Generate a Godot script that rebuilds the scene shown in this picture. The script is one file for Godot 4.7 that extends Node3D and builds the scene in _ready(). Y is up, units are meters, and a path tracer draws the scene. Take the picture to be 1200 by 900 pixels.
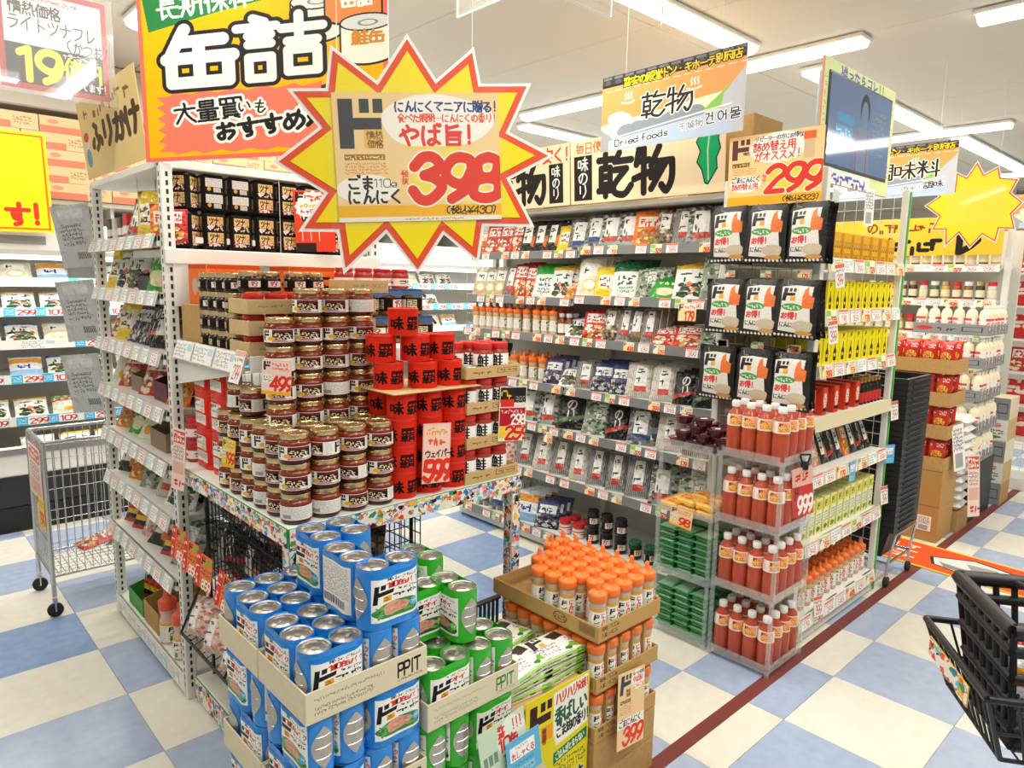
extends Node3D

# ---------------------------------------------------------------- set-up
func _ready() -> void:
	var cam := Camera3D.new()
	cam.name = "camera"
	cam.position = Vector3(1.0744, 1.629, 2.4511)
	cam.rotation = Vector3(-0.144751, 0.819208, 0.01847)
	cam.fov = 57.433
	cam.near = 0.05
	cam.far = 60.0
	add_child(cam)
	var env := Environment.new()
	env.background_mode = Environment.BG_COLOR
	env.background_color = Color(0.02, 0.02, 0.02)
	env.tonemap_mode = Environment.TONE_MAPPER_LINEAR
	env.tonemap_exposure = 1.24
	env.sdfgi_enabled = true
	env.ssao_enabled = true
	env.ssil_enabled = true
	var we := WorldEnvironment.new()
	we.name = "world_environment"
	we.environment = env
	add_child(we)
	init_materials()
	init_textures()
	build_lamps()
	build_structure()
	build_left_gondola()
	build_table_module()
	build_table_goods()
	build_floor_piles()
	build_dried_gondola()
	build_dried_goods()
	build_end_unit()
	build_racks()
	build_far_right()
	build_cooler()
	build_carts()
	build_signs()

# ---------------------------------------------------------------- nodes
var taken := {}
func numbered(called: String) -> String:
	var n: int = taken.get(called, 0)
	taken[called] = n + 1
	return called if n == 0 else "%s_%03d" % [called, n]

func tag(o: Node, label := "", category := "", group := "", kind := "") -> Node:
	if label: o.set_meta("label", label)
	if category: o.set_meta("category", category)
	if group: o.set_meta("group", group)
	if kind: o.set_meta("kind", kind)
	return o

func thing(called: String, label: String, category: String, at := Vector3.ZERO, turn := 0.0, group := "") -> Node3D:
	var o := Node3D.new()
	o.name = numbered(called)
	add_child(o)
	o.position = at
	o.rotation.y = turn
	tag(o, label, category, group)
	return o

func part(parent: Node, called: String, mesh: Mesh, mat: Material, at := Vector3.ZERO, rot := Vector3.ZERO, label := "") -> MeshInstance3D:
	var m := MeshInstance3D.new()
	m.name = called
	m.mesh = mesh
	m.material_override = mat
	m.position = at
	m.rotation = rot
	if label: m.set_meta("label", label)
	parent.add_child(m, true)
	return m

func solo(called: String, mesh: Mesh, mat: Material, label: String, category: String, at: Vector3, rot := Vector3.ZERO, group := "") -> MeshInstance3D:
	var m := MeshInstance3D.new()
	m.name = numbered(called)
	m.mesh = mesh
	m.material_override = mat
	m.position = at
	m.rotation = rot
	add_child(m)
	tag(m, label, category, group)
	return m

func struct(called: String, mesh: Mesh, mat: Material, at := Vector3.ZERO, rot := Vector3.ZERO) -> MeshInstance3D:
	var m := MeshInstance3D.new()
	m.name = called
	m.mesh = mesh
	m.material_override = mat
	m.position = at
	m.rotation = rot
	m.set_meta("kind", "structure")
	add_child(m)
	return m

# a copy of a prototype that is itself not in the scene
func put(proto: Node3D, label: String, at: Vector3, rot := Vector3.ZERO, group := "") -> Node3D:
	var c: Node3D = proto.duplicate()
	c.name = numbered(proto.name)
	c.position = at
	c.rotation = rot
	c.set_meta("label", label)
	if group: c.set_meta("group", group)
	add_child(c)
	return c

func proto(called: String, category: String) -> Node3D:
	var o := Node3D.new()
	o.name = called
	o.set_meta("category", category)
	return o

const ORD := ["first", "second", "third", "fourth", "fifth", "sixth", "seventh", "eighth", "ninth", "tenth", "eleventh", "twelfth", "thirteenth", "fourteenth", "fifteenth", "sixteenth", "seventeenth", "eighteenth", "nineteenth", "twentieth", "twenty-first", "twenty-second", "twenty-third", "twenty-fourth", "twenty-fifth"]

var rng_state := 12345
func rnd() -> float:
	rng_state = (rng_state * 1103515245 + 12345) & 0x7fffffff
	return float(rng_state >> 8) / float(0x7fffff)
func rr(a: float, b: float) -> float:
	return a + (b - a) * rnd()

# ---------------------------------------------------------------- materials
var M := {}
func mk(c: Color, rough := 0.6, metal := 0.0, spec := 0.5) -> StandardMaterial3D:
	var m := StandardMaterial3D.new()
	m.albedo_color = c
	m.roughness = rough
	m.metallic = metal
	m.metallic_specular = spec
	m.cull_mode = BaseMaterial3D.CULL_DISABLED
	return m
func glassy(c: Color, alpha: float, rough := 0.05) -> StandardMaterial3D:
	var m := mk(Color(c.r, c.g, c.b, alpha), rough)
	m.transparency = BaseMaterial3D.TRANSPARENCY_ALPHA
	return m
func tex_mat(t: Texture2D, rough := 0.5, spec := 0.25) -> StandardMaterial3D:
	var m := mk(Color.WHITE, rough, 0.0, spec)
	m.albedo_texture = t
	m.texture_repeat = false
	return m
func noise_tex(freq: float, a: Color, b: Color, size := 256, normal := false, seed_ := 1, octaves := 4) -> NoiseTexture2D:
	var n := FastNoiseLite.new()
	n.seed = seed_
	n.frequency = freq
	n.fractal_octaves = octaves
	var t := NoiseTexture2D.new()
	t.width = size
	t.height = size
	t.seamless = true
	t.noise = n
	if normal:
		t.as_normal_map = true
		t.bump_strength = 4.0
	else:
		var g := Gradient.new()
		g.set_color(0, a)
		g.set_color(1, b)
		t.color_ramp = g
	return t
func grained(a: Color, b: Color, scale: float, rough: float, freq := 0.03, seed_ := 1) -> StandardMaterial3D:
	var m := mk(Color.WHITE, rough)
	m.albedo_texture = noise_tex(freq, a, b, 256, false, seed_)
	m.uv1_triplanar = true
	m.uv1_world_triplanar = true
	m.uv1_scale = Vector3.ONE * scale
	return m

func init_materials() -> void:
	M.white_metal = mk(Color("e6e6de"), 0.4)
	M.shelf = mk(Color("e9e9e2"), 0.42)
	M.shelf_dim = mk(Color("d8d6cc"), 0.45)
	M.rail_pale = mk(Color("c3c3be"), 0.4)
	M.rail = mk(Color("77797b"), 0.4)
	M.chrome = mk(Color("c9cacb"), 0.22, 1.0)
	M.wire = mk(Color("d5d5d0"), 0.35)
	M.black_wire = mk(Color("1b1b1c"), 0.4)
	M.black = mk(Color("161618"), 0.45)
	M.black_plastic = mk(Color("1d1d1f"), 0.42)
	M.rubber = mk(Color("222224"), 0.7)
	M.card = grained(Color("b48c52"), Color("c29a60"), 3.0, 0.85, 0.05, 3)
	M.card_light = grained(Color("c8a873"), Color("d4b684"), 3.0, 0.85, 0.05, 4)
	M.card_pale = grained(Color("d9cdaf"), Color("e0d6bb"), 3.0, 0.8, 0.05, 5)
	M.acrylic = glassy(Color("eef4f2"), 0.07, 0.04)
	M.acrylic_edge = glassy(Color("e4efec"), 0.16, 0.05)
	M.film = glassy(Color.WHITE, 0.015, 0.03)
	M.film.metallic_specular = 0.2
	M.glass = glassy(Color("f2f2ee"), 0.08, 0.02)
	M.gold_lid = mk(Color("e0c797"), 0.24, 0.9)
	M.sauce = mk(Color("4c160c"), 0.13)
	M.sauce_top = mk(Color("843017"), 0.18)
	M.dark_paste = mk(Color("2a1d17"), 0.2)
	M.red_lid = mk(Color("cf2a2a"), 0.35)
	M.blue_sleeve = mk(Color("2288e2"), 0.25)
	M.green_sleeve = mk(Color("2fb321"), 0.28)
	M.tin = mk(Color("bdb9b2"), 0.28, 0.9)
	M.tin_dark = mk(Color("b7b2ab"), 0.3, 0.6)
	M.orange_cap = mk(Color("f47a2c"), 0.35)
	M.orange_cap.subsurf_scatter_enabled = true
	M.orange_cap.subsurf_scatter_strength = 0.15
	M.shaker_body = mk(Color("cdb49a"), 0.25)
	M.pepper_body = grained(Color("a8402a"), Color("c85f40"), 14.0, 0.18, 0.1, 21)
	M.white_cap = mk(Color("f3f0ec"), 0.35)
	M.red_tin = mk(Color("e2301c"), 0.3)
	M.navy_cloth = mk(Color("2c4568"), 0.8)
	M.amber = mk(Color("b9762c"), 0.2)
	M.red_paste = mk(Color("a83528"), 0.25)
	M.jelly = mk(Color("4a0f1f"), 0.15)
	M.jelly_orange = mk(Color("e58a2c"), 0.2)
	M.cup_green = mk(Color("5f8f63"), 0.3)
	M.rim_green = mk(Color("1f9a4e"), 0.35)
	M.green_post = mk(Color("5fae55"), 0.5)
	M.string = mk(Color("e8e6e0"), 0.5)
	M.clip_black = mk(Color("17171a"), 0.4)
	M.yellow_box = mk(Color("f2df1f"), 0.4)
	M.milky = mk(Color("ece2c0"), 0.3)
	M.kraft = mk(Color("b98f57"), 0.8)
	M.purple_box = mk(Color("6d2140"), 0.5)
	M.orange_box = mk(Color("e2762a"), 0.5)
	M.leaf_green = mk(Color("3f9a3a"), 0.5)
	M.grey_flat = mk(Color("8f9092"), 0.5)

# ---------------------------------------------------------------- mesh builder
class MB:
	var v := PackedVector3Array()
	var n := PackedVector3Array()
	var t := PackedVector2Array()
	var ix := PackedInt32Array()
	func vert(p: Vector3, nn: Vector3, uv := Vector2.ZERO) -> int:
		v.append(p); n.append(nn); t.append(uv)
		return v.size() - 1
	func tri(a: int, b: int, c: int) -> void:
		# front faces run clockwise: turn to agree with the normals
		var cr := (v[b] - v[a]).cross(v[c] - v[a])
		if cr.dot(n[a] + n[b] + n[c]) > 0.0:
			ix.append(a); ix.append(c); ix.append(b)
		else:
			ix.append(a); ix.append(b); ix.append(c)
	func quad(a: Vector3, b: Vector3, c: Vector3, d: Vector3, nn: Vector3, r := Rect2(0, 0, 1, 1)) -> void:
		# a bottom left, b bottom right, c top right, d top left
		var i := vert(a, nn, Vector2(r.position.x, r.end.y))
		vert(b, nn, r.end)
		vert(c, nn, Vector2(r.end.x, r.position.y))
		vert(d, nn, r.position)
		tri(i, i + 1, i + 2)
		tri(i, i + 2, i + 3)
	# box with chamfered edges; uv: front/back whole rect r, sides and top rs
	func box(c: Vector3, s: Vector3, b := 0.0, r := Rect2(0, 0, 1, 1), rs := Rect2(0, 0, 1, 1), rt := Rect2(-1, 0, 0, 0)) -> MB:
		if rt.position.x < 0: rt = rs
		var h := s * 0.5
		var k := Vector3(minf(b, h.x * .9), minf(b, h.y * .9), minf(b, h.z * .9))
		for f in [[0, 1.0], [0, -1.0], [1, 1.0], [1, -1.0], [2, 1.0], [2, -1.0]]:
			var ax: int = f[0]
			var sg: float = f[1]
			var nn := Vector3.ZERO
			nn[ax] = sg
			var up := Vector3.UP if ax != 1 else Vector3(0, 0, -sg)
			var rg := up.cross(nn)
			var o := c + nn * h[ax]
			var ru := rg * (absf(rg.dot(h)) - absf(rg.dot(k)))
			var uu := up * (absf(up.dot(h)) - absf(up.dot(k)))
			quad(o - ru - uu, o + ru - uu, o + ru + uu, o - ru + uu, nn, r if ax == 2 else (rs if ax == 0 else rt))
		if b > 0.0:
			for ax in 3:
				var a1 := (ax + 1) % 3
				var a2 := (ax + 2) % 3
				for s1 in [-1.0, 1.0]:
					for s2 in [-1.0, 1.0]:
						var p := Vector3.ZERO
						var q := Vector3.ZERO
						p[a1] = s1 * h[a1]; p[a2] = s2 * (h[a2] - k[a2])
						q[a1] = s1 * (h[a1] - k[a1]); q[a2] = s2 * h[a2]
						var e := Vector3.ZERO
						e[ax] = h[ax] - k[ax]
						var nn := Vector3.ZERO
						nn[a1] = s1; nn[a2] = s2
						quad(c + p - e, c + p + e, c + q + e, c + q - e, nn.normalized(), Rect2(rs.get_center(), Vector2.ZERO))
			for sx in [-1.0, 1.0]:
				for sy in [-1.0, 1.0]:
					for sz in [-1.0, 1.0]:
						var sv := Vector3(sx, sy, sz)
						var i := vert(c + sv * Vector3(h.x, h.y - k.y, h.z - k.z), sv.normalized(), rs.get_center())
						vert(c + sv * Vector3(h.x - k.x, h.y, h.z - k.z), sv.normalized(), rs.get_center())
						vert(c + sv * Vector3(h.x - k.x, h.y - k.y, h.z), sv.normalized(), rs.get_center())
						tri(i, i + 1, i + 2)
		return self
	# surface of revolution round y; prof = [[r, y], ...]
	func lathe(prof: Array, seg := 24, c := Vector3.ZERO, v0 := 0.0, v1 := 1.0, u0 := 0.0, u1 := 1.0, a0 := 0.0, a1 := TAU) -> MB:
		var ns := []
		for k in prof.size() - 1:
			var d := Vector2(prof[k + 1][0] - prof[k][0], prof[k + 1][1] - prof[k][1])
			ns.append(Vector2(d.y, -d.x).normalized())
		var total := 0.0
		for k in prof.size() - 1:
			total += Vector2(prof[k + 1][0] - prof[k][0], prof[k + 1][1] - prof[k][1]).length()
		var run := 0.0
		for k in prof.size() - 1:
			var na: Vector2 = ns[k]
			var nb: Vector2 = ns[k]
			if k > 0 and ns[k].dot(ns[k - 1]) > 0.6: na = (ns[k] + ns[k - 1]).normalized()
			if k < ns.size() - 1 and ns[k].dot(ns[k + 1]) > 0.6: nb = (ns[k] + ns[k + 1]).normalized()
			var l := Vector2(prof[k + 1][0] - prof[k][0], prof[k + 1][1] - prof[k][1]).length()
			var va := lerpf(v1, v0, run / maxf(total, 1e-6))
			run += l
			var vb := lerpf(v1, v0, run / maxf(total, 1e-6))
			var first := v.size()
			for j in seg + 1:
				var a := lerpf(a0, a1, float(j) / seg)
				var dir := Vector3(sin(a), 0, cos(a))
				var u := lerpf(u0, u1, float(j) / seg)
				vert(c + dir * prof[k][0] + Vector3(0, prof[k][1], 0), dir * na.x + Vector3(0, na.y, 0), Vector2(u, va))
				vert(c + dir * prof[k + 1][0] + Vector3(0, prof[k + 1][1], 0), dir * nb.x + Vector3(0, nb.y, 0), Vector2(u, vb))
			for j in seg:
				var i := first + j * 2
				if prof[k][0] > 1e-5: tri(i, i + 1, i + 2)
				if prof[k + 1][0] > 1e-5: tri(i + 1, i + 3, i + 2)
		return self
	# round bar between two points
	func bar(a: Vector3, b: Vector3, r: float, seg := 6, caps := true) -> MB:
		var d := (b - a).normalized()
		var x := d.cross(Vector3.UP if absf(d.y) < 0.9 else Vector3.RIGHT).normalized()
		var y := d.cross(x)
		var first := v.size()
		for j in seg + 1:
			var q := TAU * j / seg
			var nn := x * cos(q) + y * sin(q)
			vert(a + nn * r, nn)
			vert(b + nn * r, nn)
		for j in seg:
			var i := first + j * 2
			tri(i, i + 1, i + 2)
			tri(i + 1, i + 3, i + 2)
		if caps:
			for e in [[a, -d], [b, d]]:
				var o := vert(e[0], e[1])
				for j in seg:
					vert(e[0] + (x * cos(TAU * j / seg) + y * sin(TAU * j / seg)) * r, e[1])
				for j in seg:
					tri(o, o + 1 + j, o + 1 + (j + 1) % seg)
		return self
	func path(pts: Array, r: float, seg := 6) -> MB:
		for k in pts.size() - 1:
			bar(pts[k], pts[k + 1], r, seg)
		return self
	# flat polygon in xy with thickness along z (front at +depth/2); uv from rect box
	func plate(poly: PackedVector2Array, depth: float, uvbox: Rect2, z := 0.0, sides := true) -> MB:
		var tr := Geometry2D.triangulate_polygon(poly)
		for side in [1.0, -1.0]:
			var first := v.size()
			for p in poly:
				var uv := Vector2((p.x - uvbox.position.x) / uvbox.size.x, 1.0 - (p.y - uvbox.position.y) / uvbox.size.y)
				vert(Vector3(p.x, p.y, z + side * depth * .5), Vector3(0, 0, side), uv if side > 0 else Vector2(0.01, 0.01))
			for k in range(0, tr.size(), 3):
				tri(first + tr[k], first + tr[k + 1], first + tr[k + 2])
		if sides:
			var area := 0.0
			for k in poly.size():
				area += poly[k].cross(poly[(k + 1) % poly.size()])
			for k in poly.size():
				var p := poly[k]
				var q := poly[(k + 1) % poly.size()]
				var e := (q - p).normalized()
				var nn := Vector3(e.y, -e.x, 0) * signf(area)
				quad(Vector3(p.x, p.y, z - depth * .5), Vector3(q.x, q.y, z - depth * .5), Vector3(q.x, q.y, z + depth * .5), Vector3(p.x, p.y, z + depth * .5), nn, Rect2(0.01, 0.01, 0, 0))
		return self
	# a filled packet standing in xy, base at y = 0: pillow between crimped edges; front shows rect r, back rb
	func pillow(w: float, h: float, th: float, r: Rect2, rb: Rect2, seed_ := 0, flat := 0.0, slump := 0.0, nx := 6, ny := 8) -> MB:
		for side in [1.0, -1.0]:
			var rc: Rect2 = r if side > 0 else rb
			var pts := []
			for j in ny + 1:
				for i in nx + 1:
					var u := float(i) / nx
					var q := float(j) / ny
					var fu := pow(maxf(0.0, 1.0 - pow(absf(u * 2 - 1), 3.0)), 0.6)
					var qq := clampf((q - flat) / (1.0 - 2.0 * flat), 0.0, 1.0) if flat > 0.0 else q
					var fv := pow(maxf(0.0, 1.0 - pow(absf(qq * 2 - 1), 3.0)), 0.6)
					var wob := sin(u * 9.0 + seed_ * 1.7 + q * 3.0) * sin(q * 11.0 + seed_ * 0.9 - u * 4.0)
					var belly := 1.0 + slump * (0.5 - q)
					var z: float = side * th * 0.5 * fu * fv * belly * (1.0 + 0.12 * wob) + 0.012 * w * sin(u * 5.0 + seed_) * (q - 0.5)
					pts.append(Vector3((u - 0.5) * w * (1.0 - 0.05 * fv), q * h, z))
			var first := v.size()
			for j in ny + 1:
				for i in nx + 1:
					var a: Vector3 = pts[j * (nx + 1) + maxi(i - 1, 0)]
					var b: Vector3 = pts[j * (nx + 1) + mini(i + 1, nx)]
					var c: Vector3 = pts[maxi(j - 1, 0) * (nx + 1) + i]
					var d: Vector3 = pts[mini(j + 1, ny) * (nx + 1) + i]
					var nn: Vector3 = (b - a).cross(d - c).normalized() * side
					var u := float(i) / nx
					if side < 0: u = 1.0 - u
					vert(pts[j * (nx + 1) + i], nn, Vector2(rc.position.x + rc.size.x * u, rc.end.y - rc.size.y * j / ny))
			for j in ny:
				for i in nx:
					var a := first + j * (nx + 1) + i
					tri(a, a + 1, a + nx + 2)
					tri(a, a + nx + 2, a + nx + 1)
		return self
	func done() -> ArrayMesh:
		var arr := []
		arr.resize(Mesh.ARRAY_MAX)
		arr[Mesh.ARRAY_VERTEX] = v
		arr[Mesh.ARRAY_NORMAL] = n
		arr[Mesh.ARRAY_TEX_UV] = t
		arr[Mesh.ARRAY_INDEX] = ix
		var m := ArrayMesh.new()
		m.add_surface_from_arrays(Mesh.PRIMITIVE_TRIANGLES, arr)
		return m

func box_mesh(s: Vector3, b := 0.0, c := Vector3.ZERO) -> ArrayMesh:
	return MB.new().box(c, s, b).done()
func rings(prof: Array, seg := 24) -> ArrayMesh:
	return MB.new().lathe(prof, seg).done()
# wire grid in a plane: corner o, edges e1 (count c1 bars across it) and e2
func wire_grid(o: Vector3, e1: Vector3, e2: Vector3, c1: int, c2: int, r: float, seg := 4) -> MB:
	var m := MB.new()
	for k in c1 + 1:
		var p := o + e1 * (float(k) / c1)
		m.bar(p, p + e2, r, seg, false)
	for k in c2 + 1:
		var p := o + e2 * (float(k) / c2)
		m.bar(p, p + e1, r, seg, false)
	return m

# ---------------------------------------------------------------- lettering: strokes on a 16 x 16 grid (hex x, hex y per point); ~ marks a curved stroke
const GLYPHS := {
	"0": "~8132283e8fdee8d281", "1": "43818f", "2": "~244281c3c6893f 3fdf", "3": "~245191c49667 ~67a8db9f5f2c", "4": "a12bdb a1af", "5": "c14137 ~3788c8db9f5f2d",
	"6": "~b164383b ~3b5e8fcedbb887483b", "7": "31d1 ~d1a87f", "8": "~8152445788b7c4b281 ~88493c4e8fcedcc988", "9": "~d5b98a48355281c2d5 ~d5d8bc6f",
	"P": "3f31 ~31b1d4b838", "I": "818f", "T": "21e1 818f", "S": "~d38134c9dc8f2c", "B": "313f ~31a1c4a838 ~38b8dbaf3f", "&": "~df4461a43a5f9fdb", "D": "313f ~31a1d8af3f",
	"r": "575f ~5a87b8", "i": "878f 8384", "e": "~3bdbc887493b5fafdd", "d": "c1cf ~c977493c6fcd", "f": "~b181646f 48a8", "o": "~87493c5fafcdc987", "s": "~c887597bbc9f4e", "g": "~c977493b6dcb ~c7cd9f4e",
	"%": "21de 3252 cbdd", "/": "c13f", "(": "~a0546bae", ")": "~50a47f", "!": "818a 8d8e", "-": "38c8", ".": "7e8e", "Y": "2187e1 878f 3ada 3cdc", "J": "~b1bc8f4c", "O": "~8132283e8fdee8d281", "N": "3f31dfd1", "E": "d1313fdf 38c8", "Z": "21d12fdf",
	"い": "~24294d6b ~a3c6d9", "う": "62a3 ~3867b7bb6f", "え": "62a3 37b7 b72f ~7a8d9fdf", "お": "25b5 ~626d3e2b69c9db9f b3e5", "か": "25a5 ~a5bb9f6e ~62592f c3f8", "が": "25a5 ~a5bb9f6e ~62592f c3e7 d1e3 f0f2",
	"く": "b138cf", "け": "~22283f 65f5 ~b1b99f", "こ": "34c4 ~3a5ede", "ご": "34c4 ~3a5ede d0e2 f0f2", "し": "~414c8fdc", "す": "15f5 ~919a6b579b9e6f", "た": "15a5 ~622f 97e7 ~8b9eee", "て": "13e3 ~e3878bcf",
	"と": "~4268 ~d54a5ede", "な": "15a5 ~613b c3f5 ~b6bd8f6d9bfe", "に": "~32293f 84e4 ~7b9ede", "の": "~846b4d285493d5e9cd8f", "は": "~32293f 75e5 ~b1bc8f6d9bee", "ば": "~32293f 75e5 ~b1bc8f6d9bee d0e1 f0f1",
	"ふ": "6193 ~938698ac7f ~492c3d ~c9ebed", "べ": "~1a64fc c2d4 e1f3", "ま": "34d4 38d8 ~818c6f4c8bde", "め": "~437c ~c18a3e1a55a4e8dc9f", "も": "~816b6e9fdb 35b5 39b9", "や": "~2894e5e8aa 7194 ~448f", "ゃ": "~3998d7d9ab 7698 ~679f",
	"ら": "62a4 ~544a88cbad5f", "り": "~42484a ~b1c98f", "る": "33b3 b32b ~2b78dabe7f5c8c", "れ": "515f 2574 742d ~2d96b5acbefd", "ん": "813f ~3f78a9adcefa", "っ": "~4898d9dc7f", "つ": "~1694e6db6e", "日": "31d1df3f31 38d8",
	"ア": "23e3 e398 ~868b4f", "イ": "~d1751a 868f", "ウ": "8184 24e4 2428 ~e4db7f", "ェ": "57b7 878e 3ede", "ー": "18e8", "オ": "15e5 a19f ~a52d", "キ": "34d3 2ae8 62af", "ク": "~6128 54d4 ~d4bb4f", "コ": "33d3 d3de 3ede", "ス": "33c3 ~c3882f 89ef",
	"タ": "~6128 54d4 ~d4bb4f 58ab", "ツ": "2447 7296 ~e3ba4f", "テ": "42c2 16e6 ~868b4f", "ト": "616f 67da", "ド": "515f 57ca b0c3 e0f3", "ナ": "16e6 ~818a4f", "ニ": "34c4 1ced", "ノ": "~c1a83f", "ハ": "~53482e a3ee", "バ": "~53482e a3ee d0e2 f0f2", "パ": "~53482e a3ee ~d0f0f3d3d0", "ピ": "424d 4dde 47c5 ~d0f0f3d3d0",
	"フ": "23d3 ~d3ba3f", "ホ": "15e5 818f 482e b8ec", "マ": "23e3 e377 59ae", "メ": "~d1a82f 46be", "ラ": "42c2 26d6 ~d6bb4f", "リ": "4249 ~b1b94f", "レ": "414f ~4f9cd8", "ン": "2457 ~e4ba2f", "・": "7888", "…": "1828 7888 d8e8",
	"缶": "5127 44d4 18f8 848e 292eeee9", "詰": "3152 0373 2565 2767 2a6a6f2f2a 84f4 b1b7 97e7 99e9ee9e99", "大": "15f5 ~81852f ~85aaff", "量": "31c1c53531 33c3 17f7 39d9dd3d39 3bdb 888f 1fff", "買": "11f1f51511 5155 a1a5 37d7dd3d37 39d9 3bdb 5e2f aedf",
	"贈": "11515b1b11 1454 1858 2b0f 4b6f 9083 e0f3 74f4f97974 b4b9 77f7 8aeaef8f8a 8cec", "食": "8017 80f7 47b7bb4b 49b9 474f4f7d 7bef", "瞬": "12525d1d12 1555 1959 71f1 8385 a3a5 d3d5 67f7 ~897b7f d8df aaff", "間": "1f11616616 1464 9196f6 91f1ff 94f4 58a8ad5d58 5aaa",
	"香": "c031 14f4 808a 841a 84fa 4bbbbf4f4b 4dbd", "旨": "4146 46e6 43c1 48d8df4f48 4bdb", "税": "6022 0575 404f 4609 4679 a0b2 e0d2 84f4f88884 ~a89c6f ~c8cdddfefc", "抜": "1474 404e 4e2d 1977 74f4 ~b0a76f 87e7 ~e7ab6f ~98cbff", "込": "1233 16363c ~1e3c6eff ~a0b2a86b ~b4cafc",
	"情": "202f 0408 4245 62e2 64e4 56f6 a0a6 787c6f 78e8ef 7aea 7cec", "熱": "2262 4048 1565 1979 ~b0a678 83d3 d3d9f9 2b1f 5c6f 9caf dbff", "価": "5018 353f 62f2 9295 c2c5 65f5fe6e65 959e c5ce", "格": "0474 404f 4419 4578 a073 a2e2 ~e2b76b 85fb 8aeaef8f8a",
	"乾": "1272 4044 25656b2b25 2868 1d7d 4b4f a083 93f3 86d6 ~d68b8ecffc", "物": "2015 2464 404f 0a78 ~a076 85f5 ~f5fbdfbd ~b57a ~d57e", "味": "14545b1b14 83e3 67f7 b0bf b76e b7fe", "毎": "5015 34e4 463ddde646 19f9 867d", "使": "5018 353f 62f2 74e4e87874 76e6 ~a0aa6f ~79cdff",
	"驚": "1171 3133 5153 1466 2555 5929 a082 83f3 ~e3b78a ~93cafa 3a3d 3aba 3bab 3ccc 3dddcf 1d1f 4e4f 7e7f aeaf", "安": "8082 1316 13f3f6 19f9 ~754baddf ~b98d2f", "殿": "11717515 ~110a0f 2777 2a8a 474a 676a 3c1f 6c8f a0a494 a0e0e4f4 a7e7 ~e7ad8f ~a8cbff", "堂": "8084 2042 e0c2 1417 14f4f7 56b6b95956 3cdc 8a8f 1fff",
	"別": "1171761611 0979 ~796f4e ~461f a2ab f1ffde", "府": "8082 12f2 ~12190f ~5538 474f 77f7 d4dfbe 9aac", "店": "8082 12f2 ~12190f 848a 87e7 5adadf5f5a", "干": "32d2 17f7 828f", "燥": "~414a0f 1316 6376 4a7e a1d1d4a4a1 7696997976 c6e6e9c9c6 6bfb b9bf bb7f bbff",
	"替": "1262 0575 ~404519 4568 92e2 85f5 ~c0c589 c5f8 49c9cf4f49 4ccc", "用": "~222a0f 22d2 d2dfbf 26d6 2ada 828f", "方": "8083 14f4 ~64582f 67c7 ~c7cdaf8e", "得": "4014 6308 353f 80e0e58580 82e2 77f7 6afa c7cfae 8c9e", "迷": "1233 16363c ~1e3c6eff 67f7 b0bd 8295 e2d5 b76b b7fb",
	"調": "3152 0373 1666 1969 1b6b6f1f1b ~819a7f 81f1ffdf 94e4 b2b7 97e7 9adade9e9a", "料": "1134 6154 0676 404f 461b 467b a2b4 a6b8 d0df 8bfa", "億": "5018 353f a0a1 72f2 9294 d2d4 65f5 77e7eb7b77 79e9 6d6f ~8d8fcfce adbe ecfe", "円": "222f 22e2ef 8288 28e8",
	"売": "22e2 8085 35c5 1719 17f7f9 ~6a6c2f ~999ebfefec", "鮭": "3014 2262 6244 14747b1b14 444b 1878 0f1d 3d3f 5d5f 7d8f 93f3 c0c7 87f7 9bfb c8cf 8fff", "覇": "10f0 12f2f61612 6066 a0a6 0979 2729 5759 1a6a6c1c1a 494f 0e7e ~989c8f 98f8ff 9bfb 9dfd",
	"油": "1134 0627 1f3a 54f4fe5e54 a0ae 59f9", "付": "5018 353f 66f6 c1cfae 799c", "海": "1134 0627 1f3a 7054 64f4 756dedf575 5afa a59d", "苔": "13f3 5055 b0b5 ~864ac9 b7da 4bcbcf4f4b", "規": "2262 0676 ~41450f 467c 91e1ea9a91 94e4 97e7 ~aa9d7f ~cacefefc", "入": "6182 ~825b1f ~84bbff",
	"数": "4046 1373 1125 6152 4317 4378 ~482b7f ~6a4d1f 0a7a a084 83f3 ~e4ca7f ~87affe", "感": "~120a0f 12f2 37979b3b37 3595 ~b0b8fb d1e2 ~f4bb 2c1f ~4c5fbfbd 8b9c ddff", "長": "4148 41d1 43c3 45c5 18f8 484f 4f7d ~88aeff", "期": "1373 3139 6169 3565 3767 0979 3a1f 5a7f ~919b7f 91e1ef 94e4 97e7",
	"保": "5018 353f 71e1e67671 68f8 b6bf b86e b8fe", "存": "14f4 ~611b 474f 76d6 d6a8 a8af 6bfb", "건": "1161 ~61552a a0ab 75a5 3c3fcf", "어": "~51848a5d2a2451 c1cf 97c7", "물": "31c1c53531 17f7 8789 3adadc3c3fdf", "汁": "1134 0627 1f3a 67f7 a1af",
}

var discs := {}
func disc(r: float, c: Color) -> Image:
	var key := "%d %s" % [int(r * 4), c.to_html()]
	if not discs.has(key):
		var s := int(ceil(r)) * 2 + 3
		var im := Image.create(s, s, false, Image.FORMAT_RGBA8)
		var m := s * 0.5 - 0.5
		for y in s:
			for x in s:
				var d := Vector2(x - m, y - m).length()
				im.set_pixel(x, y, Color(c.r, c.g, c.b, clampf(r + 0.5 - d, 0.0, 1.0)))
		discs[key] = im
	return discs[key]

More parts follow.
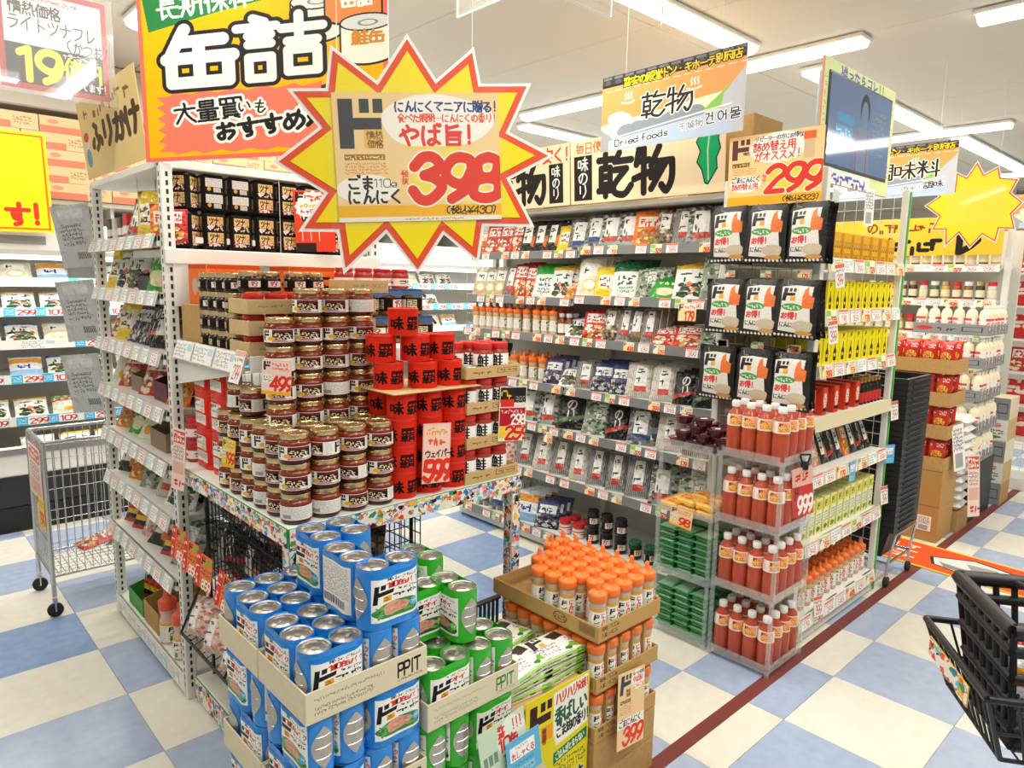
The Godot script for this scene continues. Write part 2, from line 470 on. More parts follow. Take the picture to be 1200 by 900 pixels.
func stroke(im: Image, pts: PackedVector2Array, r: float, c: Color) -> void:
	var d := disc(r, c)
	var box := Rect2i(Vector2i.ZERO, d.get_size())
	var off := Vector2(d.get_size()) * 0.5 - Vector2(0.5, 0.5)
	var step := maxf(0.7, r * 0.45)
	for k in pts.size() - 1:
		var n := int(ceil(pts[k].distance_to(pts[k + 1]) / step))
		for j in n + 1:
			im.blend_rect(d, box, Vector2i((pts[k].lerp(pts[k + 1], float(j) / maxi(n, 1)) - off).round()))

func smooth(p: PackedVector2Array) -> PackedVector2Array:
	var o := PackedVector2Array()
	for k in p.size() - 1:
		var a := p[maxi(k - 1, 0)]
		var d := p[mini(k + 2, p.size() - 1)]
		for j in 5:
			o.append(p[k].cubic_interpolate(p[k + 1], a, d, j / 5.0))
	o.append(p[p.size() - 1])
	return o

var glyph_lines := {}
func lines_of(ch: String) -> Array:
	if not glyph_lines.has(ch):
		var out := []
		for s in GLYPHS.get(ch, "").split(" ", false):
			var curved: bool = s.begins_with("~")
			if curved: s = s.substr(1)
			var p := PackedVector2Array()
			for k in range(0, s.length() - 1, 2):
				p.append(Vector2(s[k].hex_to_int(), s[k + 1].hex_to_int()) / 15.0)
			out.append(smooth(p) if curved and p.size() > 2 else p)
		glyph_lines[ch] = out
	return glyph_lines[ch]

func narrow(ch: String) -> bool:
	return ch.unicode_at(0) < 0x2000

# o: sx (width factor), skew, rot, gap, down (write downwards), out / outr (outline colour and extra radius)
func text(im: Image, s: String, x: float, y: float, size: float, c: Color, weight := 0.07, o := {}) -> float:
	var sx: float = o.get("sx", 1.0)
	var skew: float = o.get("skew", 0.0)
	var rot: float = o.get("rot", 0.0)
	var gap: float = o.get("gap", 0.06)
	var passes := []
	if o.has("out"): passes.append([o.out, weight * size + o.get("outr", 2.0)])
	passes.append([c, weight * size])
	var endx := x
	for pa in passes:
		var px := 0.0
		var py := 0.0
		for ch in s:
			if ch == " ":
				px += size * 0.4 * sx
				continue
			var adv := size * sx * (0.74 if narrow(ch) else 1.0)
			if ch in "!()I.i1": adv = size * sx * 0.5
			for l in lines_of(ch):
				var pts := PackedVector2Array()
				for q in l:
					var qx: float = q.x
					if narrow(ch): qx = (q.x - 0.5) * (1.0 if ch in "!()I.i1" else 1.0) + adv / (size * sx) * 0.5
					var w := Vector2(px + (qx + skew * (1.0 - q.y)) * size * sx, py + q.y * size)
					pts.append(Vector2(x, y) + w.rotated(rot))
				if pts.size() == 1: pts.append(pts[0] + Vector2(0.5, 0))
				stroke(im, pts, maxf(0.4, pa[1]), pa[0])
			if o.get("down", false): py += size * (1.0 + gap)
			else: px += adv + size * gap * sx
		endx = x + px
	return endx

# print too small to read: rows of short marks
func fine_print(im: Image, r: Rect2, rows: int, c: Color, seed_ := 1, weight := 0.6) -> void:
	var q := seed_ * 7919 + 13
	var rh := r.size.y / rows
	for k in rows:
		var x := r.position.x
		var y := r.position.y + rh * (k + 0.2)
		var ch := rh * 0.6
		while x < r.end.x - ch:
			for j in 3:
				q = (q * 1103515245 + 12345) & 0x7fffffff
				var a := Vector2(x + ch * 0.8 * float((q >> 8) % 100) / 100.0, y + ch * float((q >> 12) % 100) / 100.0)
				q = (q * 1103515245 + 12345) & 0x7fffffff
				var b := a + (Vector2(ch * 0.6, 0) if q & 1024 else Vector2(0, ch * 0.5))
				stroke(im, PackedVector2Array([a, b]), weight, c)
			x += ch * 1.1
			if (q >> 10) % 9 == 0: x += ch * 0.7

func poly(im: Image, pts: PackedVector2Array, c: Color) -> void:
	var lo := 1e9
	var hi := -1e9
	for p in pts:
		lo = minf(lo, p.y)
		hi = maxf(hi, p.y)
	for y in range(maxi(int(lo), 0), mini(int(hi) + 1, im.get_height())):
		var xs := []
		for k in pts.size():
			var a := pts[k]
			var b := pts[(k + 1) % pts.size()]
			if (a.y <= y + 0.5) != (b.y <= y + 0.5):
				xs.append(a.x + (b.x - a.x) * (y + 0.5 - a.y) / (b.y - a.y))
		xs.sort()
		for k in range(0, xs.size() - 1, 2):
			im.fill_rect(Rect2i(int(round(xs[k])), y, int(round(xs[k + 1])) - int(round(xs[k])), 1), c)
func oval(im: Image, cx: float, cy: float, rx: float, ry: float, c: Color, wob := 0.0, n := 28, turn := 0.0) -> void:
	var p := PackedVector2Array()
	for k in n:
		var a := TAU * k / n
		var w := 1.0 + wob * sin(a * 3.0 + cx) + wob * 0.6 * sin(a * 5.0 + cy)
		p.append(Vector2(cx, cy) + (Vector2(cos(a) * rx, sin(a) * ry) * w).rotated(turn))
	poly(im, p, c)
func rect(im: Image, x: float, y: float, w: float, h: float, c: Color) -> void:
	im.fill_rect(Rect2i(int(x), int(y), int(w), int(h)), c)
func canvas(w: int, h: int, c: Color) -> Image:
	var im := Image.create(w, h, false, Image.FORMAT_RGBA8)
	im.fill(c)
	return im
func tex(im: Image) -> ImageTexture:
	return ImageTexture.create_from_image(im)
func mat_of(im: Image, rough := 0.5, spec := 0.25) -> StandardMaterial3D:
	return tex_mat(tex(im), rough, spec)
# heap of food as flat coloured lumps
func lumps(im: Image, r: Rect2, cols: Array, n: int, size: float, seed_ := 1) -> void:
	var q := seed_ * 104729 + 7
	for k in n:
		q = (q * 1103515245 + 12345) & 0x7fffffff
		var x := r.position.x + r.size.x * float((q >> 8) % 1000) / 1000.0
		q = (q * 1103515245 + 12345) & 0x7fffffff
		var y := r.position.y + r.size.y * float((q >> 8) % 1000) / 1000.0
		q = (q * 1103515245 + 12345) & 0x7fffffff
		var s := size * (0.6 + 0.8 * float((q >> 8) % 100) / 100.0)
		oval(im, x, y, s, s * 0.7, cols[(q >> 16) % cols.size()], 0.12, 12)
# the square letter emblem made of bars
func emblem(im: Image, x: float, y: float, s: float, c: Color) -> void:
	rect(im, x, y, s * 0.3, s, c)
	rect(im, x + s * 0.28, y + s * 0.38, s * 0.6, s * 0.24, c)
	rect(im, x + s * 0.44, y, s * 0.2, s * 0.28, c)
	rect(im, x + s * 0.72, y, s * 0.2, s * 0.28, c)
# an upright variant with slant, as on the packets
func emblem_slant(im: Image, x: float, y: float, s: float, c: Color) -> void:
	poly(im, PackedVector2Array([Vector2(x + s * .12, y), Vector2(x + s * .42, y), Vector2(x + s * .28, y + s), Vector2(x, y + s)]), c)
	poly(im, PackedVector2Array([Vector2(x + s * .3, y + s * .36), Vector2(x + s * .95, y + s * .34), Vector2(x + s * .92, y + s * .56), Vector2(x + s * .3, y + s * .6)]), c)
	poly(im, PackedVector2Array([Vector2(x + s * .52, y), Vector2(x + s * .7, y), Vector2(x + s * .68, y + s * .26), Vector2(x + s * .5, y + s * .26)]), c)
	poly(im, PackedVector2Array([Vector2(x + s * .8, y), Vector2(x + s * .98, y), Vector2(x + s * .96, y + s * .26), Vector2(x + s * .78, y + s * .26)]), c)

# ---------------------------------------------------------------- prints
var T := {}
var tag_rects := {}
var bag_rects := []
func C(h: String) -> Color:
	return Color(h)

func init_textures() -> void:
	prints_signs()
	prints_products()
	prints_tags()
	prints_bags()

func starburst(cx: float, cy: float, rx: float, ry: float, n: int, depth: float) -> PackedVector2Array:
	var p := PackedVector2Array()
	for k in n * 2:
		var a := TAU * k / (n * 2) - PI / 2
		var f := 1.0 if k % 2 == 0 else depth
		p.append(Vector2(cx + cos(a) * rx * f, cy + sin(a) * ry * f))
	return p

func prints_signs() -> void:
	# ---- orange tinned-food sign, 600 x 520; the lower 420 rows are in view
	var im := canvas(640, 520, C("f0705a"))
	rect(im, 12, 12, 616, 496, C("f8b412"))
	poly(im, PackedVector2Array([Vector2(12, 12), Vector2(420, 12), Vector2(414, 70), Vector2(225, 100), Vector2(30, 138)]), C("2f7d45"))
	text(im, "長期保存", 52, 42, 62, C("f4f0e4"), 0.06, {"rot": -0.04})
	# pile of tins at the right
	for q in [[470, 100, 60, C("e9e4d6")], [560, 60, 66, C("ef8a4a")], [590, 170, 60, C("f1ecd9")]]:
		oval(im, q[0], q[1] + 90, q[2] + 4, 26, C("2c2a28"))
		rect(im, q[0] - q[2] - 4, q[1], q[2] * 2 + 8, 92, C("2c2a28"))
		oval(im, q[0], q[1] + 88, q[2], 22, q[3])
		rect(im, q[0] - q[2], q[1], q[2] * 2, 88, q[3])
		oval(im, q[0], q[1], q[2] + 4, 24, C("2c2a28"))
		oval(im, q[0], q[1], q[2], 20, C("d9d8d2"))
		oval(im, q[0] + 4, q[1] + 2, q[2] * .4, 9, C("8b8a86"))
		oval(im, q[0] + 4, q[1] + 2, q[2] * .3, 6, C("d9d8d2"))
	text(im, "缶詰", 530, 90, 36, C("f6f2e6"), 0.09)
	text(im, "鮭缶", 556, 190, 36, C("d18a3a"), 0.09)
	# salmon-coloured cloud behind the lower lines
	var cl := PackedVector2Array()
	for k in 46:
		var a := TAU * k / 46
		var f := 1.0 if k % 2 == 0 else 0.9
		cl.append(Vector2(270 + 230 * clampf(cos(a) * 1.35, -1, 1) * f, 410 + 92 * clampf(sin(a) * 1.4, -1, 1) * f))
	poly(im, cl, C("ef7a62"))
	# blue pointing arm behind the board
	poly(im, PackedVector2Array([Vector2(478, 330), Vector2(520, 318), Vector2(548, 345), Vector2(600, 440), Vector2(560, 470), Vector2(505, 390), Vector2(480, 370)]), C("242220"))
	poly(im, PackedVector2Array([Vector2(487, 335), Vector2(518, 326), Vector2(540, 348), Vector2(590, 438), Vector2(562, 456), Vector2(510, 384), Vector2(488, 366)]), C("3089cc"))
	text(im, "缶", 62, 128, 176, C("f2eee2"), 0.1, {"out": C("2b2726"), "outr": 11.0, "sx": 1.1})
	text(im, "詰", 268, 118, 178, C("f2eee2"), 0.07, {"out": C("2b2726"), "outr": 11.0, "sx": 1.22})
	text(im, "大量買", 84, 350, 60, C("242220"), 0.055, {"out": C("f6f2e8"), "outr": 7.0, "rot": -0.05})
	text(im, "いも", 262, 352, 38, C("242220"), 0.05, {"out": C("f6f2e8"), "outr": 6.0, "rot": 0.03})
	text(im, "おすすめ", 196, 412, 54, C("242220"), 0.09, {"out": C("f6f2e8"), "outr": 8.0, "rot": -0.1, "sx": 1.05})
	oval(im, 448, 378, 28, 32, C("f6f2e8"))
	oval(im, 448, 378, 20, 24, C("242220"))
	oval(im, 452, 376, 7, 10, C("f6f2e8"))
	stroke(im, PackedVector2Array([Vector2(446, 412), Vector2(454, 424), Vector2(442, 436)]), 6, C("242220"))
	T.cans = mat_of(im, 0.5)
	# ---- price card in the starburst
	im = canvas(660, 500, C("eecf98"))
	rect(im, 0, 436, 660, 46, C("f0b428"))
	rect(im, 0, 482, 660, 18, C("ece6d8"))
	emblem(im, 22, 24, 190, C("47474c"))
	rect(im, 118, 140, 74, 74, C("e8b862"))
	text(im, "情熱", 128, 146, 30, C("5a4630"), 0.05)
	text(im, "価格", 128, 180, 30, C("5a4630"), 0.05)
	oval(im, 410, 110, 226, 104, C("f4efe6"), 0.03, 40)
	text(im, "にんにくマニアに贈る!", 240, 30, 42, C("2c3a78"), 0.07, {"sx": 0.92, "gap": 0.02})
	text(im, "食べた瞬間…にんにくの香り!", 252, 80, 32, C("e4502c"), 0.06, {"sx": 0.9, "gap": 0.02})
	text(im, "やば旨!", 250, 122, 78, C("e2443c"), 0.085, {"sx": 1.06})
	rect(im, 268, 206, 230, 6, C("f2d83a"))
	var sb := starburst(465, 325, 190, 120, 14, 0.8)
	poly(im, sb, C("f3de5a"))
	text(im, "398", 296, 238, 176, C("e0402e"), 0.12, {"sx": 0.9, "skew": 0.12, "out": C("f7efe0"), "outr": 6.0, "gap": 0.0})
	text(im, "税抜", 256, 300, 26, C("d8402c"), 0.06, {"down": true})
	rect(im, 36, 236, 160, 22, C("9a742c"))
	fine_print(im, Rect2(40, 238, 150, 18), 1, C("f6ecd0"), 3, 1.1)
	fine_print(im, Rect2(34, 264, 170, 50), 4, C("d0702c"), 4, 0.7)
	oval(im, 118, 372, 120, 56, C("f4f0e8"), 0.02, 36)
	text(im, "ごま", 38, 318, 52, C("262428"), 0.075)
	text(im, "110g", 146, 330, 34, C("262428"), 0.035)
	text(im, "にんにく", 38, 372, 54, C("262428"), 0.075, {"sx": 0.96})
	text(im, "(税込Y430)", 430, 442, 32, C("262428"), 0.06, {"skew": 0.15})
	fine_print(im, Rect2(260, 485, 240, 12), 1, C("6a6258"), 8, 0.6)
	T.card398 = mat_of(im, 0.4)
	# ---- two long banners over the dried-food shelves
	im = canvas(768, 280, C("f0dcb6"))
	text(im, "毎日使う", 30, 14, 46, C("d86a2c"), 0.05)
	rect(im, 20, 70, 104, 196, C("262322"))
	text(im, "味のり", 40, 76, 58, C("f4f0e6"), 0.06, {"down": true, "gap": 0.02})
	stroke(im, PackedVector2Array([Vector2(290, 34), Vector2(380, 46), Vector2(470, 32), Vector2(560, 40)]), 3, C("e8b83a"))
	text(im, "乾物", 150, 78, 176, C("262322"), 0.085, {"sx": 1.05, "gap": 0.08})
	var kelp := PackedVector2Array([Vector2(660, 24), Vector2(712, 16), Vector2(742, 40), Vector2(734, 80), Vector2(744, 116), Vector2(728, 150), Vector2(732, 190), Vector2(696, 244), Vector2(686, 240), Vector2(672, 190), Vector2(650, 160), Vector2(664, 120), Vector2(646, 84), Vector2(664, 56)])
	poly(im, Geometry2D.offset_polygon(kelp, 5)[0], C("123c2c"))
	poly(im, kelp, C("1fa668"))
	stroke(im, PackedVector2Array([Vector2(700, 40), Vector2(692, 120), Vector2(698, 230)]), 3, C("a8dcb8"))
	T.banner_a = mat_of(im, 0.5)
	im = canvas(768, 280, C("f0dcb6"))
	text(im, "乾物", 220, 78, 176, C("262322"), 0.085, {"sx": 1.05, "gap": 0.08})
	rect(im, 640, 86, 88, 180, C("262322"))
	text(im, "味のり", 656, 94, 50, C("f4f0e6"), 0.06, {"down": true, "gap": 0.02})
	text(im, "お安く!", 530, 10, 64, C("e4492c"), 0.07, {"rot": 0.02})
	T.banner_b = mat_of(im, 0.5)
	# ---- hanging aisle signs
	for w in [["乾物", "Dried foods", "干燥物", "건어물", "dried"], ["調味料", "", "調味汁", "", "season"]]:
		im = canvas(640, 360, C("f2a05c"))
		poly(im, PackedVector2Array([Vector2(0, 232), Vector2(640, 170), Vector2(640, 360), Vector2(0, 360)]), C("f6ecc8"))
		oval(im, 90, 222, 60, 46, C("f3ead8"), 0.08)
		for k in 7: oval(im, 130 + k * 52, 276 - k * 5, 46, 34, C("8f98a2"), 0.04)
		poly(im, PackedVector2Array([Vector2(470, 250), Vector2(600, 140), Vector2(616, 160), Vector2(560, 250)]), C("8cc45a"))
		poly(im, PackedVector2Array([Vector2(0, 250), Vector2(60, 300), Vector2(80, 360), Vector2(0, 360)]), C("a6a5aa"))
		poly(im, PackedVector2Array([Vector2(640, 90), Vector2(560, 190), Vector2(530, 360), Vector2(640, 360)]), C("c2c4ca"))
		poly(im, PackedVector2Array([Vector2(40, 310), Vector2(600, 250), Vector2(600, 360), Vector2(40, 360)]), C("b9c9de"))
		stroke(im, PackedVector2Array([Vector2(60, 300), Vector2(590, 236)]), 3, C("f2f2f0"))
		# tiled eaves
		rect(im, 0, 0, 640, 44, C("3c3a3c"))
		for k in 12:
			rect(im, k * 54 + 6, 4, 42, 12, C("77777c"))
			oval(im, k * 54 + 27, 30, 16, 12, C("57565a"))
		rect(im, 0, 40, 640, 12, C("2a282a"))
		for k in 14: rect(im, 20 + k * 46, 70, 30, 4, C("f7ead0"))
		text(im, "驚安の殿堂", 108, 22, 40, C("f4d322"), 0.07, {"out": C("3a2a18"), "outr": 4.0, "sx": 0.9, "gap": 0.02})
		text(im, "ドン・キホーテ", 290, 18, 38, C("f4d322"), 0.07, {"out": C("3a2a18"), "outr": 4.0, "sx": 0.86, "gap": 0.0})
		text(im, "別府店", 520, 14, 38, C("f4d322"), 0.07, {"out": C("3a2a18"), "outr": 4.0, "sx": 0.9, "gap": 0.02})
		for sx in [118, 420]:
			for k in 3: stroke(im, PackedVector2Array([Vector2(sx + k * 14, 130), Vector2(sx + 6 + k * 14, 118), Vector2(sx + k * 14, 106), Vector2(sx + 5 + k * 14, 94)]), 3, C("f8ecd8"))
			oval(im, sx + 16, 138, 34, 10, C("f8ecd8"))
			oval(im, sx + 16, 133, 26, 7, C("f2a05c"))
		text(im, w[0], 196 if w[0].length() == 2 else 210, 118, 112, C("2b2522"), 0.05, {"out": C("f5eee0"), "outr": 5.0})
		if w[1]: text(im, w[1], 70, 310, 32, C("262428"), 0.06, {"out": C("f4f4f2"), "outr": 3.0, "rot": -0.06})
		text(im, w[2], 372, 284, 34, C("8a8a90"), 0.05, {"out": C("f4f4f2"), "outr": 3.0, "rot": -0.06})
		text(im, w[3] if w[3] else "調味", 486, 262, 46, C("262428"), 0.05, {"out": C("f4f4f2"), "outr": 3.0, "rot": -0.06})
		T["hang_" + w[4]] = mat_of(im, 0.35)
	# ---- 299 card over the black pouches
	im = canvas(560, 420, C("f2cf94"))
	rect(im, 0, 366, 560, 54, C("f3b02c"))
	emblem(im, 20, 20, 120, C("6a3a44"))
	text(im, "情熱価格", 92, 96, 20, C("5a4630"), 0.06, {"sx": 0.9})
	oval(im, 300, 90, 170, 90, C("f6f0e4"), 0.02, 40)
	text(im, "リピーターの方にお得な", 160, 16, 27, C("2c3a78"), 0.06, {"sx": 0.95, "gap": 0.0})
	text(im, "詰め替え用", 150, 48, 54, C("dc3a34"), 0.06, {"sx": 0.9})
	text(im, "がオススメ!", 160, 106, 52, C("dc3a34"), 0.06, {"sx": 0.9})
	rect(im, 450, 50, 60, 120, C("d9b894"))
	rect(im, 446, 20, 68, 44, C("ea6a3c"))
	rect(im, 24, 160, 110, 26, C("8a5a2c"))
	fine_print(im, Rect2(28, 162, 104, 22), 1, C("f4dc8a"), 5, 1.2)
	fine_print(im, Rect2(26, 192, 150, 40), 3, C("d0602c"), 6, 0.8)
	oval(im, 110, 290, 100, 50, C("f6f2ea"), 0.02, 30)
	text(im, "ごまにんにく", 20, 244, 34, C("262428"), 0.06, {"sx": 0.9, "gap": 0.0})
	text(im, "詰め替え用", 26, 284, 36, C("dc3a34"), 0.06, {"sx": 0.92, "gap": 0.0})
	text(im, "税抜", 216, 240, 22, C("dc5a3a"), 0.06, {"down": true})
	poly(im, starburst(390, 260, 160, 100, 14, 0.82), C("f3d34a"))
	text(im, "299", 232, 186, 160, C("e0402e"), 0.1, {"sx": 0.9, "skew": 0.16, "out": C("f7efe0"), "outr": 5.0, "gap": 0.0})
	text(im, "(税込Y323)", 340, 378, 32, C("262428"), 0.07, {"skew": 0.15})
	T.card299 = mat_of(im, 0.4)
	# ---- screen surround and screen
	im = canvas(420, 300, C("d9e6a2"))
	rect(im, 26, 30, 368, 228, C("b9c6cc"))
	text(im, "迷ったらコレ!!", 84, 2, 23, C("6a55b0"), 0.085, {"sx": 1.45, "gap": 0.1})
	fine_print(im, Rect2(4, 40, 18, 210), 14, C("e89a8a"), 3, 1.2)
	fine_print(im, Rect2(398, 40, 18, 210), 14, C("e89a8a"), 4, 1.2)
	rect(im, 0, 262, 300, 38, C("eef0ea"))
	fine_print(im, Rect2(8, 264, 280, 34), 1, C("5a5ab0"), 9, 3.0)
	T.tv_frame = mat_of(im, 0.5)
	im = canvas(256, 160, C("6580a8"))
	rect(im, 30, 62, 66, 16, C("4a9ad0"))
	rect(im, 30, 84, 66, 20, C("5aa4d6"))
	fine_print(im, Rect2(32, 86, 62, 16), 1, C("d8e8f4"), 3, 1.2)
	oval(im, 140, 40, 20, 30, C("2c2f3a"))
	oval(im, 140, 52, 15, 28, C("6f86ab"))
	poly(im, PackedVector2Array([Vector2(118, 76), Vector2(164, 76), Vector2(172, 160), Vector2(108, 160)]), C("7488aa"))
	rect(im, 112, 84, 4, 76, C("b04a5a"))
	rect(im, 156, 84, 4, 76, C("b04a5a"))
	fine_print(im, Rect2(176, 30, 60, 90), 8, C("8a97a8"), 5, 0.8)
	T.tv_screen = mat_of(im, 0.06, 0.7)
	# ---- rice-seasoning banner, best-seller board, yellow poster
	im = canvas(420, 300, C("e6c98c"))
	fine_print(im, Rect2(40, 20, 350, 62), 1, C("8a5a2c"), 11, 4.0)
	text(im, "ふりかけ", 76, 104, 96, C("4a3220"), 0.11, {"sx": 0.86, "gap": 0.0})
	rect(im, 20, 150, 38, 110, C("dcd2c2"))
	oval(im, 38, 140, 20, 18, C("c8503a"))
	oval(im, 40, 220, 20, 36, C("6a93b4"))
	T.furikake = mat_of(im, 0.5)
	im = canvas(640, 150, C("f0c23a"))
	text(im, "の", 150, 10, 44, C("8a3a1c"), 0.07)
	fine_print(im, Rect2(200, 14, 300, 44), 1, C("8a3a1c"), 61, 3.4)
	text(im, "レ", 470, 40, 100, C("26221f"), 0.12)
	fine_print(im, Rect2(60, 64, 400, 80), 1, C("26221f"), 62, 8.0)
	T.furikake_far = mat_of(im, 0.5)
	im = canvas(420, 380, C("b8403f"))
	rect(im, 22, 22, 376, 336, C("efe9e4"))
	text(im, "情熱価格", 44, 58, 46, C("2a2826"), 0.06)
	text(im, "ライトツナフレ", 34, 108, 54, C("2a2826"), 0.04, {"sx": 0.86})
	text(im, "(かつお)", 256, 166, 48, C("2a2826"), 0.04, {"sx": 0.8})
	fine_print(im, Rect2(60, 28, 260, 24), 1, C("c03a34"), 3, 1.4)
	rect(im, 22, 214, 376, 144, C("2a282a"))
	fine_print(im, Rect2(190, 216, 190, 26), 1, C("f2f0ea"), 5, 1.8)
	text(im, "19", 70, 222, 118, C("f1e23a"), 0.12, {"gap": 0.0, "sx": 1.05})
	text(im, "億円", 236, 240, 74, C("f1e23a"), 0.08)
	text(im, "売れてます!", 240, 318, 32, C("f2f0ea"), 0.07, {"sx": 0.9})
	T.board19 = mat_of(im, 0.35)
	im = canvas(300, 420, C("f6e21a"))
	for k in 4:
		rect(im, 10 if k != 3 else 282, 10 if k != 1 else 402, 280 if k < 2 else 8, 8 if k < 2 else 400, C("e8702c"))
	text(im, "す!", 130, 296, 92, C("e23a2c"), 0.1, {"sx": 0.9})
	T.poster = mat_of(im, 0.45)
	# ---- crackling-seaweed panel, 399 card and the two small cards in front
	im = canvas(360, 560, C("e6d41e"))
	emblem(im, 22, 30, 130, C("3a1c16"))
	rect(im, 84, 130, 62, 60, C("f0a024"))
	text(im, "情熱価格", 90, 136, 24, C("7a3a1a"), 0.07, {"sx": 0.9, "down": true, "gap": -0.45})
	poly(im, PackedVector2Array([Vector2(150, 20), Vector2(350, 6), Vector2(352, 210), Vector2(170, 236), Vector2(152, 180)]), C("f4f1e2"))
	text(im, "ハリハリ", 160, 24, 46, C("d83a30"), 0.08, {"sx": 0.7, "rot": -0.05, "gap": 0.0})
	text(im, "食感!", 284, 22, 36, C("d83a30"), 0.06, {"sx": 0.7, "rot": -0.05})
	text(im, "香ばしい", 158, 90, 64, C("1f5a4a"), 0.08, {"sx": 0.74, "rot": -0.06, "gap": 0.0})
	text(im, "ごま油の香り!", 166, 162, 46, C("20343a"), 0.07, {"sx": 0.64, "rot": -0.07, "gap": 0.0})
	poly(im, PackedVector2Array([Vector2(156, 262), Vector2(352, 230), Vector2(352, 276), Vector2(156, 308)]), C("1f7a4a"))
	text(im, "ごはんがとまらない", 164, 266, 32, C("f0ecd0"), 0.06, {"sx": 0.6, "rot": -0.16, "gap": 0.0})
	fine_print(im, Rect2(160, 304, 190, 60), 3, C("3a5a3a"), 3, 1.4)
	oval(im, 70, 330, 56, 70, C("d8cfa8"))
	text(im, "味付け海苔", 30, 424, 66, C("20283a"), 0.08, {"sx": 0.92, "rot": -0.14, "gap": 0.0, "out": C("efe9c8"), "outr": 4.0})
	text(im, "299", 210, 470, 96, C("e0402e"), 0.1, {"skew": 0.12, "sx": 0.7})
	T.panel = mat_of(im, 0.45)
	im = canvas(300, 520, C("eecb98"))
	emblem_slant(im, 18, 20, 130, C("3f4654"))
	rect(im, 84, 118, 56, 56, C("e8b862"))
	text(im, "情熱", 90, 122, 24, C("5a4630"), 0.06)
	text(im, "価格", 90, 148, 24, C("5a4630"), 0.06)
	oval(im, 222, 76, 76, 70, C("f4efe6"), 0.02, 30)
	text(im, "食べた瞬間", 166, 22, 24, C("2c3a78"), 0.05, {"sx": 0.96})
	text(im, "やば旨!", 162, 52, 40, C("e2443c"), 0.08, {"sx": 0.86, "gap": 0.0})
	text(im, "にんにく", 166, 102, 30, C("e2443c"), 0.06)
	rect(im, 24, 190, 120, 24, C("7a5a34"))
	fine_print(im, Rect2(28, 192, 112, 20), 1, C("f2e6c0"), 3, 1.2)
	fine_print(im, Rect2(24, 220, 130, 70), 4, C("d06a3a"), 5, 1.0)
	rect(im, 0, 316, 300, 62, C("f2ede2"))
	text(im, "ごまにんにく", 14, 318, 50, C("262428"), 0.07, {"sx": 0.82, "gap": 0.02})
	text(im, "399", 60, 380, 116, C("e0402e"), 0.1, {"skew": 0.2, "sx": 0.84, "gap": 0.0})
	T.card399 = mat_of(im, 0.4)
	im = canvas(320, 260, C("c9dfc4"))
	for k in 3: rect(im, 20 + k * 34, 120, 26, 50, C("7f958c"))
	oval(im, 220, 90, 100, 84, C("eef2e4"), 0.03, 30)
	text(im, "驚き!!!", 130, 20, 56, C("d8423c"), 0.07, {"sx": 0.8})
	text(im, "10缶", 130, 82, 60, C("d8423c"), 0.1, {"sx": 0.9})
	text(im, "10缶", 150, 160, 40, C("2f8a5a"), 0.08)
	fine_print(im, Rect2(150, 205, 120, 40), 2, C("3a7a5a"), 3, 1.2)
	T.card_green = mat_of(im, 0.4)
	im = canvas(300, 240, C("63b4dc"))
	rect(im, 30, 40, 220, 84, C("f2f4f2"))
	fine_print(im, Rect2(80, 44, 120, 22), 1, C("d86a5a"), 3, 1.2)
	text(im, "れしゃくる", 38, 72, 44, C("e0604e"), 0.07, {"sx": 0.95, "gap": 0.0})
	fine_print(im, Rect2(50, 140, 190, 24), 1, C("2c6a9a"), 7, 1.4)
	rect(im, 40, 176, 200, 44, C("8cc8e4"))
	fine_print(im, Rect2(60, 182, 160, 34), 1, C("2c6a9a"), 9, 1.8)
	T.card_blue = mat_of(im, 0.3)
	# ---- red price cards: 599, 259, 499, small jar card, 98, 999
	im = canvas(200, 340, C("f0c0b0"))
	rect(im, 10, 10, 180, 320, C("f3cdbf"))
	fine_print(im, Rect2(26, 18, 150, 46), 1, C("f0a020"), 21, 4.0)
	fine_print(im, Rect2(30, 66, 140, 66), 1, C("e4602c"), 22, 6.0)
	text(im, "ウェイパー", 16, 150, 42, C("23211f"), 0.08, {"sx": 0.92, "gap": 0.0})
	text(im, "599", 14, 208, 112, C("e23a2a"), 0.13, {"sx": 0.78, "gap": 0.0})
	T.card599 = mat_of(im, 0.4)
	im = canvas(240, 360, C("ece8e2"))
	rect(im, 6, 6, 228, 100, C("2a2826"))
	fine_print(im, Rect2(16, 12, 120, 66), 1, C("f0c428"), 23, 5.0)
	rect(im, 10, 84, 120, 50, C("d93a2c"))
	fine_print(im, Rect2(140, 60, 90, 70), 4, C("d8d4cc"), 3, 1.0)
	rect(im, 6, 140, 228, 120, C("b8232c"))
	fine_print(im, Rect2(20, 146, 200, 30), 1, C("f6f2ea"), 4, 1.8)
	text(im, "298", 110, 180, 66, C("f6f2ea"), 0.1, {"sx": 0.8})
	rect(im, 6, 262, 228, 78, C("f2cf3a"))
	text(im, "259", 60, 258, 88, C("d8302a"), 0.12, {"skew": 0.12, "out": C("f8f0d8"), "outr": 3.0})
	T.card259 = mat_of(im, 0.4)
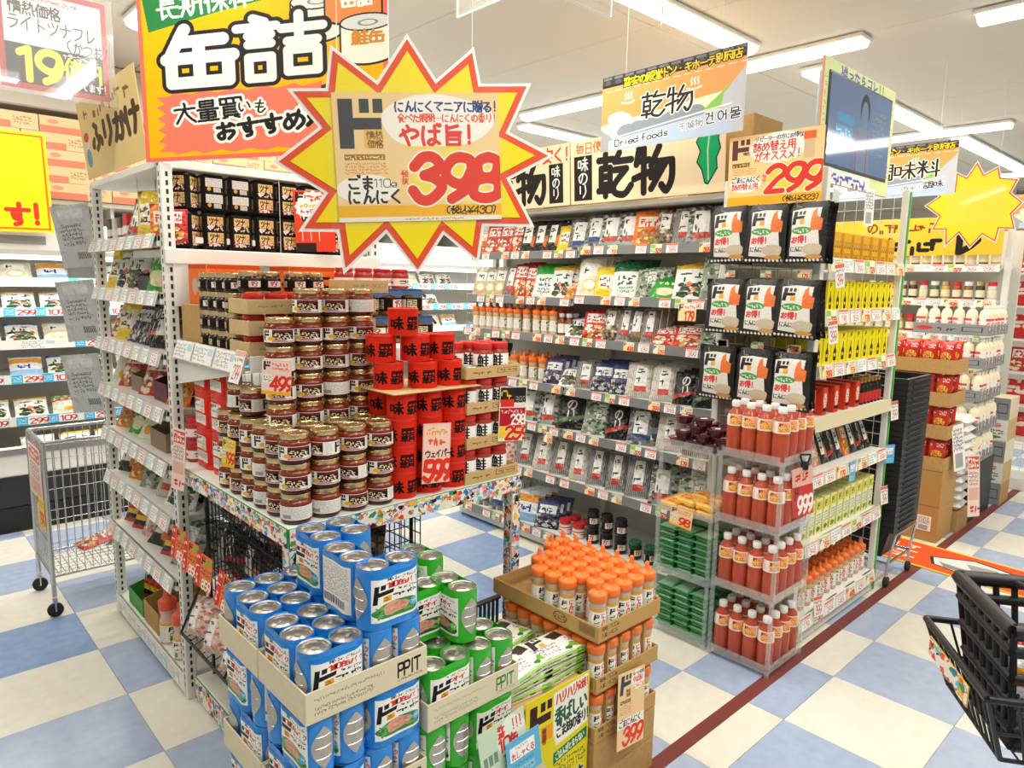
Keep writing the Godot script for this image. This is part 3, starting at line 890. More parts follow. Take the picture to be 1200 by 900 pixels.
	for w in [["499", "card499", C("f2d2c8"), 0], ["199", "card199", C("f2d76a"), 1], ["98", "card98", C("f4cf9a"), 2], ["999", "card999", C("d8433e"), 3], ["899", "card899", C("ee7a2c"), 4]]:
		im = canvas(240, 240, w[2])
		if w[3] == 3:
			rect(im, 0, 0, 240, 90, C("e8b8a4"))
			emblem_slant(im, 20, 96, 60, C("5a4a4a"))
			text(im, "999", 50, 140, 84, C("f8f4ea"), 0.12, {"skew": 0.15, "sx": 0.9})
			fine_print(im, Rect2(30, 16, 180, 60), 1, C("d8302a"), 24, 5.0)
		elif w[3] == 4:
			rect(im, 0, 0, 70, 240, C("d8302a"))
			fine_print(im, Rect2(6, 10, 58, 220), 4, C("f6efd8"), 25, 4.0)
			emblem_slant(im, 80, 14, 60, C("262428"))
			rect(im, 150, 20, 80, 40, C("7ab04a"))
			fine_print(im, Rect2(80, 84, 150, 60), 2, C("262428"), 3, 1.8)
			rect(im, 90, 160, 150, 80, C("d8302a"))
			text(im, "859", 100, 164, 70, C("f6efd8"), 0.1, {"sx": 0.8})
		else:
			emblem(im, 14, 14, 60, C("3a3a42"))
			fine_print(im, Rect2(84, 16, 140, 60), 2, C("d8502c"), 3 + w[3], 2.0)
			rect(im, 12, 100, 70, 60, C("f2ece2"))
			fine_print(im, Rect2(14, 104, 66, 50), 2, C("262428"), 5 + w[3], 1.4)
			text(im, w[0], 70 if w[3] < 2 else 96, 110, 96, C("df3b2c"), 0.11, {"skew": 0.15, "sx": 0.84, "gap": 0.0})
			rect(im, 0, 216, 240, 24, C("f0b22c"))
		T[w[1]] = mat_of(im, 0.4)
	im = canvas(120, 300, C("f1d9cf"))
	rect(im, 8, 10, 104, 60, C("d8584a"))
	fine_print(im, Rect2(12, 14, 96, 52), 2, C("f4ece0"), 71, 3.0)
	fine_print(im, Rect2(10, 80, 100, 70), 4, C("7a6a64"), 72, 1.2)
	rect(im, 10, 160, 100, 60, C("e8b4a4"))
	fine_print(im, Rect2(12, 230, 96, 56), 1, C("d8402c"), 73, 5.0)
	T.slip = mat_of(im, 0.4)
	im = canvas(240, 340, C("d8442c"))
	poly(im, starburst(120, 90, 118, 92, 16, 0.88), C("f2ede2"))
	emblem_slant(im, 10, 10, 54, C("23201f"))
	fine_print(im, Rect2(70, 20, 150, 40), 1, C("d8342c"), 74, 4.0)
	fine_print(im, Rect2(40, 66, 170, 26), 1, C("e09a2c"), 75, 3.0)
	fine_print(im, Rect2(40, 96, 170, 30), 1, C("d8348a"), 76, 3.4)
	fine_print(im, Rect2(30, 134, 180, 40), 1, C("23201f"), 77, 4.0)
	rect(im, 0, 290, 120, 50, C("2a2422"))
	for k in 3: rect(im, 40 + k * 50, 200, 4, 80, C("efe6da"))
	T.tunacard = mat_of(im, 0.4)
	# ---- floor mat and stickers collage
	im = canvas(640, 256, C("e8542a"))
	rect(im, 0, 0, 640, 12, C("f4c02c"))
	rect(im, 0, 244, 640, 12, C("f4c02c"))
	fine_print(im, Rect2(20, 30, 180, 180), 3, C("f6e0b8"), 5, 5.0)
	poly(im, PackedVector2Array([Vector2(220, 120), Vector2(340, 40), Vector2(480, 70), Vector2(520, 170), Vector2(380, 220), Vector2(250, 190)]), C("33322f"))
	poly(im, PackedVector2Array([Vector2(232, 120), Vector2(342, 50), Vector2(470, 78), Vector2(506, 164), Vector2(380, 210), Vector2(258, 184)]), C("d9d7cf"))
	poly(im, PackedVector2Array([Vector2(330, 100), Vector2(420, 84), Vector2(450, 140), Vector2(360, 150)]), C("9a9a94"))
	poly(im, PackedVector2Array([Vector2(260, 150), Vector2(360, 160), Vector2(390, 200), Vector2(290, 190)]), C("8a867e"))
	oval(im, 590, 130, 40, 50, C("3a5a9a"), 0.1)
	oval(im, 560, 180, 30, 24, C("f0a02c"), 0.1)
	T.mat = mat_of(im, 0.45)
	im = canvas(2048, 128, C("ebe7e0"))
	var cols := [C("d8402f"), C("2f7ac0"), C("f0c12c"), C("26262a"), C("3a9a55"), C("e88aa4"), C("f4f2ee"), C("6cc0dc"), C("e8702c")]
	var q := 99
	for k in 300:
		q = (q * 1103515245 + 12345) & 0x7fffffff
		var x := float((q >> 8) % 2048)
		q = (q * 1103515245 + 12345) & 0x7fffffff
		var y := float((q >> 8) % 128)
		var col: Color = cols[(q >> 18) % cols.size()]
		match k % 5:
			0: oval(im, x, y, 24, 17, col, 0.2, 14)
			1: poly(im, PackedVector2Array([Vector2(x, y - 22), Vector2(x + 22, y + 12), Vector2(x - 18, y + 16)]), col)
			2: stroke(im, PackedVector2Array([Vector2(x, y), Vector2(x + 22, y + 16), Vector2(x + 6, y + 28)]), 4, col)
			3: fine_print(im, Rect2(x, y, 70, 24), 1, col, k, 3.0)
			4: poly(im, PackedVector2Array([Vector2(x, y), Vector2(x + 32, y - 16), Vector2(x + 40, y + 10), Vector2(x + 9, y + 22)]), col)
	T.stickers = mat_of(im, 0.4)
	T.stickers.texture_repeat = true

func prints_products() -> void:
	# wrap-round label of the chilli-oil jars (u runs round the jar, centre of the front at 0.25)
	var im := canvas(512, 128, C("efe9e2"))
	for s in [0, 256]:
		rect(im, s + 8, 6, 64, 116, C("f4f1ec"))
		rect(im, s + 10, 10, 14, 100, C("1f1c1c"))
		rect(im, s + 20, 46, 34, 18, C("1f1c1c"))
		rect(im, s + 28, 10, 10, 26, C("1f1c1c"))
		rect(im, s + 42, 10, 10, 26, C("1f1c1c"))
		rect(im, s + 72, 6, 126, 116, C("2a1a1a"))
		rect(im, s + 74, 8, 124, 22, C("7a2436"))
		fine_print(im, Rect2(s + 76, 30, 118, 42), 1, C("efe0a8"), 41, 4.0)
		fine_print(im, Rect2(s + 78, 72, 112, 24), 1, C("f4efe6"), 3, 2.2)
		rect(im, s + 74, 98, 124, 22, C("c8909a"))
		oval(im, s + 66, 92, 22, 20, C("f0b62c"))
		oval(im, s + 172, 104, 24, 12, C("f2e9e4"))
	rect(im, 210, 4, 46, 120, C("f3f1ed"))
	rect(im, 466, 4, 46, 120, C("f3f1ed"))
	fine_print(im, Rect2(212, 8, 42, 110), 10, C("8a8886"), 6, 0.6)
	fine_print(im, Rect2(468, 8, 42, 110), 10, C("8a8886"), 7, 0.6)
	T.jar = mat_of(im, 0.4)
	im = canvas(512, 128, C("f3f1ed"))
	fine_print(im, Rect2(10, 8, 490, 112), 9, C("9a9894"), 16, 0.7)
	for k in 12: rect(im, 30 + k * 4, 80, 2, 34, C("2a2826"))
	T.jar_back = mat_of(im, 0.4)
	# red seasoning tin
	im = canvas(512, 160, C("e2301c"))
	for k in 64: rect(im, k * 8, 0, 2, 14, C("c8240f"))
	for s in [0, 256]:
		text(im, "味", s + 40, 46, 74, C("1c1515"), 0.085)
		text(im, "覇", s + 140, 46, 78, C("1c1515"), 0.06)
	T.ajitin = mat_of(im, 0.32)
	# salmon flake jar
	im = canvas(384, 160, C("f0eeea"))
	for s in [0, 192]:
		fine_print(im, Rect2(s + 6, 10, 40, 140), 9, C("8a8886"), 3 + s, 0.7)
		text(im, "鮭", s + 80, 34, 92, C("1a1818"), 0.055, {"sx": 0.7})
		rect(im, s + 56, 0, 130, 18, C("d8402c"))
		oval(im, s + 170, 130, 20, 14, C("e8a08a"))
	T.salmon = mat_of(im, 0.4)
	im = canvas(384, 64, C("c8282c"))
	for s in [0, 192]:
		rect(im, s + 40, 8, 120, 48, C("f0eee8"))
		text(im, "S&B", s + 52, 14, 36, C("c8282c"), 0.1, {"gap": 0.0, "sx": 1.1})
	T.small_tin = mat_of(im, 0.35)
	# sleeve print of the ten-tin packs, blue and green
	for w in [["blue", C("1e86dc"), "10缶パック", "ツナ"], ["green", C("2fb321"), "オイル", "ツナ"]]:
		im = canvas(384, 448, w[1])
		poly(im, PackedVector2Array([Vector2(14, 30), Vector2(150, 44), Vector2(370, 14), Vector2(374, 424), Vector2(190, 440), Vector2(12, 428)]), C("f1f0ec"))
		emblem_slant(im, 26, 96, 168, C("1e1c1e"))
		text(im, "買い置きに便利な" if w[0] == "blue" else "", 150, 40, 30, C("2a2828"), 0.04, {"sx": 0.8, "gap": 0.0})
		fine_print(im, Rect2(160, 44, 200, 32), 1, C("2a2828"), 4, 1.6)
		text(im, w[2], 150 if w[0] == "blue" else 190, 88, 50, C("d8342c"), 0.085, {"sx": 0.82, "gap": 0.0})
		fine_print(im, Rect2(200, 146, 164, 40), 1, C("2a2828"), 6, 2.2)
		fine_print(im, Rect2(176, 190, 188, 44), 1, C("1e1c1e"), 8, 4.0)
		rect(im, 128, 206, 44, 50, C("eda32a"))
		fine_print(im, Rect2(130, 210, 40, 44), 2, C("6a3a1a"), 9, 1.8)
		oval(im, 200, 344, 168, 74, C("3f8a4a") if w[0] == "blue" else C("2c5a34"), 0.08)
		lumps(im, Rect2(60, 300, 280, 100), [C("4f9a52"), C("2f6a3a"), C("6aae5a")], 60, 16, 5)
		oval(im, 190, 330, 66, 58, C("d9a088"), 0.1)
		lumps(im, Rect2(145, 295, 90, 70), [C("e2b09a"), C("c88470"), C("d9957c")], 40, 10, 8)
		oval(im, 306, 330, 46, 40, C("5cb0dc") if w[0] == "blue" else C("7ac850"))
		text(im, "ツナ", 280, 312, 30, C("f4f4f0"), 0.07)
		T["sleeve_" + w[0]] = mat_of(im, 0.28)
	im = canvas(128, 256, C("f2f0ec"))
	fine_print(im, Rect2(8, 10, 112, 170), 16, C("7a7876"), 3, 0.6)
	for k in 16: rect(im, 24 + k * 5, 192, 3, 44, C("2a2826"))
	T.sleeve_back = mat_of(im, 0.35)
	# tray fronts
	for w in [["blue", C("23201e")], ["green", C("3f8a3a")]]:
		im = canvas(640, 96, C("ddd3b8"))
		text(im, "PPIT", 470, 22, 50, w[1], 0.09, {"sx": 0.9, "gap": 0.04})
		fine_print(im, Rect2(40, 22, 360, 14), 1, C("6a6250") if w[0] == "blue" else C("9ab08a"), 3, 0.7)
		fine_print(im, Rect2(40, 50, 300, 30), 2, C("5a5446") if w[0] == "blue" else C("8aa47a"), 4, 0.8)
		fine_print(im, Rect2(470, 78, 150, 10), 1, w[1], 5, 0.6)
		T["tray_" + w[0]] = mat_of(im, 0.8)
	im = canvas(640, 96, C("c39c62"))
	text(im, "規格", 30, 10, 28, C("4a3420"), 0.05)
	text(im, "/100g", 96, 10, 28, C("4a3420"), 0.05)
	text(im, "入数", 30, 52, 28, C("4a3420"), 0.05)
	text(im, "/40入", 96, 52, 28, C("4a3420"), 0.05)
	T.tray_shaker = mat_of(im, 0.85)
	im = canvas(640, 96, C("c39c62"))
	oval(im, 430, 48, 40, 34, C("4a3420"))
	oval(im, 430, 48, 35, 29, C("c39c62"))
	fine_print(im, Rect2(400, 30, 60, 36), 2, C("4a3420"), 5, 1.4)
	for k in 22: rect(im, 540 + k * 4, 20, 2, 52, C("4a3420"))
	rect(im, 536, 14, 92, 3, C("4a3420"))
	rect(im, 536, 76, 92, 3, C("4a3420"))
	T.tray_side = mat_of(im, 0.85)
	im = canvas(320, 96, C("c9a873"))
	fine_print(im, Rect2(30, 24, 120, 54), 1, C("6a4c2a"), 8, 2.6)
	rect(im, 180, 22, 120, 50, C("6a4c2a"))
	rect(im, 184, 26, 112, 42, C("c9a873"))
	fine_print(im, Rect2(188, 28, 104, 38), 1, C("6a4c2a"), 9, 2.2)
	T.carton_print = mat_of(im, 0.85)
	im = canvas(320, 160, C("cdb283"))
	fine_print(im, Rect2(40, 60, 130, 40), 1, C("4f8a4f"), 8, 2.4)
	rect(im, 200, 54, 100, 50, C("4f8a4f"))
	rect(im, 204, 58, 92, 42, C("cdb283"))
	fine_print(im, Rect2(206, 60, 88, 38), 1, C("4f8a4f"), 5, 2.0)
	T.rice_tray = mat_of(im, 0.85)
	# shaker wrap
	im = canvas(256, 128, C("f0ece4"))
	for s in [0, 128]:
		rect(im, s, 0, 128, 18, C("e0b03a"))
		fine_print(im, Rect2(s + 2, 22, 36, 100), 9, C("8a8580"), 3 + s, 0.6)
		emblem_slant(im, s + 50, 30, 30, C("1c1a1a"))
		text(im, "ごま", s + 50, 68, 26, C("2f8a3a"), 0.09, {"down": true, "gap": 0.0})
		text(im, "にんにく", s + 88, 24, 24, C("d8342c"), 0.09, {"down": true, "gap": 0.0})
	T.shaker = mat_of(im, 0.35)
	# cod-roe style red sauce bottle wrap
	im = canvas(384, 128, C("f0ded2"))
	for s in [0, 192]:
		rect(im, s + 20, 10, 100, 104, C("f0a070"))
		emblem(im, s + 26, 16, 34, C("6a2a20"))
		fine_print(im, Rect2(s + 64, 18, 54, 34), 1, C("c8342a"), 42, 2.4)
		rect(im, s + 26, 62, 90, 46, C("f3c05a"))
		fine_print(im, Rect2(s + 28, 66, 86, 40), 2, C("8a2a1a"), 5, 1.6)
		fine_print(im, Rect2(s + 128, 10, 58, 104), 8, C("8a7c74"), 6 + s, 0.7)
	rect(im, 128, 4, 60, 120, C("f4f1ec"))
	fine_print(im, Rect2(130, 8, 56, 112), 9, C("8a8580"), 9, 0.6)
	T.sauce = mat_of(im, 0.35)
	# black refill pouch
	im = canvas(256, 384, C("1a191a"))
	poly(im, PackedVector2Array([Vector2(40, 50), Vector2(120, 36), Vector2(222, 40), Vector2(216, 180), Vector2(228, 330), Vector2(140, 346), Vector2(34, 338), Vector2(44, 190)]), C("e4e1da"))
	emblem_slant(im, 44, 56, 84, C("151415"))
	rect(im, 96, 106, 30, 32, C("eda32a"))
	poly(im, PackedVector2Array([Vector2(176, 60), Vector2(196, 40), Vector2(202, 90), Vector2(234, 110), Vector2(230, 180), Vector2(168, 180), Vector2(168, 110)]), C("e8793c"))
	oval(im, 110, 178, 64, 24, C("4f9a4a"))
	fine_print(im, Rect2(60, 164, 100, 28), 1, C("f0f0e8"), 3, 2.0)
	text(im, "お得!", 46, 212, 44, C("d8342c"), 0.09, {"sx": 0.9})
	text(im, "にんにく", 42, 276, 34, C("1c1a1a"), 0.07, {"sx": 0.8, "gap": 0.0})
	oval(im, 180, 300, 60, 40, C("cdbfa6"), 0.06)
	oval(im, 186, 345, 50, 16, C("d09a58"))
	for k in 10: oval(im, 20 + k * 24, 366, 8, 9, C("e9e6df"))
	T.pouch = mat_of(im, 0.28)
	im = canvas(64, 96, C("1a191a"))
	for k in 7:
		oval(im, 12 + (k % 2) * 36, 10 + k * 13, 9, 6, C("e4e1da"), 0.2)
	oval(im, 40, 40, 8, 12, C("c8602c"))
	T.pouch_back = mat_of(im, 0.28)
	# seaweed packet, seen from above
	im = canvas(384, 288, C("f0eee6"))
	rect(im, 0, 0, 384, 22, C("8cc43c"))
	rect(im, 0, 266, 384, 22, C("8cc43c"))
	emblem_slant(im, 40, 34, 120, C("2a1e1a"))
	rect(im, 96, 118, 44, 40, C("eda32a"))
	poly(im, PackedVector2Array([Vector2(200, 60), Vector2(320, 30), Vector2(340, 110), Vector2(230, 140)]), C("2c211d"))
	lumps(im, Rect2(215, 55, 110, 70), [C("3a3a2a"), C("4a2c22"), C("26301f")], 40, 9, 4)
	fine_print(im, Rect2(30, 150, 180, 54), 2, C("2a2826"), 3, 2.0)
	fine_print(im, Rect2(36, 206, 150, 48), 1, C("d8342c"), 43, 3.0)
	fine_print(im, Rect2(300, 130, 70, 60), 2, C("7a3a58"), 5, 3.0)
	oval(im, 320, 226, 50, 28, C("7ab83c"), 0.1)
	oval(im, 250, 246, 30, 14, C("2f7a3a"), 0.1)
	T.seaweed = mat_of(im, 0.3)
	im = canvas(256, 64, C("eeece6"))
	fine_print(im, Rect2(20, 12, 80, 40), 2, C("3a3a38"), 3, 1.6)
	oval(im, 150, 32, 20, 14, C("3a4a34"))
	rect(im, 200, 0, 56, 64, C("9ac85a"))
	oval(im, 226, 34, 22, 16, C("5a9a3a"), 0.1)
	T.seaweed_side = mat_of(im, 0.35)
	# black three-tin packs on the top shelf
	im = canvas(256, 320, C("191718"))
	for k in 2:
		var y0 := k * 160
		rect(im, 20, y0 + 14, 216, 80, C("d6b878"))
		text(im, "ツナ", 40, y0 + 20, 66, C("1c1716"), 0.09)
		fine_print(im, Rect2(170, y0 + 20, 60, 60), 2, C("d8402c"), 3 + k, 2.4)
		lumps(im, Rect2(30, y0 + 96, 200, 50), [C("efe9e4"), C("e6b4a8"), C("d98a78")], 36, 13, 3 + k)
		oval(im, 214, y0 + 92, 22, 10, C("6ab04a"), 0.2)
	T.blackpack = mat_of(im, 0.35)
	im = canvas(256, 320, C("191718"))
	for k in 2:
		rect(im, 14, k * 160 + 10, 228, 84, C("e9e6de"))
		fine_print(im, Rect2(18, k * 160 + 14, 220, 76), 7, C("6a6664"), 3 + k, 0.8)
		oval(im, 60, k * 160 + 116, 26, 20, C("e0982c"))
		rect(im, 120, k * 160 + 100, 100, 44, C("e4e1da"))
		fine_print(im, Rect2(122, k * 160 + 102, 96, 40), 4, C("4a4644"), 9, 0.8)
	T.blackpack_back = mat_of(im, 0.35)
	# dark jars, red pack, big tall red pack, orange snack box
	im = canvas(256, 96, C("1f1715"))
	for s in [0, 128]:
		rect(im, s + 12, 12, 56, 70, C("efe8dc"))
		text(im, "のり", s + 18, 14, 30, C("a8263a"), 0.09, {"down": true, "gap": 0.0})
		rect(im, s + 72, 12, 36, 70, C("d9c9a8"))
		fine_print(im, Rect2(s + 74, 14, 32, 66), 4, C("4a3a2c"), 3, 1.4)
	T.darkjar = mat_of(im, 0.3)
	im = canvas(256, 96, C("f1e7e2"))
	for s in [0, 128]:
		rect(im, s, 0, 128, 20, C("c8323c"))
		fine_print(im, Rect2(s + 14, 26, 84, 60), 1, C("23201f"), 44, 3.6)
		oval(im, s + 110, 60, 14, 14, C("c8323c"))
	T.umejar = mat_of(im, 0.35)
	im = canvas(256, 448, C("de2b1e"))
	rect(im, 60, 20, 130, 200, C("eeeae4"))
	emblem(im, 70, 34, 60, C("23201f"))
	fine_print(im, Rect2(140, 34, 44, 70), 3, C("d8342c"), 3, 2.4)
	fine_print(im, Rect2(70, 110, 110, 40), 2, C("23201f"), 4, 1.8)
	oval(im, 150, 190, 30, 24, C("e8d03a"))
	rect(im, 60, 250, 150, 150, C("eeeae4"))
	fine_print(im, Rect2(66, 256, 140, 100), 6, C("4a4644"), 6, 1.2)
	T.redpack = mat_of(im, 0.32)
	im = canvas(256, 160, C("e4702a"))
	oval(im, 90, 90, 40, 34, C("b9aaa0"))
	fine_print(im, Rect2(146, 24, 90, 90), 1, C("2a1a14"), 45, 6.0)
	rect(im, 0, 0, 256, 18, C("c84a1e"))
	T.orangebox = mat_of(im, 0.45)
	# yellow vinegar-drink boxes and others of the end unit (atlas: four cells)
	im = canvas(512, 256, C("f1de1e"))
	emblem(im, 44, 20, 40, C("1f1c18"))
	poly(im, PackedVector2Array([Vector2(58, 90), Vector2(70, 90), Vector2(72, 130), Vector2(90, 160), Vector2(86, 236), Vector2(42, 236), Vector2(38, 160), Vector2(56, 130)]), C("3a2a16"))
	oval(im, 64, 190, 18, 14, C("e8c84a"))
	rect(im, 128, 0, 128, 256, C("e2a92f"))
	for k in 3: oval(im, 150 + k * 42, 110, 15, 32, C("5a3a1a"))
	for k in 3: oval(im, 150 + k * 42, 106, 10, 22, C("d8b060"))
	fine_print(im, Rect2(136, 180, 110, 50), 2, C("5a3a1a"), 3, 2.2)
	rect(im, 256, 0, 128, 256, C("d8452c"))
	oval(im, 320, 120, 44, 70, C("efe6dc"))
	fine_print(im, Rect2(286, 70, 70, 100), 4, C("c8342a"), 5, 2.6)
	rect(im, 256, 190, 128, 30, C("23201f"))
	rect(im, 384, 0, 128, 256, C("efe9a0"))
	rect(im, 392, 20, 110, 60, C("d8cf2c"))
	emblem(im, 410, 28, 44, C("2a2418"))
	rect(im, 392, 100, 110, 90, C("f4f2e6"))
	fine_print(im, Rect2(396, 104, 100, 84), 4, C("4f8a3a"), 6, 2.0)
	oval(im, 448, 222, 40, 20, C("5a9a3a"), 0.1)
	T.boxes = mat_of(im, 0.4)
	# instant noodle / snack packs in red, white sacks, pale bottles cartons
	im = canvas(256, 256, C("c92a1e"))
	fine_print(im, Rect2(30, 26, 84, 70), 1, C("f0e6d8"), 46, 4.0)
	fine_print(im, Rect2(120, 30, 110, 60), 2, C("f0e6d8"), 3, 3.0)
	oval(im, 128, 170, 84, 52, C("e8b43a"))
	lumps(im, Rect2(60, 130, 136, 80), [C("d8842c"), C("f0d060"), C("b85a20")], 50, 14, 5)
	rect(im, 0, 0, 256, 10, C("e05a3a"))
	T.redbag = mat_of(im, 0.28)
	im = canvas(256, 256, C("eceae4"))
	fine_print(im, Rect2(80, 20, 130, 90), 1, C("c83a34"), 47, 5.0)
	fine_print(im, Rect2(20, 120, 216, 60), 2, C("3a6a4a"), 3, 3.4)
	oval(im, 128, 216, 80, 26, C("3f8a5a"), 0.1)
	rect(im, 20, 20, 50, 60, C("c83a34"))
	T.whitebag = mat_of(im, 0.35)
	im = canvas(128, 64, C("efece0"))
	for s in [0, 64]:
		rect(im, s + 4, 6, 40, 12, C("d8544a"))
		fine_print(im, Rect2(s + 4, 22, 40, 14), 1, C("d8544a"), 81, 1.2)
		oval(im, s + 42, 46, 14, 10, C("3f8f6a"))
		fine_print(im, Rect2(s + 4, 40, 24, 20), 2, C("3a3a3a"), 82, 0.8)
	T.milk = mat_of(im, 0.35)
	im = canvas(256, 96, C("8e9092"))
	oval(im, 40, 48, 30, 20, C("c8443a"))
	fine_print(im, Rect2(84, 30, 70, 36), 1, C("3a3c3e"), 4, 2.6)
	rect(im, 170, 24, 70, 46, C("3a3c3e"))
	rect(im, 174, 28, 62, 38, C("8e9092"))
	T.greycarton = mat_of(im, 0.7)
	im = canvas(256, 256, C("b78d54"))
	fine_print(im, Rect2(20, 40, 90, 60), 2, C("5a3c1c"), 4, 2.0)
	rect(im, 20, 120, 90, 40, C("5a3c1c"))
	rect(im, 24, 124, 82, 32, C("b78d54"))
	fine_print(im, Rect2(26, 126, 78, 28), 1, C("5a3c1c"), 6, 2.0)
	T.bigcarton = mat_of(im, 0.85)
	im = canvas(128, 160, C("f2f0ec"))
	fine_print(im, Rect2(10, 10, 108, 80), 6, C("4a4846"), 4, 1.0)
	for k in 14: rect(im, 20 + k * 6, 100, 3, 50, C("1a1818"))
	T.shiplabel = mat_of(im, 0.6)
	# brown stock boxes over the cooler
	im = canvas(320, 96, C("cfb48c"))
	rect(im, 0, 56, 200, 40, C("cc7a62"))
	oval(im, 60, 30, 26, 14, C("cc8a70"))
	fine_print(im, Rect2(210, 20, 90, 50), 3, C("8a6a44"), 5, 1.2)
	T.stockbox = mat_of(im, 0.85)
	# cups of curry-like tray lid, orange lid
	im = canvas(128, 128, C("e8923a"))
	rect(im, 12, 12, 104, 104, C("f3c05a"))
	fine_print(im, Rect2(16, 20, 96, 40), 2, C("b8421e"), 3, 2.4)
	oval(im, 64, 90, 40, 20, C("d86a2c"), 0.1)
	T.orangelid = mat_of(im, 0.3)

func prints_tags() -> void:
	# shelf price tags, 64 cells of 96 x 64
	var im := canvas(96 * 8, 64 * 8, C("f3f1ec"))
	var nums := ["249", "348", "399", "299", "239", "259", "279", "229", "198", "439", "498", "548", "759", "99", "109", "329", "389", "159", "179", "359", "589", "199", "269", "219"]
	for k in 64:
		var x := (k % 8) * 96
		var y := (k / 8) * 64
		var kind := k % 8
		if kind < 4:
			rect(im, x + 2, y + 2, 92, 10, C("e8705a") if kind % 2 == 0 else C("e8b0a4"))
			fine_print(im, Rect2(x + 4, y + 13, 84, 10), 1, C("6a6462"), k, 0.7)
			text(im, nums[k % nums.size()], x + 20, y + 27, 28, C("d0524a"), 0.05, {"sx": 0.95, "gap": 0.02})
		elif kind == 4:
			rect(im, x, y, 96, 64, C("f3e7c4"))
			emblem(im, x + 4, y + 6, 26, C("3a5a9a"))
			fine_print(im, Rect2(x + 36, y + 6, 56, 22), 2, C("6a6462"), k, 0.8)
			text(im, nums[(k * 5) % nums.size()], x + 40, y + 32, 26, C("e0562c"), 0.1, {"sx": 0.8})
		elif kind == 5:
			rect(im, x, y, 96, 64, C("e4ecd0"))
			rect(im, x + 4, y + 4, 40, 26, C("9ac84a"))
			text(im, nums[(k * 3) % nums.size()], x + 44, y + 30, 28, C("d2352f"), 0.1, {"sx": 0.7})
			fine_print(im, Rect2(x + 4, y + 34, 40, 24), 2, C("5a7a4a"), k, 0.9)
		elif kind == 6:
			rect(im, x, y, 96, 64, C("f2d9a2"))
			emblem(im, x + 4, y + 6, 24, C("5a3a3a"))
			rect(im, x + 32, y + 6, 60, 20, C("f0ece4"))
			fine_print(im, Rect2(x + 34, y + 8, 56, 16), 1, C("c8502c"), k, 1.0)
			text(im, nums[(k * 7) % nums.size()], x + 36, y + 30, 30, C("e0482c"), 0.11, {"sx": 0.75})
		else:
			fine_print(im, Rect2(x + 4, y + 6, 60, 50), 4, C("8a8482"), k, 0.8)
			rect(im, x + 66, y + 8, 24, 24, C("b8d4e4"))
	T.tags = mat_of(im, 0.45)
	for k in 64:
		tag_rects[k] = Rect2((k % 8) / 8.0 + 0.002, (k / 8) / 8.0 + 0.002, 0.121, 0.121)
	# long blue chiller tags
	im = canvas(256, 64, C("44b0e0"))
	for k in 2:
		rect(im, k * 128 + 46, 4, 80, 56, C("f4f1ec"))
		text(im, ["299", "109"][k], k * 128 + 54, 14, 38, C("d2352f"), 0.08, {"sx": 0.85})
		fine_print(im, Rect2(k * 128 + 4, 10, 38, 44), 3, C("d8eef6"), k + 3, 1.2)
	T.chill_tag = mat_of(im, 0.4)

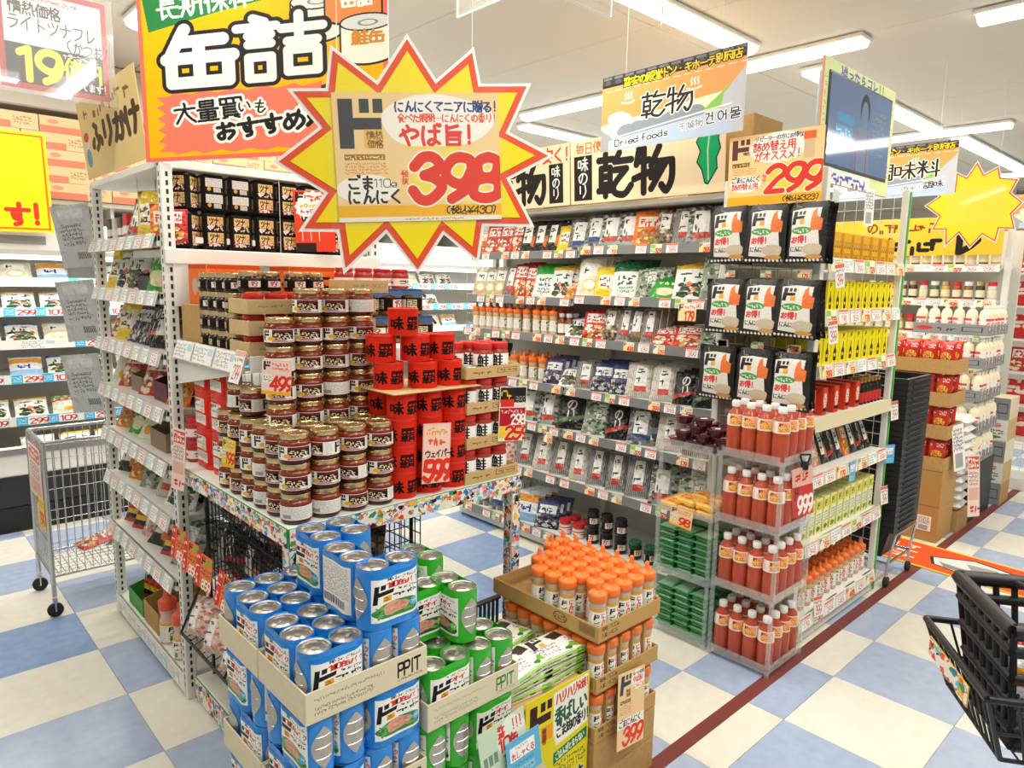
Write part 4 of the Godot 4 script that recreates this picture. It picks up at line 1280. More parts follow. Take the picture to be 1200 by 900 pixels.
func prints_bags() -> void:
	# 30 packet fronts in a 6 x 5 atlas
	var cw := 168
	var ch := 204
	var im := canvas(cw * 6, ch * 5, C("d8d6d0"))
	for k in 30:
		var x := (k % 6) * cw
		var y := (k / 6) * ch
		var r := Rect2(x, y, cw, ch)
		match k:
			0, 1, 2, 3: # clear bag over dark shreds, white label
				rect(im, x, y, cw, ch, [C("8f8f8c"), C("77787a"), C("9aa09a"), C("6a6460")][k])
				lumps(im, r, [C("3a3836"), C("4c4a46"), C("c9c9c4"), C("5f5d58")], 70, 12, k + 3)
				rect(im, x + 34, y + 26, 80, 120, C("f0eeea"))
				fine_print(im, Rect2(x + 42, y + 32, 66, 106), 2, C("1c1a1a"), k + 31, 3.4)
				rect(im, x + 34, y + 150, 100, 26, [C("4f8a4a"), C("2c4a7a"), C("c8402f"), C("8a6a2c")][k])
			4, 5: # black bag, white brush letters
				rect(im, x, y, cw, ch, C("1a1a1c"))
				text(im, "のり", x + 50, y + 24, 64, C("efece4"), 0.06, {"down": true, "gap": 0.0})
				poly(im, PackedVector2Array([Vector2(x, y + 150), Vector2(x + cw - 1, y + 110), Vector2(x + cw - 1, y + 130), Vector2(x, y + 176)]), C("4f6a3a") if k == 4 else C("b8342a"))
			6, 7: # green-topped rice-cracker style
				rect(im, x, y, cw, ch, C("e9e7df"))
				rect(im, x, y, cw, 62, C("2c9a3a") if k == 6 else C("145a34"))
				rect(im, x + 30, y + 76, 100, 110, C("f5f4ee"))
				fine_print(im, Rect2(x + 34, y + 80, 92, 60), 2, C("23452c"), k, 3.4)
				fine_print(im, Rect2(x + 34, y + 144, 92, 36), 2, C("4a7a4a"), k + 9, 1.8)
			8, 9: # pale noodle-like strands
				rect(im, x, y, cw, ch, C("efeadc") if k == 8 else C("d9ceb8"))
				for j in 26: stroke(im, PackedVector2Array([Vector2(x + 6 + j * 6, y + 10), Vector2(x + 8 + j * 6, y + ch - 10)]), 1.2, C("cfc4a8") if k == 8 else C("a8926a"))
				rect(im, x + 30, y + 30, 100, 70, C("f4f1e8"))
				fine_print(im, Rect2(x + 34, y + 32, 94, 64), 1, C("1f3a2c"), k + 3, 4.0)
				oval(im, x + 84, y + 150, 50, 34, C("e8c25a"))
				oval(im, x + 84, y + 148, 38, 24, C("f6f0dc"))
			10, 11: # red packets
				rect(im, x, y, cw, ch, C("c8302c"))
				rect(im, x + 20, y + 20, 120, 70, C("f3efe6"))
				fine_print(im, Rect2(x + 26, y + 24, 110, 60), 2, C("c8302c"), k, 3.6)
				lumps(im, Rect2(x + 20, y + 110, 120, 80), [C("f0e0c8"), C("d8a050"), C("8a4a2c")], 40, 13, k)
			12, 13: # white with photo
				rect(im, x, y, cw, ch, C("f1efea"))
				rect(im, x, y, cw, 26, [C("e0b42c"), C("3a6ac0")][k - 12])
				fine_print(im, Rect2(x + 26, y + 34, 120, 64), 1, C("1c3a2a"), k + 5, 4.4)
				lumps(im, Rect2(x + 24, y + 110, 120, 76), [C("2c4a2a"), C("4a6a3a"), C("e07a4a"), C("20301f")], 50, 14, k)
			14: # yellow bag
				rect(im, x, y, cw, ch, C("eecb2c"))
				rect(im, x + 24, y + 60, 110, 90, C("f5f0dc"))
				fine_print(im, Rect2(x + 28, y + 66, 100, 80), 2, C("6a3a1c"), k, 3.6)
			15: # orange bag
				rect(im, x, y, cw, ch, C("e8772c"))
				rect(im, x + 24, y + 40, 120, 60, C("f5ead0"))
				fine_print(im, Rect2(x + 28, y + 44, 110, 54), 1, C("c8302c"), k, 4.0)
				lumps(im, Rect2(x + 20, y + 120, 120, 70), [C("f0d060"), C("b85a20"), C("6a8a3a")], 40, 13, k)
			16, 17: # navy / purple film
				rect(im, x, y, cw, ch, [C("2c3a66"), C("4a3a6a")][k - 16])
				rect(im, x + 20, y + 40, 128, 60, C("eeece6"))
				fine_print(im, Rect2(x + 24, y + 44, 120, 52), 1, C("2c3a66"), k, 4.0)
				lumps(im, Rect2(x + 10, y + 110, 150, 80), [C("c9c7c0"), C("4c4a52"), C("1f1f26")], 60, 12, k)
			18, 19, 20: # silver / clear with long items
				rect(im, x, y, cw, ch, C("a9a9a6"))
				for j in 14: stroke(im, PackedVector2Array([Vector2(x + 10 + j * 11, y + 12), Vector2(x + 4 + j * 12, y + ch - 12)]), 3.4, [C("6b4a3c"), C("d8cdbd"), C("5a5a58")][k - 18])
				rect(im, x + 50, y + 20, 66, 150, C("f1efea"))
				fine_print(im, Rect2(x + 56, y + 26, 54, 106), 2, C("1c1a1a"), k + 5, 3.6)
				rect(im, x + 50, y + 140, 66, 30, C("c8402f"))
			21: # silver plain pouch
				rect(im, x, y, cw, ch, C("c2c3c5"))
				rect(im, x + 30, y + 16, 108, 30, C("d2d3d4"))
				fine_print(im, Rect2(x + 30, y + 60, 100, 70), 5, C("5a5b5d"), k, 0.9)
				rect(im, x + 80, y + 150, 60, 30, C("c6c7c8"))
				for j in 9: rect(im, x + 84 + j * 6, y + 154, 3, 22, C("3a3a3c"))
			22: # green seasoning
				rect(im, x, y, cw, ch, C("3aa23a"))
				fine_print(im, Rect2(x + 30, y + 40, 110, 56), 1, C("f3f0dc"), k, 4.0)
				oval(im, x + 84, y + 150, 54, 34, C("eae0b8"), 0.1)
			23: # striped snack stick
				for j in 9: rect(im, x, y + j * 23, cw, 23, [C("e8c42c"), C("1f1c1c"), C("c8302c")][j % 3])
				fine_print(im, Rect2(x + 20, y + 60, 120, 50), 1, C("f4f0e4"), k, 3.0)
			24: # black with white panel, orange
				rect(im, x, y, cw, ch, C("201d1d"))
				rect(im, x + 20, y + 30, 70, 120, C("efece6"))
				fine_print(im, Rect2(x + 26, y + 36, 60, 110), 2, C("1a1818"), k, 4.4)
				oval(im, x + 120, y + 140, 36, 40, C("d87a3a"), 0.1)
			25: # pink fish flakes in clear
				rect(im, x, y, cw, ch, C("d8b4a8"))
				lumps(im, r, [C("d99a8a"), C("e8c4b8"), C("b86a5a"), C("f0e0d8")], 90, 12, k)
				rect(im, x + 20, y + 40, 50, 130, C("f2eeea"))
				fine_print(im, Rect2(x + 24, y + 46, 42, 118), 3, C("1c1a1a"), k, 2.8)
			26: # pale green gift-like
				rect(im, x, y, cw, ch, C("dfe6cf"))
				rect(im, x, y, cw, 40, C("6aae3a"))
				rect(im, x, y + 44, cw, 30, C("d8342c"))
				fine_print(im, Rect2(x + 10, y + 4, 140, 64), 2, C("f4f0e4"), k, 3.0)
				oval(im, x + 84, y + 160, 30, 22, C("e8a02c"))
			27: # blue-white bag with yellow
				rect(im, x, y, cw, ch, C("e4e8ee"))
				rect(im, x, y + 30, cw, 50, C("e89a2c"))
				fine_print(im, Rect2(x + 34, y + 82, 104, 60), 1, C("26348a"), k, 5.0)
				rect(im, x, y + 150, cw, 54, C("8ab4d8"))
			28: # grey-green dried leaves
				rect(im, x, y, cw, ch, C("8f9a86"))
				lumps(im, r, [C("4a5a3a"), C("2c3a26"), C("c9cfc0"), C("6a7a58")], 80, 12, k)
				rect(im, x + 90, y + 20, 60, 90, C("f2f0e8"))
				fine_print(im, Rect2(x + 94, y + 26, 52, 80), 2, C("2c4a2c"), k, 2.4)
			29: # brown dried mushroom
				rect(im, x, y, cw, ch, C("7a6650"))
				lumps(im, r, [C("5a4430"), C("a88a68"), C("d9c8b0"), C("3a2c20")], 80, 13, k)
				rect(im, x + 30, y + 30, 70, 90, C("f2efe8"))
				fine_print(im, Rect2(x + 34, y + 36, 62, 78), 2, C("23201c"), k, 3.0)
		bag_rects.append(Rect2((x + 1.5) / (cw * 6.0), (y + 1.5) / (ch * 5.0), (cw - 3) / (cw * 6.0), (ch - 3) / (ch * 5.0)))
	T.bags = mat_of(im, 0.22)
	T.bags_dull = mat_of(im, 0.45)
	var crumple := noise_tex(0.035, Color.BLACK, Color.WHITE, 512, true, 31, 3)
	for k in ["bags", "pouch", "redbag", "whitebag", "seaweed"]:
		T[k].normal_enabled = true
		T[k].normal_texture = crumple
		T[k].normal_scale = 1.6 if k == "bags" else 0.8
		T[k].metallic_specular = 0.5

# ---------------------------------------------------------------- lamps and room
const CEIL := 3.05
func build_lamps() -> void:
	# long direction: "x" or "z"; from / to along it; the other coordinate
	var rows := [
		["z", -1.58, 0.87, -1.22, "ceiling light bar over the dried-food aisle, nearest the plain white hanging cord"],
		["x", -3.45, -0.65, -1.86, "long ceiling light bar running sideways behind the hanging dried-food sign"],
		["z", -4.5, -2.07, -3.7, "ceiling light bar beyond the starburst, half hidden by the dried-food sign"],
		["z", -4.65, -2.2, -1.13, "ceiling light bar whose middle is hidden by the display screen"],
		["x", -3.4, -0.57, -4.8, "sideways ceiling light bar behind the seasoning sign"],
		["z", -7.6, -5.15, -1.07, "farthest ceiling light bar above the plain yellow starburst"],
		["x", -0.14, 2.31, -1.93, "ceiling light bar at the top right corner of the picture"],
		["x", -3.4, -0.57, -7.9, "sideways ceiling light bar low at the right edge behind the yellow starburst"],
		["z", -1.58, 0.87, -3.7, ""], ["z", 1.45, 3.9, -3.7, ""], ["x", -3.45, -0.65, 1.16, ""], ["z", 1.45, 3.9, -1.22, ""], ["z", 1.45, 3.9, 1.3, ""], ["z", -1.58, 0.87, 1.3, ""],
		["x", -0.14, 2.31, 1.16, ""], ["z", -4.65, -2.2, 1.3, ""], ["x", -0.14, 2.31, -4.8, ""], ["z", -7.6, -5.15, -3.7, ""],
	]
	var glow := mk(Color.WHITE, 0.5)
	glow.emission_enabled = true
	glow.emission = Color(1.0, 0.985, 0.95)
	glow.emission_energy_multiplier = 3.0
	var body := mk(Color("eeece6"), 0.5)
	var n := 0
	for r in rows:
		var along: bool = r[0] == "x"
		var l: float = r[2] - r[1]
		var mid: float = (r[1] + r[2]) * 0.5
		var at := Vector3(mid, CEIL, r[3]) if along else Vector3(r[3], CEIL, mid)
		var lab: String = r[4]
		if lab == "":
			lab = "ceiling light bar out of the picture, number %s behind or beside the camera" % ORD[n]
			n += 1
		var t := thing("ceiling_light", lab, "light", at, 0.0 if along else PI / 2, "ceiling light bars")
		part(t, "housing", box_mesh(Vector3(l, 0.024, 0.16), 0.006), body, Vector3(0, -0.014, 0))
		var prof := PackedVector2Array()
		for k in 9:
			var a := PI * k / 8.0
			prof.append(Vector2(cos(a) * 0.068, -pow(sin(a), 0.6) * 0.04))
		var m := MB.new()
		for k in 8:
			var p := prof[k]
			var q := prof[k + 1]
			var nn := Vector3(0, (p.y + q.y) * 0.5, (p.x + q.x) * 0.5).normalized()
			m.quad(Vector3(-l / 2 + .02, p.y, p.x), Vector3(l / 2 - .02, p.y, p.x), Vector3(l / 2 - .02, q.y, q.x), Vector3(-l / 2 + .02, q.y, q.x), nn)
		for s in [-1.0, 1.0]:
			for k in 7:
				var i := m.vert(Vector3(s * (l / 2 - .02), prof[0].y, prof[0].x), Vector3(s, 0, 0))
				m.vert(Vector3(s * (l / 2 - .02), prof[k + 1].y, prof[k + 1].x), Vector3(s, 0, 0))
				m.vert(Vector3(s * (l / 2 - .02), prof[k + 2].y, prof[k + 2].x), Vector3(s, 0, 0))
				m.tri(i, i + 1, i + 2)
		part(t, "diffuser", m.done(), glow, Vector3(0, -0.0265, 0))
		var lamp := AreaLight3D.new()
		lamp.name = "lamp"
		lamp.area_size = Vector2(l - 0.04, 0.11)
		lamp.light_color = Color(1.0, 0.985, 0.95)
		lamp.light_energy = LAMP_E
		lamp.shadow_enabled = true
		lamp.area_range = 14.0
		lamp.area_attenuation = 2.0
		lamp.position = Vector3(0, -0.072, 0)
		lamp.rotation = Vector3(-PI / 2, 0, 0)
		t.add_child(lamp)
const LAMP_E := 2.2

func build_structure() -> void:
	# floor slab with separate square tiles
	var grout := mk(Color("b9b6ab"), 0.6)
	var slab := struct("floor", box_mesh(Vector3(14.0, 0.06, 18.0), 0.0), grout, Vector3(0.0, -0.034, -3.0))
	var g := 0.45
	var t := g - 0.0016
	var tile := MB.new().box(Vector3.ZERO, Vector3(t, 0.004, t), 0.0008).done()
	var kinds := []
	for w in [[Color("dedacd"), Color("e6e3d8")], [Color("dad6c9"), Color("e2dfd4")], [Color("9aabc7"), Color("a9b8d0")], [Color("a2b1ca"), Color("b0bdd2")], [Color("c9cbd4"), Color("d2d4da")], [Color("7d98c2"), Color("8fa6ca")]]:
		var m := grained(w[0], w[1], 2.2, 0.22, 0.02, 7)
		m.roughness = 0.2
		m.metallic_specular = 0.45
		kinds.append(m)
	var pale := {"-1 0": 1, "-4 -4": 1, "-9 -2": 1, "0 -5": 1}
	var count := 0
	var rest := MB.new()
	var rest2 := MB.new()
	for i in range(-11, 8):
		for j in range(-16, 10):
			# tile (i, j): x from i to i + 1, z from j to j + 1 in tile units
			var blue := posmod(i + j, 2) == 0
			var near := i >= -10 and i <= 2 and j >= -9 and j <= 5
			var at := Vector3((i + 0.5) * g, 0.0, (j + 0.5) * g)
			var inview := count < 240 and near and not (i > 0 and j > -1) and not (i < -3 and i > -9 and j < -2)
			if inview:
				var h := absi(i * 73 + j * 151) % 7
				var mat: Material = kinds[(2 + h % 2) if blue else h % 2]
				if blue and pale.has("%d %d" % [i, j]): mat = kinds[4]
				if blue and h == 5: mat = kinds[5]
				part(slab, "tile", tile, mat, at + Vector3(0, 0.032, 3.0))
				count += 1
			else:
				(rest if blue else rest2).box(at + Vector3(0, 0.032, 3.0), Vector3(t, 0.004, t))
	part(slab, "far_tiles_blue", rest.done(), kinds[2]).set_meta("kind", "stuff")
	part(slab, "far_tiles_white", rest2.done(), kinds[0]).set_meta("kind", "stuff")
	struct("trim_1", box_mesh(Vector3(0.055, 0.0012, 13.0)), grained(Color("6e2f28"), Color("7c3a31"), 6.0, 0.5, 0.08, 9), Vector3(-0.172, 0.0008, -3.4))
	# ceiling boards with shallow joints
	var cm := grained(Color("e0dcd2"), Color("e8e5dc"), 9.0, 0.9, 0.12, 11)
	cm.normal_enabled = true
	cm.normal_texture = noise_tex(0.12, Color.BLACK, Color.WHITE, 256, true, 12)
	cm.normal_scale = 0.7
	var ceil_ := struct("ceiling", box_mesh(Vector3(14.0, 0.1, 18.0)), cm, Vector3(0.0, CEIL + 0.065, -3.0))
	var panel := MB.new().box(Vector3.ZERO, Vector3(1.815, 0.012, 0.905), 0.003).done()
	for i in 7:
		for j in 19:
			part(ceil_, "panel", panel, cm, Vector3(-6.0 + i * 1.82, -0.057, -8.4 + j * 0.91))
	var wm := mk(Color("dcd8cd"), 0.8)
	struct("wall_back", box_mesh(Vector3(14.0, 3.2, 0.12)), wm, Vector3(0, 1.5, -11.9))
	struct("wall_left", box_mesh(Vector3(0.12, 3.2, 18.0)), wm, Vector3(-5.6, 1.5, -3.0))
	struct("wall_right", box_mesh(Vector3(0.12, 3.2, 18.0)), wm, Vector3(5.6, 1.5, -3.0))
	struct("wall_front", box_mesh(Vector3(14.0, 3.2, 0.12)), wm, Vector3(0, 1.5, 5.9))
	# lowered beam along the left
	struct("trim_2", box_mesh(Vector3(0.7, 0.35, 9.0), 0.01), mk(Color("cfcac0"), 0.85), Vector3(-4.9, CEIL - 0.18, -1.0))

# ---------------------------------------------------------------- goods: prototypes
var K := {}   # prototypes and shared meshes by name

func tag_mesh(k: int, w := 0.062, h := 0.042) -> ArrayMesh:
	var key := "tag%d %.3f %.3f" % [k, w, h]
	if not K.has(key):
		K[key] = MB.new().box(Vector3.ZERO, Vector3(w, h, 0.0015), 0.0, tag_rects[k % 64], Rect2(tag_rects[k % 64].position, Vector2.ZERO)).done()
	return K[key]

# board with its front edge at z = 0, top at y = 0; tags: array of [x, atlas cell]
func shelf(parent: Node3D, w: float, d: float, at: Vector3, turn: float, tags: Array, rail: Material, tilt := -0.25, lip := 0.045, tagw := 0.062) -> MeshInstance3D:
	var s := part(parent, "shelf", MB.new().box(Vector3(0, -0.011, -d / 2), Vector3(w, 0.022, d), 0.002).box(Vector3(0, -0.02, -0.006), Vector3(w, 0.04, 0.012), 0.002).done(), M.shelf, at, Vector3(0, turn, 0))
	var r := part(s, "price_rail", box_mesh(Vector3(w - 0.004, lip, 0.004), 0.001), rail, Vector3(0, -0.02, 0.012), Vector3(tilt, 0, 0))
	var dir := Basis(Vector3.RIGHT, tilt)
	for q in tags:
		var o: Vector3 = dir * Vector3(q[0], 0, 0.0035)
		part(s, "price_tag", tag_mesh(q[1], tagw, lip - 0.003), T.tags, Vector3(0, -0.02, 0.012) + o, Vector3(tilt, 0, 0))
	return s

func even_tags(w: float, n: int, seed_: int, skip := 4) -> Array:
	var out := []
	for k in n:
		if (k * 5 + seed_ * 3) % skip == 1 and skip < 9: continue
		out.append([-w / 2 + (k + 0.5) * w / n, (k * 11 + seed_ * 17) % 64])
	return out

func bag_mesh(design: int, w: float, h: float, th: float, seed_ := 0) -> ArrayMesh:
	var key := "bag%d %.2f %.2f %.3f %d" % [design, w, h, th, seed_ % 3]
	if not K.has(key):
		var r: Rect2 = bag_rects[design]
		K[key] = MB.new().pillow(w, h, th, r, Rect2(r.position + r.size * 0.02, r.size * Vector2(0.9, 0.12)), seed_ % 3 + design).done()
	return K[key]
# a packet leaning back by lean, facing turn
func bag(called: String, design: int, w: float, h: float, th: float, at: Vector3, turn: float, lean: float, label: String, cat: String, group: String, dull := false) -> void:
	var m := solo(called, bag_mesh(design, w, h, th, int(at.x * 97)), T.bags_dull if dull else T.bags, label, cat, at, Vector3.ZERO, group)
	m.rotation = Vector3(-lean, turn, 0)

func jar_proto(called: String, r: float, h: float, body: Material, lid: Material, label_mat: Material, lid_h := 0.014, top: Material = null, lt := 0.74) -> Node3D:
	var o := proto(called, "jar")
	var b := h - lid_h
	part(o, "body", rings([[0.0, 0.0], [r * .86, 0.0], [r * .97, h * .05], [r, h * .12], [r, b * .78], [r * .96, b * .88], [r * .84, b * .96], [r * .84, b]], 18), body)
	if top:
		part(o, "oil_layer", rings([[r * 1.004, b * .78], [r * .965, b * .885], [r * .845, b * .965]], 18), top)
	part(o, "lid", rings([[r * .88, b - .002], [r * .93, b], [r * .93, h - .003], [r * .9, h], [r * .8, h], [r * .78, h - .002], [0.0, h - .002]], 18), lid)
	part(o, "label", MB.new().lathe([[r * 1.012, h * .16], [r * 1.012, b * minf(lt, .78)], [r * 1.012 * (1.0 if lt < .8 else .86), b * lt]], 18).done(), label_mat)
	return o

func can_pack_proto(called: String, sleeve: Material, print_mat: Material) -> Node3D:
	# two columns of five tins in a printed sleeve; the broad sides face +z and -z
	var o := proto(called, "can pack")
	var r := 0.0375
	var h := 0.14
	# sleeve outline: two circles and slight waist
	var ring := []
	var nn := []
	for k in 32:
		var a := TAU * k / 32.0
		var c := Vector2(signf(cos(a)) * r if absf(cos(a)) > 0.02 else 0.0, 0)
		var p := Vector2(cos(a), sin(a))
		var q: Vector2
		if absf(cos(a)) > 0.35:
			q = Vector2(signf(cos(a)) * r, 0) + Vector2(cos(a) - signf(cos(a)) * 0.35, sin(a)).normalized() * r
		else:
			q = Vector2(cos(a) / 0.35 * r, signf(sin(a)) * r * (0.93 + 0.07 * absf(cos(a)) / 0.35))
		ring.append(q)
		nn.append(p)
	var m := MB.new()
	for lev in [[0.0, 0.97, 0.004, 1.0], [0.004, 1.0, h - 0.006, 1.0], [h - 0.006, 1.0, h, 0.95]]:
		var first := m.v.size()
		for k in 33:
			var q: Vector2 = ring[k % 32]
			var d: Vector2 = nn[k % 32]
			m.vert(Vector3(q.x * lev[1], lev[0], q.y * lev[1]), Vector3(d.x, 0, d.y), Vector2(0, 0))
			m.vert(Vector3(q.x * lev[3], lev[2], q.y * lev[3]), Vector3(d.x, 0, d.y), Vector2(0, 0))
		for k in 32:
			var i := first + k * 2
			m.tri(i, i + 1, i + 2)
			m.tri(i + 1, i + 3, i + 2)
	part(o, "sleeve", m.done(), sleeve)
	for s in [-1.0, 1.0]:
		var t := part(o, "tin_top", rings([[r * .97, h - .012], [r * .97, h - .002], [r * .93, h - .001], [r * .86, h - .002], [r * .84, h - .006], [r * .55, h - .0062], [r * .5, h - .0045], [0.0, h - .0045]], 20), M.tin, Vector3(s * r, 0, 0))
		part(t, "pull_ring", MB.new().box(Vector3(0.004, h - .003, 0.004), Vector3(0.018, 0.002, 0.009), 0.001).done(), M.tin_dark, Vector3.ZERO, Vector3(0, 0.6 * s, 0))
		part(o, "rim", rings([[r * .9, h - .004], [r * .985, h + .0005], [r * 1.0, h - .003]], 20), sleeve, Vector3(s * r, 0, 0))
		# pointed window on the narrow end, tins showing through with their seams
		var w := MB.new()
		var n := 18
		for k in n:
			var ya := h * (0.16 + 0.7 * k / n)
			var yb := h * (0.16 + 0.7 * (k + 1) / n)
			var wa := 0.72 * pow(sin(PI * k / float(n)), 0.9)
			var wb := 0.72 * pow(sin(PI * (k + 1) / float(n)), 0.9)
			for j in 4:
				var a0 := -wa + wa * 2.0 * j / 4.0
				var a1 := -wa + wa * 2.0 * (j + 1) / 4.0
				var b0 := -wb + wb * 2.0 * j / 4.0
				var b1 := -wb + wb * 2.0 * (j + 1) / 4.0
				var f := func(a: float, y: float) -> Vector3: return Vector3(s * (r + cos(a) * (r + .0012)), y, sin(a) * (r + .0012))
				w.quad(f.call(a0, ya), f.call(a1, ya), f.call(b1, yb), f.call(b0, yb), Vector3(s * cos((a0 + a1) / 2), 0, sin((a0 + a1) / 2)))
		var win := part(o, "tin_window", w.done(), M.tin_dark)
		for k in 3:
			var y := h * (0.33 + 0.18 * k)
			part(win, "seam", MB.new().lathe([[r + .001, y - .0012], [r + .0024, y], [r + .001, y + .0012]], 6, Vector3(s * r, 0, 0), 0, 1, 0, 1, s * PI / 2 - 0.48, s * PI / 2 + 0.48).done(), M.tin)
		# printed label on the broad side
		var l := MB.new()
		var ll := []
		for k in 32:
			var q: Vector2 = ring[k]
			if q.y * s > r * 0.62: ll.append(q)
		ll.sort_custom(func(a: Vector2, b: Vector2) -> bool: return a.x < b.x if s > 0 else a.x > b.x)
		for k in ll.size() - 1:
			var u0 := float(k) / (ll.size() - 1)
			var u1 := float(k + 1) / (ll.size() - 1)
			var a: Vector2 = ll[k] * 1.012
			var b: Vector2 = ll[k + 1] * 1.012
			var e := (b - a).normalized()
			l.quad(Vector3(a.x, h * .1, a.y), Vector3(b.x, h * .1, b.y), Vector3(b.x, h * .9, b.y), Vector3(a.x, h * .9, a.y), Vector3(-e.y, 0, e.x) if s > 0 else Vector3(-e.y, 0, e.x), Rect2(u0, 0, u1 - u0, 1))
		part(o, "label", l.done(), print_mat)
	return o

func shaker_proto(called: String, body: Material, cap: Material) -> Node3D:
	var o := proto(called, "bottle")
	var r := 0.0275
	part(o, "body", rings([[0.0, 0.0], [r * .95, 0.0], [r, .004], [r * .98, .05], [r * .86, .085], [r * .98, .115], [r * .98, .118]], 16), body)
	part(o, "label", MB.new().lathe([[r * 1.02, .02], [r * 1.0, .055], [r * .93, .074], [r * .885, .086], [r * .93, .094]], 16).done(), T.shaker)
	var c := part(o, "cap", rings([[r * .99, .112], [r * 1.06, .114], [r * 1.06, .135], [r * .98, .14], [r * .55, .143], [r * .38, .147]], 16), cap)
	part(c, "nozzle", rings([[r * .4, .146], [r * .3, .152], [r * .24, .168], [r * .14, .172], [0.0, .173]], 10), cap)
	return o

func sauce_bottle_proto() -> Node3D:
	var o := proto("sauce_bottle", "bottle")
	var r := 0.0335
	part(o, "body", rings([[0.0, 0.004], [r * .8, 0.0], [r, .01], [r, .1], [r * .95, .112], [r, .124], [r * .98, .16], [r * .8, .185], [r * .45, .2], [r * .42, .212]], 16), M.pepper_body)
	part(o, "label", MB.new().lathe([[r * 1.02, .128], [r * 1.01, .158], [r * .9, .176]], 16).done(), T.sauce)
	part(o, "cap", rings([[r * .5, .206], [r * .54, .208], [r * .54, .228], [r * .48, .232], [0.0, .232]], 14), M.white_cap)
	return o

func tin_proto() -> Node3D:
	var o := proto("seasoning_tin", "tin")
	var r := 0.047
	var h := 0.082
	part(o, "body", MB.new().lathe([[r * .97, 0.0], [r, .003], [r, h - .004]], 24, Vector3.ZERO).done(), T.ajitin)
	part(o, "lid", rings([[r, h - .006], [r * 1.02, h - .005], [r * 1.02, h], [r * .96, h + .001], [r * .94, h - .004], [0.0, h - .004]], 24), M.red_tin)
	part(o, "base", rings([[0.0, .002], [r * .96, .002], [r * .99, 0.0], [r, .004]], 24), M.red_tin)
	return o

# open cardboard tray: inside size w x d, wall height h; front faces +z
func tray(label: String, w: float, d: float, h: float, at: Vector3, turn: float, mat: Material, front: Material, side: Material, group := "") -> Node3D:
	var o := thing("cardboard_tray", label, "tray", at, turn, group)
	part(o, "bottom", box_mesh(Vector3(w, 0.004, d)), mat, Vector3(0, 0.002, 0))
	part(o, "front_wall", MB.new().box(Vector3.ZERO, Vector3(w, h, 0.004), 0.0008, Rect2(0, 0, 1, 1), Rect2(0.02, 0.1, 0, 0)).done(), front, Vector3(0, h / 2 + .004, d / 2 - .002))
	part(o, "back_wall", box_mesh(Vector3(w, h, 0.004), 0.0008), mat, Vector3(0, h / 2 + .004, -d / 2 + .002))
	for s in [-1.0, 1.0]:
		part(o, "side_wall", MB.new().box(Vector3.ZERO, Vector3(d - .008, h, 0.004), 0.0008, Rect2(0, 0, 1, 1), Rect2(0.02, 0.1, 0, 0)).done(), side, Vector3(s * (w / 2 - .002), h / 2 + .004, 0), Vector3(0, s * PI / 2, 0))
	return o

# closed carton with top flaps seam; print on the +z face
func carton(called: String, label: String, s: Vector3, at: Vector3, turn: float, mat: Material, front: Material = null, group := "") -> Node3D:
	var o := thing(called, label, "box", at, turn, group)
	part(o, "body", box_mesh(s - Vector3(0, 0.004, 0), 0.002), mat, Vector3(0, s.y / 2 - .002, 0))
	for q in [-1.0, 1.0]:
		part(o, "flap", box_mesh(Vector3(s.x - .002, 0.004, s.z / 2 - .002), 0.001), mat, Vector3(0, s.y - .002, q * s.z / 4))
	if front:
		part(o, "print", MB.new().box(Vector3.ZERO, Vector3(s.x * .98, s.y * .96, 0.001), 0.0, Rect2(0, 0, 1, 1), Rect2(0.02, 0.02, 0, 0)).done(), front, Vector3(0, s.y / 2, s.z / 2 + .0006))
	return o

func printed_box(called: String, s: Vector3, mat: Material, r: Rect2, rs: Rect2) -> ArrayMesh:
	return MB.new().box(Vector3(0, s.y / 2, 0), s, 0.0015, r, rs).done()

func card(called: String, label: String, w: float, h: float, mat: Material, at: Vector3, rot: Vector3, group := "", cat := "price card") -> MeshInstance3D:
	return solo(called, MB.new().box(Vector3.ZERO, Vector3(w, h, 0.0018), 0.0, Rect2(0, 0, 1, 1), Rect2(0.01, 0.01, 0, 0)).done(), mat, label, cat, at, rot, group)

